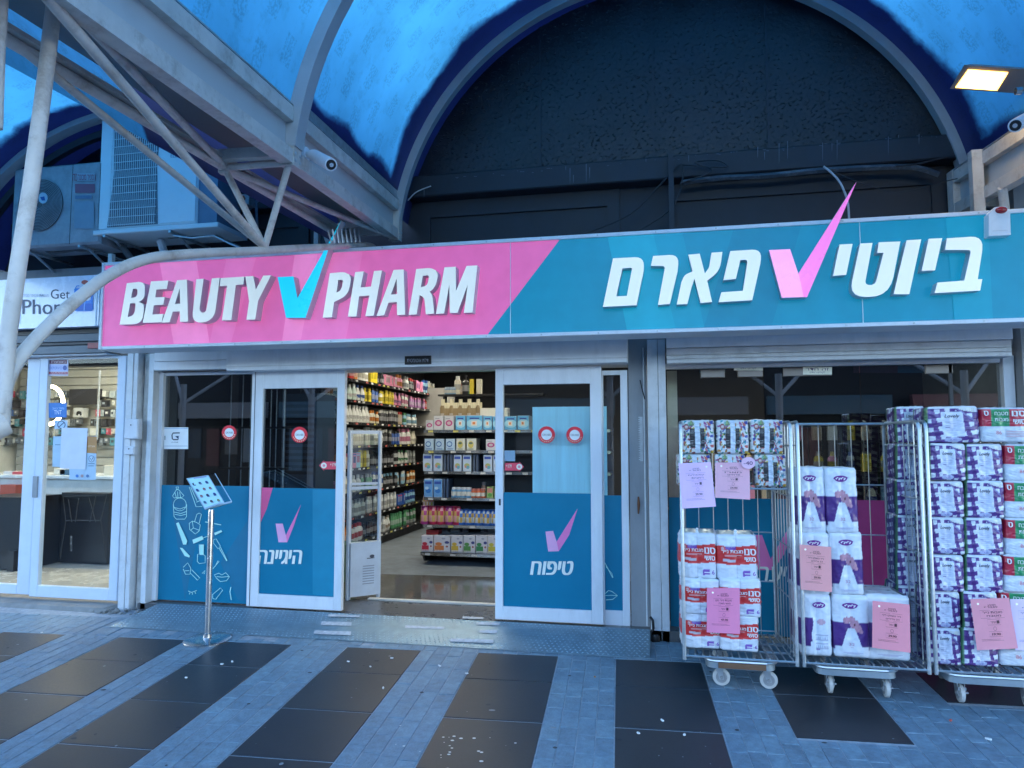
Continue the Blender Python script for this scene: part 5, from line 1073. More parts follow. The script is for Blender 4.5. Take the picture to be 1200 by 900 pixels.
# ================================================================== PRINTED SOFT PACKS
m_film = printmat('plastic_film_print', .32, .35)
def softpack(name, lb, cat, w_, d_, h_, fn, rolls=2, bul=.006, seed=0, top=None, nf=46, nside=20, nz=52, group=None, rough=0):
    rr = random.Random(seed); r = .018; t = thing(name, lb, cat, (0, 0, 0), group)
    loop = []                                       # (x, y, side, u, nx, ny)
    def seg(x0, y0, x1, y1, n, side):
        L_ = math.hypot(x1-x0, y1-y0); nx, ny = (y1-y0)/L_, -(x1-x0)/L_
        for i in range(n):
            u = i/n; loop.append((x0+(x1-x0)*u, y0+(y1-y0)*u, side, u, nx, ny))
    a, b = w_/2, d_
    def corner(cx, cy_, a0, side0, side1, n=3):
        for k in range(n):
            tt = rad(a0+90*k/n); loop.append((cx+r*math.cos(tt), cy_+r*math.sin(tt), side0 if k < n/2 else side1, 1.0 if k < n/2 else 0.0, math.cos(tt), math.sin(tt)))
    seg(-a+r, 0, a-r, 0, nf, 0); corner(a-r, r, -90, 0, 1); seg(a, r, a, b-r, nside, 1); corner(a-r, b-r, 0, 1, 2); seg(a-r, b, -a+r, b, 6, 2); corner(-a+r, b-r, 90, 2, 3); seg(-a, b-r, -a, r, nside, 3); corner(-a+r, r, 180, 3, 0)
    N_ = len(loop); me = bpy.data.meshes.new(name+'_wrap'); vs = []; col = []; fs = []
    for j in range(nz+1):
        v = j/nz; ins = .012*(max(0, 1-v/.06)**2+max(0, (v-.94)/.06)**2)
        for x, y, sd, u, nx, ny in loop:
            rn = rolls if sd in (0, 2) else max(1, round(rolls*d_/w_)); uu = u if sd != 0 else u
            bl__ = bul*abs(math.sin(PI*uu*rn))*math.sin(PI*min(1, max(0, v)))**.3 if sd != 2 else 0
            wr = noise.noise(Vector((x*40+seed, y*40, v*9)))*.0034+noise.noise(Vector((x*12+seed*3, y*12, v*4)))*.004+abs(noise.noise(Vector((x*25+v*14, y*25, v*26+seed))))*.004
            k = bl__+wr-ins; vs.append((x+nx*k, y+ny*k, v*h_)); col.append(fn(sd, u, v))
    for j in range(nz):
        for i in range(N_): fs.append((j*N_+i, j*N_+(i+1) % N_, (j+1)*N_+(i+1) % N_, (j+1)*N_+i))
    fs.append(tuple(reversed(range(N_))))
    me.from_pydata(vs, [], fs); ca = me.color_attributes.new('Col', 'FLOAT_COLOR', 'POINT'); ca.data.foreach_set('color', [q for c in col for q in (*c, 1)]); me.materials.append(m_film); me.shade_smooth(); wp = link('wrapper', me, t)
    # top film over the roll ends
    n = 26; vs = []; col = []; fs = []; ny_ = max(1, round(rolls*d_/w_)); tc_ = top or (.74, .76, .78)
    for j in range(n+1):
        for i in range(n+1):
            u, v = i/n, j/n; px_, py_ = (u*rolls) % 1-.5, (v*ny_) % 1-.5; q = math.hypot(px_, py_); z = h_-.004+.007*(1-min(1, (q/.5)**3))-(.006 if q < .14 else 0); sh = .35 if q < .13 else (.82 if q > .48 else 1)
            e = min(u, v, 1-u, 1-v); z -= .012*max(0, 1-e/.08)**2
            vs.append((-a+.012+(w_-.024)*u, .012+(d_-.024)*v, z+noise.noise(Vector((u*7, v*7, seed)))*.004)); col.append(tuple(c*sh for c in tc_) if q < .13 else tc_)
    for j in range(n):
        for i in range(n): k = j*(n+1)+i; fs.append((k, k+1, k+n+2, k+n+1))
    m2 = bpy.data.meshes.new(name+'_top'); m2.from_pydata(vs, [], fs); ca = m2.color_attributes.new('Col', 'FLOAT_COLOR', 'POINT'); ca.data.foreach_set('color', [q for c in col for q in (*c, 1)]); m2.materials.append(m_film); m2.shade_smooth(); link('top_film', m2, t)
    return t
def decal(t, w_, h_, draw, off=.0095, name='lettering'):
    P = Print(lambda x, y, o: Vector((-w_/2+x*w_, -off-o, y*h_))); draw(P); return P.build(name, t, printmat('pack_ink', .4))
# --- floral boxes
FW, FH = .228, .215
rr = random.Random(12); FC = [(.24, .03, .05), (.5, .2, .02), (.02, .22, .08), (.03, .06, .3), (.62, .45, .05), (.05, .30, .36), (.30, .05, .2), (.02, .10, .05), (.55, .12, .1), (.10, .12, .16)]
blobs = [(rr.random(), rr.random(), rr.uniform(.03, .08), rr.uniform(.025, .07), rr.uniform(0, 3), rr.choice(FC), rr.randrange(4)) for _ in range(260)]
def f_floral(sd, u, v):
    if sd == 0:
        if .42 < u < .60: return (.62, .68, .76)
        if (.24 < u < .42 or .60 < u < .76) and .18 < v < .76: return (.015, .015, .02)
        if ((u-.13)/.09)**2+((v-.8)/.10)**2 < 1: return (.26, .05, .04) if ((u-.13)/.05)**2+((v-.8)/.05)**2 > 1 else (.6, .45, .4)
        if ((u-.3)/.12)**2+((v-.9)/.07)**2 < 1 and (int(u*60+v*30) % 3): return (.03, .30, .12)
    c = (.66, .66, .64)
    for a, b, rx, ry, th, cc, s in blobs:
        if sd != s and sd in (0, 1, 3) and s not in (2, sd): continue
        dx, dy = u-a, v-b; cs, sn = math.cos(th), math.sin(th); p, q = dx*cs+dy*sn, -dx*sn+dy*cs
        if (p/rx)**2+(q/ry*1.6)**2 < 1: c = cc
    return c
pf = softpack('paper_pack', 'x', 'pack', FW, .22, FH, f_floral, rolls=2, bul=.003, seed=1, top=(.68, .70, .73), group='floral and black patterned packs on the upper shelf of the left cage', nf=60, nz=60)
decal(pf, FW, FH, lambda P: (P.text('BLOOM', .27, .60, .40, .64, (.5, .5, .45)), P.text('BLOOM', .62, .60, .74, .64, (.5, .5, .45)), P.rect(.29, .38, .39, .40, (.3, .3, .3)), P.rect(.64, .38, .72, .40, (.3, .3, .3))))
def put(proto, first, box, Y, w_, h_, lb, dz=0, group=None, rz=None):
    x0, y0, x1, y1 = box; a, b = at(x0, y1, Y), at(x1, y1, Y); tp = at((x0+x1)/2, y0, Y); sx = (b.x-a.x)/w_; sz = (tp.z-a.z)/h_
    return place(proto, ((a.x+b.x)/2, Y, (a.z+b.z)/2), lb, first=first, scale=(sx*random.uniform(.97, 1.0), 1, sz*random.uniform(.975, 1.0)), rz=rz if rz is not None else rad(random.uniform(-3.5, 3.5)), tilt=True)
for i, (bx_, lb) in enumerate([((797.8, 492, 838, 531.5), 'floral box pack with black label, left of the top row in the leftmost cage'), ((839.5, 492, 878, 531.8), 'floral box pack with black label, middle of the top row in the leftmost cage'), ((878.8, 492, 918.6, 531.8), 'floral box pack with black label, right of the top row in the leftmost cage'),
        ((795, 531.8, 834, 570), 'floral box pack mostly covered by the lilac price sheet'), ((837.8, 532, 874, 570.5), 'floral box pack mostly covered by the upper pink price sheet'), ((885, 532, 923, 570.8), 'floral box pack uncovered at the right end of the second row')]):
    put(pf, i == 0, bx_, 4.68, FW, FH, lb)
# --- red packs
RW, RH = .25, .285
def f_red(sd, u, v):
    vv = v+.02*math.sin(u*4+sd)
    if sd in (0, 1, 3):
        if .36 < vv < .76:
            if sd == 0 and .18 < u < .50 and .69 < vv < .76: return (.16, .05, .36)
            if sd == 0 and ((u-.10)/.05)**2+((vv-.70)/.045)**2 < 1: return (.62, .3, .3)
            if sd == 0 and .10 < u < .46 and .42 < vv < .48: return (.55, .5, .55)
            return (.66, .035, .035)
        if sd == 0 and .66 < u < .87 and .10 < vv < .22: return (.24, .10, .46)
        if abs(u-.5) < .008 and sd == 0: return (.55, .57, .62)
    return (.70, .74, .80)
pr = softpack('paper_roll_pack', 'x', 'pack', RW, .24, RH, f_red, rolls=2, bul=.010, seed=2, top=(.62, .68, .62), group='red and white paper roll packs in the left cage')
Wt = (.82, .82, .82)
decal(pr, RW, RH, lambda P: (P.text(heb('סנו'), .70, .56, .98, .70, Wt, bold=.05), P.text(heb('סושי'), .70, .42, .97, .52, Wt, bold=.05), P.text(heb('מגבות נייר'), .12, .60, .66, .67, Wt, bold=.02), P.text(heb('אריזת חיסכון'), .25, .705, .46, .74, (.6, .5, .7)), P.rect(.2, .55, .62, .56, (.75, .5, .5)), P.rect(.2, .53, .5, .54, (.75, .5, .5)), P.text('6', .89, .12, .95, .21, (.24, .10, .46), bold=.03), P.rect(.68, .15, .84, .17, Wt)), off=.011)
knot = MB(); knot.lathe([(.016, 0), (.007, .014), (.012, .026), (.003, .034)], (0, .02, RH-.002), 9, sy=.6); kn = knot.build('film_knot', M('film_white', (.7, .74, .78), .3), pr)
for i, (bx_, lb) in enumerate([((796, 625.5, 840, 678.5), 'red and white roll pack, top left of the stack in the leftmost cage'), ((840.5, 627, 888, 680), 'red and white roll pack, top right of the stack in the leftmost cage'), ((798, 678, 843.5, 720), 'red and white roll pack, middle left of the stack'), ((844, 678, 892, 722.5), 'red and white roll pack, middle right of the stack, jutting out to the right'),
        ((800.5, 718, 845, 760.5), 'red and white roll pack, bottom left of the stack on the cage floor'), ((844.5, 720.5, 889, 763), 'red and white roll pack, bottom right of the stack on the cage floor')]):
    put(pr, i == 0, bx_, 4.66 if i not in (3,) else 4.65, RW, RH, lb)
# --- white and purple 32 packs
CW, CH = .20, .40
def f_pur(sd, u, v):
    base = (.72, .75, .80); pur = (.085, .026, .19)
    if sd == 0:
        puppy = [(.36, .60, .14, .055), (.52, .61, .13, .05), (.62, .54, .16, .075), (.74, .47, .12, .06), (.83, .42, .07, .03)]
        for i, (a, b, rx, ry) in enumerate(puppy):
            if ((u-a)/rx)**2+((v-b)/ry)**2 < 1: k = .85+.25*noise.noise(Vector((u*18, v*22, i))); return (.62*k, .30*k, .38*k) if ((u-.62)/.03)**2+((v-.53)/.015)**2 > 1 else (.1, .02, .03)
        bell = .10+.27*max(0, (.47-v)/.35)**.75 if v < .47 else 0
        if v < .56+.01*math.sin(u*9) and v > .14+(.10*abs(u-.5)):
            if abs(u-.50) > bell+(.0 if v < .5 else -.05): return pur
        return base
    if sd in (1, 3) and .12 < v < .56: return pur
    return base
pc = softpack('paper_roll_pack', 'x', 'pack', CW, .30, CH, f_pur, rolls=2, bul=.008, seed=3, group='white and purple roll packs in the middle cage')
PL = (.17, .02, .24)
def dl(P):
    P.poly([(.44+.20*math.cos(a)*(1.15 if math.sin(a) > 0 else 1)+.05, .835+.048*math.sin(a)) for a in [2*PI*k/24 for k in range(24)]], PL); P.text(heb('לילי'), .34, .812, .64, .858, Wt, bold=.05)
    P.text('32', .42, .20, .57, .245, (.5, .22, .38)); P.rect(.46, .17, .54, .175, (.5, .3, .4)); P.rect(.25, .09, .8, .095, (.35, .3, .5)); P.rect(.35, .075, .7, .08, (.35, .3, .5))
decal(pc, CW, CH, dl, off=.010)
for i, (bx_, lb) in enumerate([((934.5, 547, 969.5, 625.5), 'tall white and purple pack, top left of the stack in the middle cage'), ((969.5, 547, 1007, 625.5), 'tall white and purple pack, top right of the stack in the middle cage'), ((937, 625, 974.5, 697), 'tall white and purple pack behind the pink price sheet, middle row left'), ((975, 624, 1014, 698), 'tall white and purple pack with 32 on it, middle row right'),
        ((977.5, 698, 1019.5, 770.5), 'tall white and purple pack with 32 on it, centre of the bottom row'), ((1015.5, 699, 1069, 774.5), 'wide white pack at the bottom right with roll ends showing, pink sheet on it')]):
    put(pc, i == 0, bx_, 4.66, CW, CH, lb)
def f_back(sd, u, v):
    base = (.72, .76, .82)
    if sd == 0:
        if u < .33+.04*math.sin(v*14) and .16 < v < .62 and not (u > .26 and v < .24): return (.085, .026, .19)
        if ((u-.68)/.17)**2+((v-.56)/.045)**2 < 1: return (.60, .38, .46)
        if .45 < u < .95 and .12 < v < .38 and (int(v*60) % 4 == 0 or (int(v*22) % 3 == 0 and int(u*28) % 2)): return (.40, .42, .55)
        if .46 < u < .62 and .10 < v < .15: return (.25, .15, .4)
    if sd in (1, 3) and .16 < v < .6: return (.085, .026, .19)
    return base
pb = softpack('paper_roll_pack', 'white roll pack turned backwards with small print, bottom left of the middle cage', 'pack', CW, .30, CH, f_back, rolls=2, bul=.008, seed=4, group='white and purple roll packs in the middle cage')
decal(pb, CW, CH, lambda P: (P.ell(.58, .835, .21, .05, PL), P.text(heb('לילי'), .43, .812, .73, .858, Wt, bold=.05)), off=.010)
put(pb, True, (939.5, 697, 976, 769), 4.66, CW, CH, pb['label'])
# --- gingham packs
GW, GH = .232, .235
def f_ging(sd, u, v):
    wht, pur, pl = (.72, .75, .80), (.075, .022, .17), (.24, .2, .42)
    uu = u*(1 if sd in (0, 2) else .95)
    if sd == 0:
        if .24 < u+.05*(v-.5) < .73 and .17 < v < .84: return (.66, .70, .80)
        if ((u-.47)/.2)**2+((v-.09)/.07)**2 < 1: return (.45, .47, .66)
        if v > .93: return wht
        if .46 < u < .98 and v > .99-(u-.46)*.85-.0 and v < 1.09-(u-.46)*.9: return pl if v > 1.03-(u-.46)*.9 else pur
        if u > .62 and v > .90-(u-.62)*.2: return (.7, .68, .55) if int(u*40) % 2 else wht
    if sd == 3 and (u > .80 or u < .2): return (.10, .26, .12) if (u > .9 or u < .1) else (.03, .03, .06)
    th = rad(-9); x = (uu-.5)*math.cos(th)-(v-.5)*math.sin(th); y = (uu-.5)*math.sin(th)+(v-.5)*math.cos(th)
    a, b = (x/.235) % 1 < .5, (y/.235) % 1 < .5
    if a and b: return pur
    if a or b: return (.115, .045, .24)
    return wht
pg = softpack('kitchen_roll_pack', 'x', 'pack', GW, .24, GH, f_ging, rolls=2, bul=.007, seed=5, group='purple checked packs stacked in the right cage', nf=56, nz=56)
decal(pg, GW, GH, lambda P: (P.text('Lovely', .33, .66, .62, .78, (.03, .03, .06), bold=.01, shear=.3), [P.rect(.33+.02*(q % 2), .58-q*.05, .64-.03*(q % 3), .587-q*.05, (.40, .40, .60)) for q in range(6)], P.rect(.33, .415, .42, .428, (.1, .1, .3)), P.text('XXL', .40, .065, .54, .11, (.16, .13, .42))))
rows = [519, 563, 606.5, 650, 693.5, 736.5, 780]
names = ['second', 'third', 'fourth', 'fifth', 'sixth', 'bottom']
first = True
for i in range(6):
    sh = [0, 0, 0, 1, 2, 2][i]
    xa = [(1090, 1133.5), (1089.5, 1132.5), (1089, 1132.5), (1091, 1132), (1091, 1128), (1091, 1128)][i]; xb = [(1134.5, 1178.5), (1134, 1178.5), (1133.5, 1178.5), (1133, 1176.5), (1130, 1171), (1128.5, 1171.5)][i]
    put(pg, first, (xa[0], rows[i]+.5, xa[1], rows[i+1]), 4.665, GW, GH, 'purple checked pack in the left column, %s row of the right cage' % names[i]); first = False
    put(pg, False, (xb[0], rows[i]+.5, xb[1], rows[i+1]+1), 4.665, GW, GH, 'purple checked pack in the right column, %s row of the right cage' % names[i])
put(pg, False, (1088.5, 475, 1150.5, 519), 4.665, GW, GH, 'large purple checked pack on top of the stack in the right cage')
# the deeper column seen through the cage side
for i in range(7):
    y0 = [476, 520, 562, 604, 646, 687, 728][i]; 
    o = put(pg, False, (1052, y0, 1086.5, y0+42.5), 4.93, GW, GH, 'purple checked pack behind the cage side wires, %s of the rear column' % ['first from the top', 'second from the top', 'third from the top', 'fourth from the top', 'third from the bottom', 'second from the bottom', 'lowest'][i])
# --- green and red packs
def f_green(sd, u, v):
    if sd == 2: return (.7, .72, .74)
    if .46 < v < .95:
        if u < .15 or u > .62: return (.50, .02, .05)
        k = .7+.5*abs(math.sin(u*9+v*14)); return (.02*k, .26*k, .10*k)
    return (.68, .72, .78)
pn = softpack('kitchen_roll_pack', 'x', 'pack', .26, .24, .235, f_green, rolls=2, bul=.008, seed=6, group='green and red banded packs at the right edge')
decal(pn, .26, .235, lambda P: (P.text(heb('סנו'), .66, .74, .95, .90, Wt, bold=.05), P.text(heb('סושי'), .68, .52, .94, .66, Wt, bold=.05), P.text(heb('ס'), .02, .76, .12, .90, Wt, bold=.05), P.text(heb('מטבח'), .26, .77, .56, .87, Wt), P.text(heb('מגבות'), .26, .60, .56, .69, Wt), P.text('86', .28, .22, .40, .32, (.65, .2, .25)), [P.rect(.5, .30-q*.05, .92, .315-q*.05, (.7, .38, .42)) for q in range(4)]), off=.010)
put(pn, True, (1151.5, 476.5, 1204, 518), 4.665, .26, .235, 'green and red banded pack on top of the right cage stack')
for i in range(6):
    put(pn, False, ([1179.5, 1179.5, 1179.5, 1177.5, 1173, 1172.5][i], rows[i]+1, 1232, rows[i+1]+1.5), 4.665, .26, .235, 'green and red banded pack at the frame edge, %s row of the right cage' % names[i])

# ================================================================== PRICE SHEETS
m_note = printmat('paper_print', .75)
def note(lb, corners, Y, col, price, head='מבצע מטורף', l1='נייר טואלט לילי', l2='32 גלילים', circ=False, Ys=None):
    cx = sum(c[0] for c in corners)/4; t = thing('price_sheet', lb, 'price sheet', at(cx, corners[2][1], Y).to_tuple(), 'coloured paper price sheets hung on the cages')
    c0, c1, c2, c3 = [Vector((c[0], c[1])) for c in corners]
    def mp(u, v, o):                                 # u,v in 0..1 from the top-left corner; the paper is slightly curled
        p = (c0*(1-u)+c1*u)*(1-v)+(c3*(1-u)+c2*u)*v; b = .006*math.sin(PI*u)+.010*(v**3)*math.sin(2.2*u+1)
        return at(p.x, p.y, Y-b-o)
    n = 10; vs = [mp(i/n, j/n, 0) for j in range(n+1) for i in range(n+1)]; me = MB(); me.add(vs, [(j*(n+1)+i, j*(n+1)+i+1, (j+1)*(n+1)+i+1, (j+1)*(n+1)+i) for j in range(n) for i in range(n)])
    me.build('sheet', M('paper_%02x%02x%02x' % tuple(int(c*255) for c in col), col, .8, var=.05, bump=.05), t, smooth=60, recalc=False)
    P = Print(mp, eps=.0004, start=.0016); ink = tuple(c*.18 for c in col)
    def tx(s, a, b, c, d, **k): P.text(heb(s), a, d, c, b, ink, **k)
    w1, w2 = head.split()
    tx(w1, .42, .115, .62, .145); tx(w2, .32, .155, .66, .20, shear=.2)
    def bxl(a, b, c, d): P.line([(a, b), (c, b), (c, d), (a, d)], .005, tuple(c_*.45 for c_ in col), True)
    bxl(.2, .23, .8, .385); tx(l1, .26, .255, .76, .295); tx(l2, .36, .325, .72, .36); bxl(.36, .41, .68, .52)
    P.text('1', .60, .495, .64, .435, ink, bold=.04); P.text("'"+heb('יח'), .44, .49, .55, .445, ink)
    P.ring(.52, .595, .035, .04, ink, 16); bxl(.36, .65, .68, .75); P.text(price, .43, .725, .64, .68, ink, bold=.04)
    P.line([(.15, .80), (.62, .80)], .004, ink); P.line([(.15, .825), (.7, .825)], .004, ink)
    P.build('lettering', t, m_note); pin = MB(); p = mp(.85 if circ else .18, .1, .003); pin.lathe([(.006, 0), (.004, .002)], p, 8, axis='y'); pin.build('pin', m_letter, t)
    return t
PKN, LLN = alb(225, 118, 175, 1.08), alb(168, 160, 245, 1.0)
note('lilac price sheet at the upper left of the leftmost cage', [(795, 543), (833, 541.5), (839, 593.5), (799.5, 596)], 4.60, LLN, '29.90', l1='קפסולות', l2='ריחניות', circ=True)
note('light pink price sheet beside the lilac one on the leftmost cage', [(838, 542), (878.5, 541.8), (879, 585.5), (838.2, 583)], 4.60, alb(228, 140, 195, 1.08), '24.90', l1='מארז', l2='פרחים')
note('pink price sheet over the red packs in the leftmost cage', [(828.4, 689.3), (866.8, 689), (867.2, 743), (828.2, 741)], 4.60, alb(205, 110, 180, 1.0), '47.90', l1='מגבות נייר סנו', l2='סושי מארז')
note('pink price sheet on the left packs of the middle cage', [(937, 638), (974, 641), (975, 694), (938.5, 691)], 4.60, alb(235, 125, 160, 1.08), '39.90')
note('pink price sheet on the wide white pack at the bottom of the middle cage', [(1022.5, 704), (1066, 708.5), (1067, 765), (1022, 759)], 4.60, alb(232, 115, 160, 1.08), '39.90')
note('pink price sheet on the checked packs of the right cage', [(1137, 702), (1182.5, 700.5), (1193, 760), (1145, 762)], 4.59, alb(232, 120, 165, 1.08), '19.90', l1='מגבות נייר', l2='מטבח')
note('pale lilac price sheet cut off by the right edge', [(1183.5, 702), (1225, 702), (1228, 763), (1190, 762)], 4.60, alb(190, 165, 235, 1.05), '19.90', l1='מגבות נייר', l2='סנו')
k = thing('round_price_tag', 'small round pink tag pinned at the corner of the upper pink sheet', 'tag', at(877, 542.5, 4.58).to_tuple()); P = Print(pxmap(4.58)); P.ell(877, 542.5, 8.2, 7, alb(228, 150, 215, 1.08), 28); P.text('-40', 871.5, 544.8, 882, 540.6, (.15, .05, .15), bold=.02); P.build('tag_print', k)

# ================================================================== INSIDE THE PHARMACY
m_shelf = M('black_shelf', (.03, .03, .032), .35, metal=.3, var=.2); m_lip = M('shelf_lip', (.10, .10, .10), .25, metal=.7, var=.3)
def cl(r, g, b): return L(r, g, b)
SX = -3.6
SH = [2.21, 1.96, 1.695, 1.42, 1.15, .86, .57, .27]
LS = thing('wall_shelving', 'long black wall shelving full of bottles inside the pharmacy', 'shelving', (SX, 9, .09))
mb = MB(); mb.box(SX-.42, SX-.36, 6.9, 11.6, .09, 2.6); mb.build('back_panel', m_shelf, LS, smooth=0)
for z in SH:
    mb = MB(); mb.box(SX-.36, SX, 6.9, 11.6, z-.022, z); mb.build('shelf', m_shelf, LS, smooth=0)
    mb = MB(); mb.box(SX, SX+.006, 6.9, 11.6, z-.03, z+.004); mb.build('price_rail', m_lip, LS, smooth=0)
mb = MB(); mb.box(SX-.3, SX-.06, 6.9, 11.6, .09, .25); mb.build('plinth', m_black, LS, smooth=0)
rr0 = random.Random(77)
for z in SH:                                        # paper price tags on the shelf edges
    P = Print(lambda y, q, o: Vector((SX+.0062+o, y, q))); y = 7.0
    while y < 11.4: P.rect(y, z-.024, y+.07, z-.002, rr0.choice([(.6, .6, .58), (.6, .6, .58), (.55, .5, .12), (.5, .12, .1)])); y += rr0.uniform(.12, .34)
    P.build('price_tags', LS)
_bm = {}
def bottle_mesh(kind, c1, c2, h):
    key = (kind, c1, c2, h)
    if key in _bm: return _bm[key]
    mb = MB(); r = h*.24
    if kind == 'round': mb.lathe([(r*.95, 0), (r, h*.04), (r, h*.62), (r*.8, h*.72), (r*.35, h*.8)], n=10, sx=.7, sy=1); mb.lathe([(r*.45, h*.79), (r*.42, h), (r*.3, h*1.0)], n=8, m=1); mb.lathe([(r*1.02, h*.2), (r*1.02, h*.5)], n=10, m=2, sx=.7)
    elif kind == 'slim': mb.lathe([(r*.7, 0), (r*.78, h*.03), (r*.78, h*.72), (r*.5, h*.82)], n=10, sx=.75); mb.lathe([(r*.5, h*.8), (r*.48, h*1.0)], n=8, m=1); mb.lathe([(r*.8, h*.25), (r*.8, h*.55)], n=10, m=2, sx=.75)
    elif kind == 'egg': mb.lathe([(r*.7, 0), (r*1.05, h*.25), (r*.95, h*.5), (r*.55, h*.78), (r*.3, h*.86)], n=10, sx=.65); mb.lathe([(r*.35, h*.84), (r*.33, h*1.0)], n=8, m=1); mb.lathe([(r*1.04, h*.22), (r*1.02, h*.42)], n=10, m=2, sx=.66)
    elif kind == 'pump': mb.lathe([(r*.8, 0), (r*.85, h*.03), (r*.85, h*.6), (r*.3, h*.7)], n=10, sx=.8); mb.lathe([(r*.14, h*.68), (r*.14, h*.92)], n=6, m=1); mb.box(-r*.2, r*.7, -r*.15, r*.15, h*.9, h*.97, 1); mb.lathe([(r*.87, h*.15), (r*.87, h*.45)], n=10, m=2, sx=.8)
    elif kind == 'box': mb.cbox(-r*.7, r*.7, -r*.9, r*.9, 0, h*.9, .003); mb.box(r*.7, r*.71, -r*.6, r*.6, h*.3, h*.7, 2); mb.box(r*.7, r*.712, -r*.8, r*.8, h*.76, h*.84, 1)
    me_o = mb.build('tmp', [mk(c1), mk(c2), mk(tuple(min(.8, a*.5+.25) for a in c1)) if sum(c1) < 1.2 else mk(tuple(a*.55 for a in c2))], None, smooth=40); me = me_o.data; bpy.data.objects.remove(me_o); _bm[key] = me; return me
ORN = ['first', 'second', 'third', 'fourth', 'fifth', 'sixth', 'seventh', 'eighth', 'ninth', 'tenth', 'eleventh', 'twelfth', 'thirteenth', 'fourteenth', 'fifteenth', 'sixteenth', 'seventeenth', 'eighteenth']
_mk = {}
def mk(c):
    c = tuple(round(min(.85, x), 3) for x in c)
    if c not in _mk: _mk[c] = M('goods_%d' % len(_mk), c, .35, var=.06, scale=20)
    return _mk[c]
Wh, Cr, Ye, Re, Or, Pi, Pu, Bl, Sk, Gr, Bk, Gn, Be = (.72, .72, .66), (.68, .64, .5), (.75, .58, .04), (.6, .05, .04), (.72, .25, .04), (.75, .28, .42), (.45, .2, .45), (.04, .12, .42), (.28, .52, .66), (.40, .42, .40), (.02, .02, .022), (.10, .32, .14), (.5, .4, .28)
ROWS = [[('box', Ye, Wh, 2, .17), ('box', Cr, Pi, 3, .18), ('round', Re, Re, 2, .2), ('round', Or, Re, 1, .2), ('round', Wh, Cr, 3, .21), ('box', Ye, Ye, 2, .2), ('round', Bk, Bk, 2, .17), ('box', Pi, Wh, 4, .17), ('round', Pi, Or, 2, .2), ('round', Wh, Gr, 2, .2), ('round', Bk, Re, 2, .19), ('box', Pi, Pu, 3, .19), ('slim', Sk, Bl, 2, .2), ('slim', Cr, Wh, 3, .2)],
        [('round', Gr, Bk, 1, .2), ('slim', Cr, Or, 2, .21), ('egg', Wh, Sk, 2, .2), ('egg', (.6, .72, .64), Wh, 3, .2), ('egg', Wh, Bl, 2, .2), ('round', Ye, Ye, 2, .2), ('slim', Bl, Bk, 2, .2), ('round', Wh, Ye, 1, .19), ('slim', Ye, Ye, 4, .19), ('egg', Pi, Pu, 2, .2), ('slim', Wh, Pi, 3, .19), ('slim', Pu, Pi, 6, .17), ('round', Re, Re, 1, .19), ('egg', Cr, Or, 3, .19)],
        [('box', Sk, Bl, 2, .18), ('round', Sk, Wh, 2, .21), ('round', Bk, Gr, 1, .18), ('egg', Cr, Wh, 1, .2), ('egg', Wh, Wh, 9, .21), ('round', Cr, Or, 3, .17), ('slim', Bk, Wh, 8, .19), ('slim', Be, Re, 2, .18), ('slim', Sk, Gn, 2, .18), ('round', Wh, Sk, 4, .17)],
        [('egg', Wh, Cr, 3, .22), ('slim', Or, Bk, 1, .2), ('round', Bk, Gr, 1, .18), ('egg', Wh, Wh, 3, .22), ('slim', Gr, Gr, 4, .21), ('slim', (.5, .54, .44), Gr, 3, .22), ('egg', Wh, Cr, 3, .22), ('slim', Bk, Wh, 3, .2), ('slim', Bl, Bk, 3, .19), ('round', Wh, Pi, 4, .22), ('egg', Cr, Cr, 3, .2)],
        [('box', Or, Or, 1, .2), ('slim', Gr, Bk, 2, .19), ('box', Or, Re, 3, .19), ('round', Be, Or, 1, .18), ('box', Pi, Bl, 2, .2), ('box', Sk, Pi, 1, .2), ('slim', Ye, Ye, 2, .21), ('slim', Wh, Cr, 1, .2), ('pump', Bk, Bk, 7, .2), ('round', Gr, Bk, 2, .18), ('egg', Wh, Gn, 3, .19), ('slim', Gr, Gr, 3, .18)],
        [('egg', Cr, Bk, 2, .2), ('box', Pi, Pu, 2, .18), ('slim', Ye, Gn, 2, .2), ('slim', Cr, Wh, 2, .2), ('round', Wh, Wh, 2, .2), ('slim', Gn, Gr, 3, .2), ('slim', Wh, Bl, 3, .21), ('round', Bk, Sk, 4, .17), ('slim', Sk, Wh, 3, .17), ('slim', Cr, Or, 3, .17)],
        [('box', Gr, Be, 2, .18), ('egg', Be, Gr, 2, .19), ('round', Gr, Ye, 2, .2), ('slim', Gr, Gr, 3, .2), ('round', (.5, .55, .5), Gr, 3, .2), ('slim', Wh, Wh, 9, .2), ('box', Bl, Re, 3, .17), ('slim', Sk, Bl, 4, .17)],
        [('slim', Bl, Bl, 4, .19), ('slim', Sk, Gn, 2, .2), ('slim', Or, Or, 3, .2), ('round', Wh, Re, 4, .21), ('slim', Bk, Bk, 5, .19), ('round', Wh, Wh, 2, .2), ('egg', Wh, Be, 2, .19), ('slim', Gn, Gn, 6, .2), ('slim', Gr, Gn, 4, .2)]]
CN = {Wh: 'white', Cr: 'cream', Ye: 'yellow', Re: 'red', Or: 'orange', Pi: 'pink', Pu: 'purple', Bl: 'dark blue', Sk: 'pale blue', Gr: 'grey', Bk: 'black', Gn: 'green', Be: 'beige'}
ORD = ['top', 'second', 'third', 'fourth', 'fifth', 'sixth', 'seventh', 'bottom']
rr = random.Random(21); tot = 0
def item(nm, me, loc, rz, lb, cat, group, sc=1):
    o = bpy.data.objects.new(nm, me); COL.objects.link(o); o.location = loc; o.rotation_euler[2] = rz; o.scale = (sc, sc, sc); return tag(o, lb, cat, group)
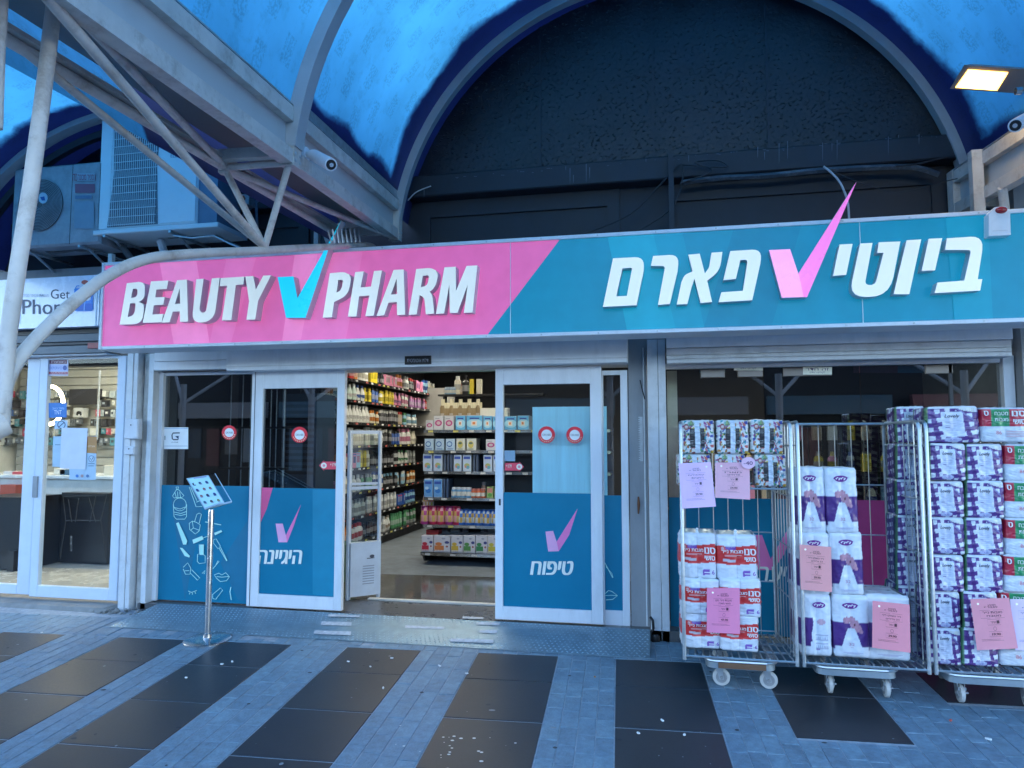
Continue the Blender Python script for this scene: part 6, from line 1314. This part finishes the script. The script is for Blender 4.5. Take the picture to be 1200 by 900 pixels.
for ri, row in enumerate(ROWS):
    n = sum(r[3] for r in row); y = 7.28 if ri < 4 else 7.2; yend = 11.3 if ri < 2 else 10.4; pitch = (yend-y)/n; g = 'goods on the %s shelf of the long left wall' % ORD[ri]
    for gi, (kind, a, b, cnt, h) in enumerate(row):
        nb = 'box' if kind == 'box' else 'bottle'; ca_ = CN.get(a, 'grey green')
        where = 'near end' if gi < len(row)*.35 else ('middle' if gi < len(row)*.7 else 'far end')
        h_ = h*1.0
        me = bottle_mesh(kind, a, b, h_)
        for q in range(cnt):
            item(nb, me, (SX-.07+rr.uniform(-.02, .01), y, SH[ri]+.001), rr.uniform(-.2, .2), '%s %s, %s %s, %sleft wall, %s shelf, %s' % (ca_, nb, CN.get(b, 'white'), 'print' if nb == 'box' else 'cap', ('%s, ' % ORN[q]) if cnt > 1 else '', ORD[ri], where), nb, g, sc=rr.uniform(.93, 1.05)); y += pitch; tot += 1
# gondola facing the door
GY = 7.66; GX0, GX1 = -2.63, -.55
GS = thing('gondola_shelving', 'black gondola shelving facing the entrance', 'shelving', (-1.7, GY, .09))
GH_ = [(1.596, .35), (1.368, .33), (1.135, .33), (.845, .33), (.548, .36), (.250, .42)]
mb = MB(); mb.box(GX0+.0, GX1, GY+.40, GY+.43, .1, 1.58); mb.build('back_panel', m_walldk, GS, smooth=0)
for z, d in GH_:
    mb = MB(); mb.box(GX0, GX1, GY+.40-d, GY+.40, z-.02, z); mb.build('shelf', m_shelf, GS, smooth=0)
    mb = MB(); mb.box(GX0, GX1, GY+.393-d, GY+.40-d, z-.028, z+.004); mb.build('price_rail', M('chrome_lip', (.5, .5, .48), .2, metal=.9, var=.3), GS, smooth=0)
for z, d in GH_:
    P = Print(lambda x, q, o: Vector((x, GY+.3928-d-o, q))); x = GX0+.05
    while x < GX1-.1: P.rect(x, z-.024, x+.06, z-.002, rr0.choice([(.5, .5, .48), (.5, .5, .48), (.5, .45, .12)])); x += rr0.uniform(.14, .3)
    P.build('price_tags', GS)
for x in (GX0+.02, -1.6, GX1-.02):
    mb = MB(); mb.prism([[(0, .22), (.40, .22), (.40, .10), (.06, .15)]], lambda p, q: Vector((x-.012, GY+p, q)), lambda p, q: Vector((x+.012, GY+p, q))); mb.build('foot', m_shelf, GS, smooth=0)
mb = MB(); mb.box(GX0, -1.35, GY+.55, GY+.75, 2.01, 2.03); mb.box(GX0+.05, GX0+.07, GY+.6, GY+.7, .1, 2.01); mb.build('high_shelf', m_shelf, GS, smooth=0)
def pxs(zf, x, Y): return at(zf(x, 0)[0], 560, Y).x
z7, z8b = zoom(490, 425, 6.927), zoom(490, 545, 6.927)
def gbox(x0, x1, ytop, z, Y, zf, dep, col, pr, lb, cat='box', nm='box', gp='boxes on the gondola shelves facing the entrance'):
    a, b = pxs(zf, x0, Y), pxs(zf, x1, Y); top = at(*zf((x0+x1)/2, ytop), Y).z
    mb = MB(); mb.cbox(a+.003, b-.003, Y, Y+dep, z+.001, top, .003); 
    t = thing(nm, lb, cat, ((a+b)/2, Y, z), gp); mb.build('carton', mk(col), t, smooth=0)
    P = Print(lambda u, v, o: Vector((a+(b-a)*u, Y-o, z+(top-z)*v))); pr(P); P.build('carton_print', t); return t
def p_mag(P): P.ell(.5, .5, .36, .22, (.40, .05, .2)); P.ell(.5, .5, .2, .12, (.5, .4, .42)); P.rect(.15, .8, .6, .84, (.2, .2, .25))
def p_blu(P): P.rect(.03, .03, .97, .97, (.10, .36, .62)); P.ell(.5, .45, .5, .3, (.3, .55, .7)); P.rect(.3, .3, .65, .62, (.65, .6, .55)); P.rect(.38, .38, .55, .55, (.6, .2, .06)); P.rect(.2, .75, .8, .85, (.02, .06, .3))
def p_cir(P): P.ell(.42, .55, .3, .24, (.02, .08, .3)); P.ell(.42, .55, .22, .16, (.35, .5, .62)); P.rect(.2, .1, .8, .18, (.1, .2, .4))
def p_yel(P): P.ell(.45, .5, .28, .3, (.5, .42, .1)); P.ell(.45, .62, .2, .1, (.1, .14, .1)); P.rect(.2, .1, .7, .16, (.15, .2, .1))
def p_tall(P): P.rect(.12, .74, .85, .9, (.02, .06, .32)); P.ell(.5, .36, .3, .14, (.35, .38, .12)); P.ell(.6, .26, .2, .1, (.1, .3, .4)); P.ell(.35, .3, .12, .08, (.5, .2, .2))
def p_bb(P): P.rect(.05, .05, .95, .95, (.12, .30, .58)); P.rect(.12, .72, .85, .86, (.02, .06, .32)); P.ell(.5, .35, .3, .12, (.02, .14, .45)); P.ell(.35, .5, .2, .08, (.4, .55, .7))
lw = (.50, .52, .55); lb_ = (.30, .44, .62)
for i, (a, b, tp) in enumerate([(57, 120, 468), (122, 202, 432), (208, 288, 434)]): gbox(a, b, tp, 1.597, GY+.06, z7, .2, lw, p_mag, 'grey box with magenta circle, %s on the upper gondola shelf' % ['half hidden leftmost', 'second from left', 'third from left'][i])
for i, (a, b, tp) in enumerate([(300, 382, 430), (390, 522, 428), (526, 600, 432), (604, 690, 436), (700, 800, 434), (806, 900, 430)]): gbox(a, b, tp, 1.597, GY+.06, z7, .2, lb_, p_blu, 'blue pack with white window, %s blue one on the upper gondola shelf' % ['leftmost', 'widest', 'third', 'fourth', 'fifth', 'last'][i])
for i, (a, b) in enumerate([(48, 125), (135, 210), (220, 298)]): gbox(a, b, 618, 1.369, GY+.08, z7, .18, (.36, .48, .6), p_cir, 'pale blue box with dark round emblem, %s on the second gondola shelf' % ['leftmost', 'second', 'third'][i])
for i, (a, b) in enumerate([(306, 382), (390, 472)]): gbox(a, b, 616, 1.369, GY+.08, z7, .18, (.5, .52, .48), p_yel, 'whitish box with yellow picture, %s on the second gondola shelf' % ['left one', 'right one'][i])
gbox(548, 632, 622, 1.369, GY+.08, z7, .18, lw, p_mag, 'grey box with magenta circle beside the right door edge on the second gondola shelf')
for i, (a, b, tp) in enumerate([(36, 114, 742), (121, 197, 742), (285, 352, 748), (360, 432, 748), (528, 602, 748), (607, 680, 748)]): gbox(a, b, tp, 1.136, GY+.08, z7, .2, (.42, .50, .62), p_tall, 'tall whitish blue carton, %s on the third gondola shelf' % ['first', 'second', 'third', 'fourth', 'fifth', 'sixth'][i])
for i, a in enumerate((206, 232, 258, 444, 468)): gbox(a, a+22, 746, 1.136, GY+.08, z7, .2, (.05, .07, .12), lambda P: P.rect(.2, .1, .4, .9, (.12, .15, .2)), 'dark narrow carton edge on, %s from the left on the third gondola shelf' % ORN[i])
for i, (a, b) in enumerate([(46, 120), (124, 198)]): gbox(a, b, 112, .846, GY+.08, z8b, .2, (.3, .42, .6), p_bb, 'blue carton, %s of the pair on the fourth gondola shelf' % ['left', 'right'][i])
for a in (203, 227): gbox(a, a+20, 114, .846, GY+.08, z8b, .2, (.04, .07, .14), lambda P: P.rect(.2, .1, .4, .9, (.08, .12, .2)), 'dark blue narrow carton beside the pair on the fourth gondola shelf')
gbox(555, 610, 178, .846, GY+.08, z8b, .15, (.3, .42, .16), lambda P: (P.rect(.1, .5, .9, .9, (.5, .2, .15)), P.ell(.5, .3, .3, .16, (.1, .3, .05))), 'green and red carton near the right door on the fourth gondola shelf')
gbox(618, 680, 190, .846, GY+.08, z8b, .15, (.45, .5, .45), p_yel, 'pale carton behind the door edge on the fourth gondola shelf')
def p_multi(c):
    def f(P): P.rect(.05, .08, .62, .4, c); P.ell(.3, .5, .2, .1, c); P.rect(.65, .1, .95, .5, (.62, .62, .66)); P.ell(.8, .6, .14, .08, (.04, .05, .2)); P.ell(.8, .36, .08, .06, (.3, .1, .1)); P.ell(.6, .82, .12, .05, (.3, .32, .4)); P.rect(.1, .1, .9, .14, (.7, .68, .7)); [P.ell(.12+.18*q, .12, .04, .03, (.7, .7, .7)) for q in range(5)]
    return f
for i, (a, c) in enumerate([(30, (.5, .03, .06)), (130, (.6, .2, .06)), (268, (.55, .38, .05)), (368, (.08, .25, .06)), (468, (.04, .22, .08)), (566, (.5, .45, .06)), (664, (.5, .2, .06))]):
    gbox(a, a+(98 if i != 1 else 134), 572, .251, GY+.03, z8b, .28, (.55, .55, .60), p_multi(c), 'white multipack carton with %s print on the lowest gondola shelf' % ['red', 'orange', 'golden', 'dark green', 'green', 'yellow', 'rust coloured'][i])
gbox(66, 166, 528, at(*z8b(110, 566), GY+.1).z, GY+.1, z8b, .15, (.42, .03, .03), lambda P: P.rect(.05, .55, .95, .7, (.2, .01, .01)), 'red carton lying on top of the lowest shelf multipacks')
for i, (a, b) in enumerate([(190, 250), (262, 348), (358, 404), (508, 550), (560, 640)]): gbox(a, b, 520, .251, GY+.32, z8b, .05, (.3, .32, .38), lambda P: P.line([(.02, .02), (.98, .02), (.98, .98), (.02, .98)], .02, (.1, .1, .14), True), 'pale carton stored behind the multipacks, %s from the left' % ['first', 'second', 'third', 'fourth', 'fifth'][i])
def jar_mesh(c1, c2, h, r):
    key = ('jar', c1, c2, h)
    if key in _bm: return _bm[key]
    mb = MB(); mb.lathe([(r*.9, 0), (r, h*.1), (r, h*.72), (r*.8, h*.8)], n=12); mb.lathe([(r*.85, h*.8), (r*.85, h)], n=12, m=1); mb.lathe([(r*1.02, h*.2), (r*1.02, h*.6)], n=12, m=2)
    o = mb.build('tmp', [mk(c1), mk(c2), mk((.55, .55, .5))], None); me = o.data; bpy.data.objects.remove(o); _bm[key] = me; return me
for i in range(4): item('jar', jar_mesh((.12, .3, .5), (.5, .52, .55), .115, .036), (pxs(z8b, 295+i*39, GY+.12), GY+.12, .846), 0, 'small blue and white jar, %s of four on the fourth gondola shelf' % ORN[i], 'jar', 'small jars on the fourth gondola shelf')
for i in range(3): item('jar', jar_mesh((.5, .12, .05), (.45, .15, .12), .10, .034), (pxs(z8b, 453+i*37, GY+.12), GY+.12, .846), 0, 'small red orange jar, %s of three on the fourth gondola shelf' % ORN[i], 'jar', 'small jars on the fourth gondola shelf')
item('jar', jar_mesh((.3, .2, .15), (.2, .2, .2), .17, .03), (pxs(z8b, 535, GY+.2), GY+.2, .846), 0, 'taller brown jar standing behind the red orange jars', 'jar', None)
def pouch(c, c2, seed):
    key = ('pouch', c, seed)
    if key in _bm: return _bm[key]
    r3 = random.Random(seed); mb = MB(); n = 8; prof = [(.0, .034), (.03, .042), (.1, .045), (.15, .040), (.185, .012), (.2, .045)]
    for z, d in prof:
        for k in range(n): t = 2*PI*k/n; w_ = .046 if z < .18 else .040; mb.v.append(Vector((w_*math.cos(t)+r3.uniform(-.004, .004), d*.8*math.sin(t), z)))
    for i in range(len(prof)-1):
        for k in range(n): mb.f.append((i*n+k, i*n+(k+1) % n, (i+1)*n+(k+1) % n, (i+1)*n+k)); mb.m.append([0, 1, 2, 0, 0][i] if k % 2 else [0, 2, 0, 1, 0][i])
    mb.f.append(tuple(range(len(mb.v)-n, len(mb.v)))); mb.m.append(0)
    o = mb.build('tmp', [mk(c), mk(c2), mk((.5, .35, .1))], None, smooth=60); me = o.data; bpy.data.objects.remove(o); _bm[key] = me; return me
for i in range(9): item('pouch', pouch((.42, .02, .08) if i % 3 else (.32, .03, .2), (.6, .3, .32), i % 4), (pxs(z8b, 55+i*33, GY+.10), GY+.10+(i % 2)*.04, .549), 0, 'crimson snack pouch, %s from the left on the fifth gondola shelf' % ORN[i], 'pouch', 'bright pouches on the fifth gondola shelf')
for i in range(9): item('pouch', pouch((.03, .14, .5), (.5, .55, .6), i % 3), (pxs(z8b, 345+i*36, GY+.10), GY+.10+(i % 2)*.03, .549), 0, 'blue snack pouch, %s blue one from the left on the fifth gondola shelf' % ORN[i], 'pouch', 'bright pouches on the fifth gondola shelf', sc=.85)
for i in range(3): item('pouch', pouch((.5, .2, .3), (.6, .5, .5), 7), (pxs(z8b, 55+i*22, GY+.16), GY+.2, .60+.12), 0, 'pink pouch heaped behind the crimson pouches, %s from the left' % ORN[i], 'pouch', 'bright pouches on the fifth gondola shelf', sc=.7)
# tall beige tubes and cream cartons behind the upper row
for i in range(18):
    x = pxs(z7, 200+i*18, GY+.34); item('tube_bottle', bottle_mesh('slim', (.24, .17, .08), (.62, .56, .38), .32 if i % 4 else .36), (x, GY+.33, 1.597), PI/2, 'tall beige and gold bottle behind the upper gondola boxes, %s from the left' % ORN[i], 'bottle', 'tall beige bottles behind the upper gondola boxes').scale = (.55, .55, 1)
for i in range(7): x = pxs(z7, 545+i*26, GY+.30); item('box', bottle_mesh('box', (.6, .58, .5), (.5, .45, .4), .28), (x, GY+.3, 1.597), 0, 'cream carton behind the blue packs at the right, %s from the left' % ORN[i], 'box', 'cream cartons behind the blue packs')
# items on the high shelf
for i, (x, me, lb, ct) in enumerate([(238, jar_mesh((.25, .4, .55), (.4, .5, .6), .09, .045), 'round pale blue jar, first on the high black shelf', 'jar'), (262, jar_mesh((.25, .4, .55), (.4, .5, .6), .09, .045), 'round pale blue jar, second on the high black shelf', 'jar'), (288, jar_mesh((.25, .4, .55), (.4, .5, .6), .09, .045), 'round pale blue jar, third on the high black shelf', 'jar'),
        (318, bottle_mesh('slim', Cr, Wh, .22), 'cream bottle right of the round jars on the high shelf', 'bottle'), (356, bottle_mesh('round', Be, Re, .13), 'small brown bottle on the high shelf', 'bottle'), (384, bottle_mesh('pump', Bk, Bk, .24), 'black pump bottle on the high shelf', 'bottle'), (410, bottle_mesh('slim', Gn, Gr, .14), 'small dark green bottle on the high shelf', 'bottle'),
        (450, bottle_mesh('box', Ye, Gn, .2), 'gold and green box on the high shelf', 'box'), (485, bottle_mesh('box', Cr, Be, .2), 'cream box at the right end of the high shelf', 'box')]):
    item({'jar': 'jar', 'bottle': 'bottle', 'box': 'box'}[ct], me, (pxs(z7, x, GY+.62), GY+.62, 2.031), 0 if ct == 'jar' else PI/2, lb, ct, 'things on the high black shelf')
# a far white panel between the shelves, teal fascia under the ceiling
t = MB(); t.box(-3.9, -3.2, 10.8, 10.86, 1.55, 2.3); tag(t.build('partition', m_wallin, None, smooth=0), 'pale partition wall behind the shelves at the back of the pharmacy', 'partition')
t = MB(); t.box(-4.2, -1.2, 9.5, 9.55, 2.42, 2.62); tag(t.build('teal_fascia', M('dark_teal_fascia', (.02, .09, .12), .5, var=.4, scale=30), None, smooth=0), 'dark teal speckled fascia board above the back shelves', 'fascia')
# dark rack behind the left fixed glass, fridge-like cabinet behind left door
RK = thing('wire_rack', 'dark wire rack with thin upright rods behind the drawings window', 'rack', (-3.9, 6.4, .1))
mb = MB()
for x in (-4.2, -4.07, -3.98, -3.9, -3.84, -3.76, -3.7, -3.62): mb.tube([(x, 6.4, .1), (x, 6.4, 2.5)], .006 if x != -3.62 else .016, 6)
mb.build('rod', m_galv, RK)
mb = MB(); mb.box(-4.3, -3.6, 6.38, 6.7, 1.20, 1.22); mb.box(-4.3, -3.6, 6.38, 6.7, 1.6, 1.62); mb.box(-4.3, -3.6, 6.68, 6.7, .1, 2.6); mb.build('rack_shelf', m_dark, RK, smooth=0)
CBt = thing('display_cabinet', 'grey slotted display cabinet seen dimly behind the left sliding door', 'cabinet', (-3.1, 6.6, .1))
mb = MB(); mb.box(-3.70, -3.35, 6.55, 6.95, .1, 1.95); mb.build('cabinet_body', M('cabinet_blue_grey', (.10, .14, .19), .5), CBt, smooth=0)
mb = MB()
for i in range(12): mb.box(-3.68, -3.37, 6.54, 6.549, 1.15+i*.06, 1.18+i*.06)
mb.build('slot', m_dark, CBt, smooth=0)
gb_ = MB(); gb_.cbox(-3.5, -3.1, 6.6, 7.0, .09, .45, .01); tag(gb_.build('green_crate', M('dull_green', (.05, .12, .09), .6), None, smooth=0), 'dull green crate on the floor just inside the left of the entrance', 'crate')
# things behind the right window
RS = thing('window_shelving', 'tall shelving with bright goods behind the right shop window', 'shelving', (1, 9.5, .1))
for z in (.3, .7, 1.1, 1.48): mb = MB(); mb.box(.2, 3.6, 9.4, 9.8, z-.02, z); mb.build('shelf', m_shelf, RS, smooth=0)
for i in range(64):
    z = (.3, .7, 1.1, 1.48)[i % 4]; a, b, kind = rr.choice([Wh, Cr, Ye, Sk, Pi, Be]), rr.choice([Wh, Re, Bl, Ye]), rr.choice(['round', 'slim', 'egg', 'box'])
    item('bottle' if kind != 'box' else 'box', bottle_mesh(kind, a, b, .24), (.25+(i//4)*.2+rr.uniform(-.03, .03), 9.5, z), PI/2, '%s %s far behind the right shop window, %s place on the %s shelf' % (CN[a], 'box' if kind == 'box' else 'bottle', ORN[i//4], ['lowest', 'second', 'third', 'top'][i % 4]), 'box' if kind == 'box' else 'bottle', 'goods far behind the right shop window')
for i in range(5):
    bb = MB(); z = .95+i*.13; bb.cbox(.13, .27, 5.85, 6.0, z, z+.12, .004); o = bb.build('box', mk((.42, .04, .05)), None, smooth=0); tag(o, 'red carton in the pile at the left inside the right window, %s' % ['lowest', 'second from below', 'middle', 'second from the top', 'topmost'][i], 'box', 'red cartons piled inside the right window')
pd_ = MB(); pd_.box(.03, .35, 5.84, 5.85+.2, .05, .94); tag(pd_.build('plinth', m_walldk, None, smooth=0), 'dark plinth below the pile of red cartons', 'plinth')
cu = MB(); cu.box(.04, .12, 5.95, 6.0, .1, 2.05); tag(cu.build('column', M('cream_column', (.6, .56, .42), .6), None, smooth=0), 'cream upright panel just inside the left end of the right window', 'panel')
# ceiling lights of the pharmacy
i = 0
for x, y in [(a, b) for a in (-3.0, -1.6, .6, 2.6) for b in (6.9, 8.6, 10.3)]+[(-1.75, 6.25)]:
    if True:
        t = thing('ceiling_light', 'long white ceiling light over the pharmacy floor, %s from the left, %s' % (['first', 'second', 'third', 'fourth', 'fifth'][[-3.0, -1.75, -1.6, .6, 2.6].index(x)], 'near the entrance' if y < 6.5 else 'front row' if y < 7 else 'middle row' if y < 9 else 'back row'), 'ceiling light', (x, y, 2.72), 'ceiling lights inside the pharmacy'); mb = MB(); mb.box(x-.62, x+.62, y-.07, y+.07, 2.70, 2.748); mb.build('housing', m_wh, t, smooth=0)
        mb = MB(); mb.box(x-.6, x+.6, y-.055, y+.055, 2.694, 2.699); mb.build('tube_light', emis('pharmacy_light', (1, .94, .80), 4.8), t, smooth=0)

# ================================================================== INSIDE THE PHONE SHOP
for x in (-7.6, -6.2, -4.95):
    for y in (6.6, 7.9):
        t = thing('ceiling_light', 'bright ceiling panel inside the phone shop, %s row, %s' % ('front' if y < 7 else 'back', 'far left' if x < -7 else 'middle' if x < -6 else 'nearest the pharmacy'), 'ceiling light', (x, y, 2.72), 'ceiling panels inside the phone shop'); mb = MB(); mb.box(x-.4, x+.4, y-.2, y+.2, 2.72, 2.748); mb.build('housing', m_wh, t, smooth=0)
        mb = MB(); mb.box(x-.38, x+.38, y-.18, y+.18, 2.714, 2.719); mb.build('light_panel', emis('phone_shop_light', (1, .97, .84), 2.6), t, smooth=0)
SWt = thing('slat_wall', 'white slatted display wall at the back of the phone shop', 'display wall', (-6.5, 8.9, 1))
for i in range(16): mb = MB(); z = .9+i*.115; mb.box(-9.3, -4.65, 8.86, 8.9, z, z+.104); mb.build('slat', M('slat_cream', (.42, .42, .38), .6), SWt, smooth=0)
CO = thing('shop_counter', 'white shop counter in the phone shop', 'counter', (-6, 7.3, .08))
mb = MB(); mb.cbox(-8.3, -5.05, 7.3, 7.9, .08, 1.03, .005); mb.build('counter_body', M('counter_white', (.62, .62, .6), .4), CO, smooth=0)
mb = MB(); mb.cbox(-8.35, -5.0, 7.25, 7.92, 1.03, 1.07, .005); mb.build('counter_top', M('counter_top', (.6, .64, .66), .25), CO, smooth=0)
def pshop(x0, y0, x1, y1, Y, dep, col, nm, lb, cat, rough=None, dr=None):
    a, b = at(x0, y0, Y), at(x1, y1, Y); t = thing(nm, lb, cat, (a.x, Y, b.z)); mb = MB(); mb.cbox(a.x, b.x, Y, Y+dep, b.z, a.z, .004); mb.build('body', mk(col) if isinstance(col, tuple) else col, t, smooth=0)
    if dr: P = Print(pxmap(Y)); dr(P); P.build('print', t)
    return t
pshop(72, 577, 125, 661, 7.05, .15, (.006, .006, .008), 'leaning_board', 'large black board with small white logo leaning on the counter', 'panel', dr=lambda P: P.text('HYPERX', 82.2, 646, 84.6, 628, (.5, .5, .5)))
pshop(-30, 582, 24, 668, 6.6, .5, (.006, .006, .008), 'black_armchair', 'black box armchair at the left edge inside the phone shop', 'armchair')
lg = MB(); a = at(12, 675, 6.55); lg.box(a.x-.05, a.x+.03, 6.55, 6.62, .08, .3); tag(lg.build('stool_leg', m_black, None, smooth=0), 'black foot under the box armchair in the phone shop', 'foot')
ch = thing('wire_chair', 'black wire chair behind the phone shop door glass', 'chair', at(100, 600, 6.9).to_tuple()); mb = MB()
for q in ([(74, 582), (77, 610), (118, 610), (125, 580), (74, 582)], [(80, 585), (84, 612)], [(92, 584), (88, 612)], [(104, 583), (112, 612)], [(112, 582), (105, 612)], [(77, 610), (70, 655)], [(118, 610), (124, 655)]): mb.tube([at(x, y, 6.9) for x, y in q], .007, 5)
mb.build('wire_frame', m_black, ch)
rl = thing('ring_light', 'glowing warm ring light in the phone shop', 'ring light', at(59, 475, 7.6).to_tuple()); mb = MB(); c = at(58, 475, 7.6); R_ = at(74, 475, 7.6).x-c.x
mb.tube([c+Vector((R_*math.cos(2*PI*k/36), 0, R_*math.sin(2*PI*k/36)*1.18)) for k in range(37)], .022, 8, caps=False); mb.build('ring', emis('ring_glow', (1, .78, .38), 3.2), rl)
mb = MB(); mb.tube([c-Vector((0, 0, R_*1.2)), Vector((c.x, c.y, 1.07))], .008, 6); mb.build('stand', m_black, rl)
pp_ = MB(); a, b = at(117, 434, 7.4), at(113.5, 515, 7.4); pp_.tube([a, b], .012, 8); tag(pp_.build('pole', m_galv, None), 'thin metal pole standing on the phone shop counter', 'pole')
pshop(81, 456, 113, 474, 8.7, .1, (.03, .03, .035), 'speaker_box', 'long black boxed speaker on the upper part of the slatted wall', 'box')
pshop(86, 478, 97, 489, 8.7, .1, (.55, .56, .55), 'gadget_pack', 'white pack with a black game pad picture on the slatted wall', 'pack', dr=lambda P: (P.ell(92.5, 483.5, 3, 1.8, (.02, .02, .02)), P.ell(90.5, 485.3, 1.2, 1.8, (.02, .02, .02)), P.ell(94.5, 485.3, 1.2, 1.8, (.02, .02, .02))))
r4 = random.Random(31); gc = [((.03, .03, .035), 'black'), ((.55, .56, .52), 'white'), ((.14, .16, .18), 'dark grey'), ((.35, .40, .42), 'grey'), ((.08, .25, .3), 'teal'), ((.5, .08, .12), 'red'), ((.5, .42, .2), 'tan'), ((.06, .15, .4), 'blue')]
def occupied(x, y): return (78 < x < 114 and 454 < y < 490)
for j, y in enumerate(range(458, 520, 11)):
    x = -2; kk = -1
    while x < 134:
        kk += 1
        w_ = r4.uniform(3.2, 7.5)
        if not occupied(x+w_/2, y+4) and r4.random() < .93:
            c_, cn = r4.choices(gc, weights=[5, 5, 4, 4, 1, 1, 1, 1])[0]; h_ = r4.uniform(6, 9.5)
            t = pshop(x, y, x+w_-.8, y+h_, 8.72+r4.uniform(-.05, .05), .06, c_, 'gadget_pack', '%s gadget pack in the %s row of the slatted wall, %s from the left' % (cn, ['top', 'second', 'third', 'fourth', 'fifth', 'lowest'][j], (ORN+['nineteenth', 'twentieth']+['farthest']*20)[kk]), 'pack', dr=(lambda P, x=x, y=y, w_=w_, h_=h_: P.rect(x+w_*.2, y+h_*.3, x+w_*.6, y+h_*.6, r4.choice([(.6, .6, .6), (.05, .05, .06), (.3, .35, .4)]))))
            t['group'] = 'gadget packs on the slatted phone shop wall'
        x += w_
for (x0, y0, x1, y1, c_, lb) in [(63, 549, 76, 556, (.6, .58, .5), 'cream tray at the left on the phone shop counter'), (66, 566-4, 90, 566, (.62, .58, .46), 'cream keyboard like slab on the phone shop counter'), (90, 560, 117, 566, (.58, .58, .5), 'long pale slab on the phone shop counter'), (122, 545, 132, 566, (.6, .54, .42), 'cream upright carton on the phone shop counter'), (70, 550, 84, 562, (.05, .12, .2), 'small dark blue carton on the phone shop counter'), (4, 552, 14, 568, (.5, .5, .52), 'white carton at the left on the phone shop counter'), (14, 553, 26, 568, (.4, .06, .08), 'red carton on the phone shop counter'), (0, 568, 18, 580, (.4, .08, .05), 'red cloth like box below the counter edge at the left')]:
    pshop(x0, y0, x1, y1, 7.35 if y1 < 569 else 7.2, .12, c_, 'counter_item', lb, 'box')

# ================================================================== ACROSS THE WALKWAY (seen only as reflections in the glass)
OB = thing('arcade_building', 'pale arcade building across the walkway mirrored in the shop glass', 'building', (0, -11, -.6))
mb = MB(); mb.box(-70, 16, -16, -14, -1, 4.6); mb.build('facade', M('dim_facade', (.02, .026, .034), .8, var=.3), OB, smooth=0)
for i in range(12):
    x = -36+i*4.4; mb = MB(); mb.box(x, x+3.2, -13.98, -13.94, -.4, 2.0); mb.build('shopfront', m_dark, OB, smooth=0)
    for j in range(4): mb = MB(); mb.box(x+.1+j*.8, x+.65+j*.8, -13.93, -13.90, .3+(i*7+j*3) % 5*.15, 1.9); mb.build('poster', mk([(.12, .22, .30), (.20, .20, .20), (.05, .08, .12), (.25, .30, .34), (.15, .06, .07)][(i*3+j*2) % 5]), OB, smooth=0)
    mb = MB(); mb.box(x-.2, x+3.6, -13.9, -13.6, 2.3, 2.9); mb.build('signboard', mk([(.30, .32, .34), (.07, .16, .22), (.25, .10, .12), (.12, .24, .30)][i % 4]), OB, smooth=0)
    mb = MB(); mb.tube([(x-.6, -8.5, -1), (x-.6, -8.5, 3.2)], .09, 10); mb.tube([(x-.6, -8.5, 2.6), (x+.6, -9.6, 3.8)], .05, 8); mb.tube([(x-.6, -8.5, 2.6), (x-1.8, -9.6, 3.8)], .05, 8); mb.build('column', M('grey_column', (.4, .42, .44), .6), OB)
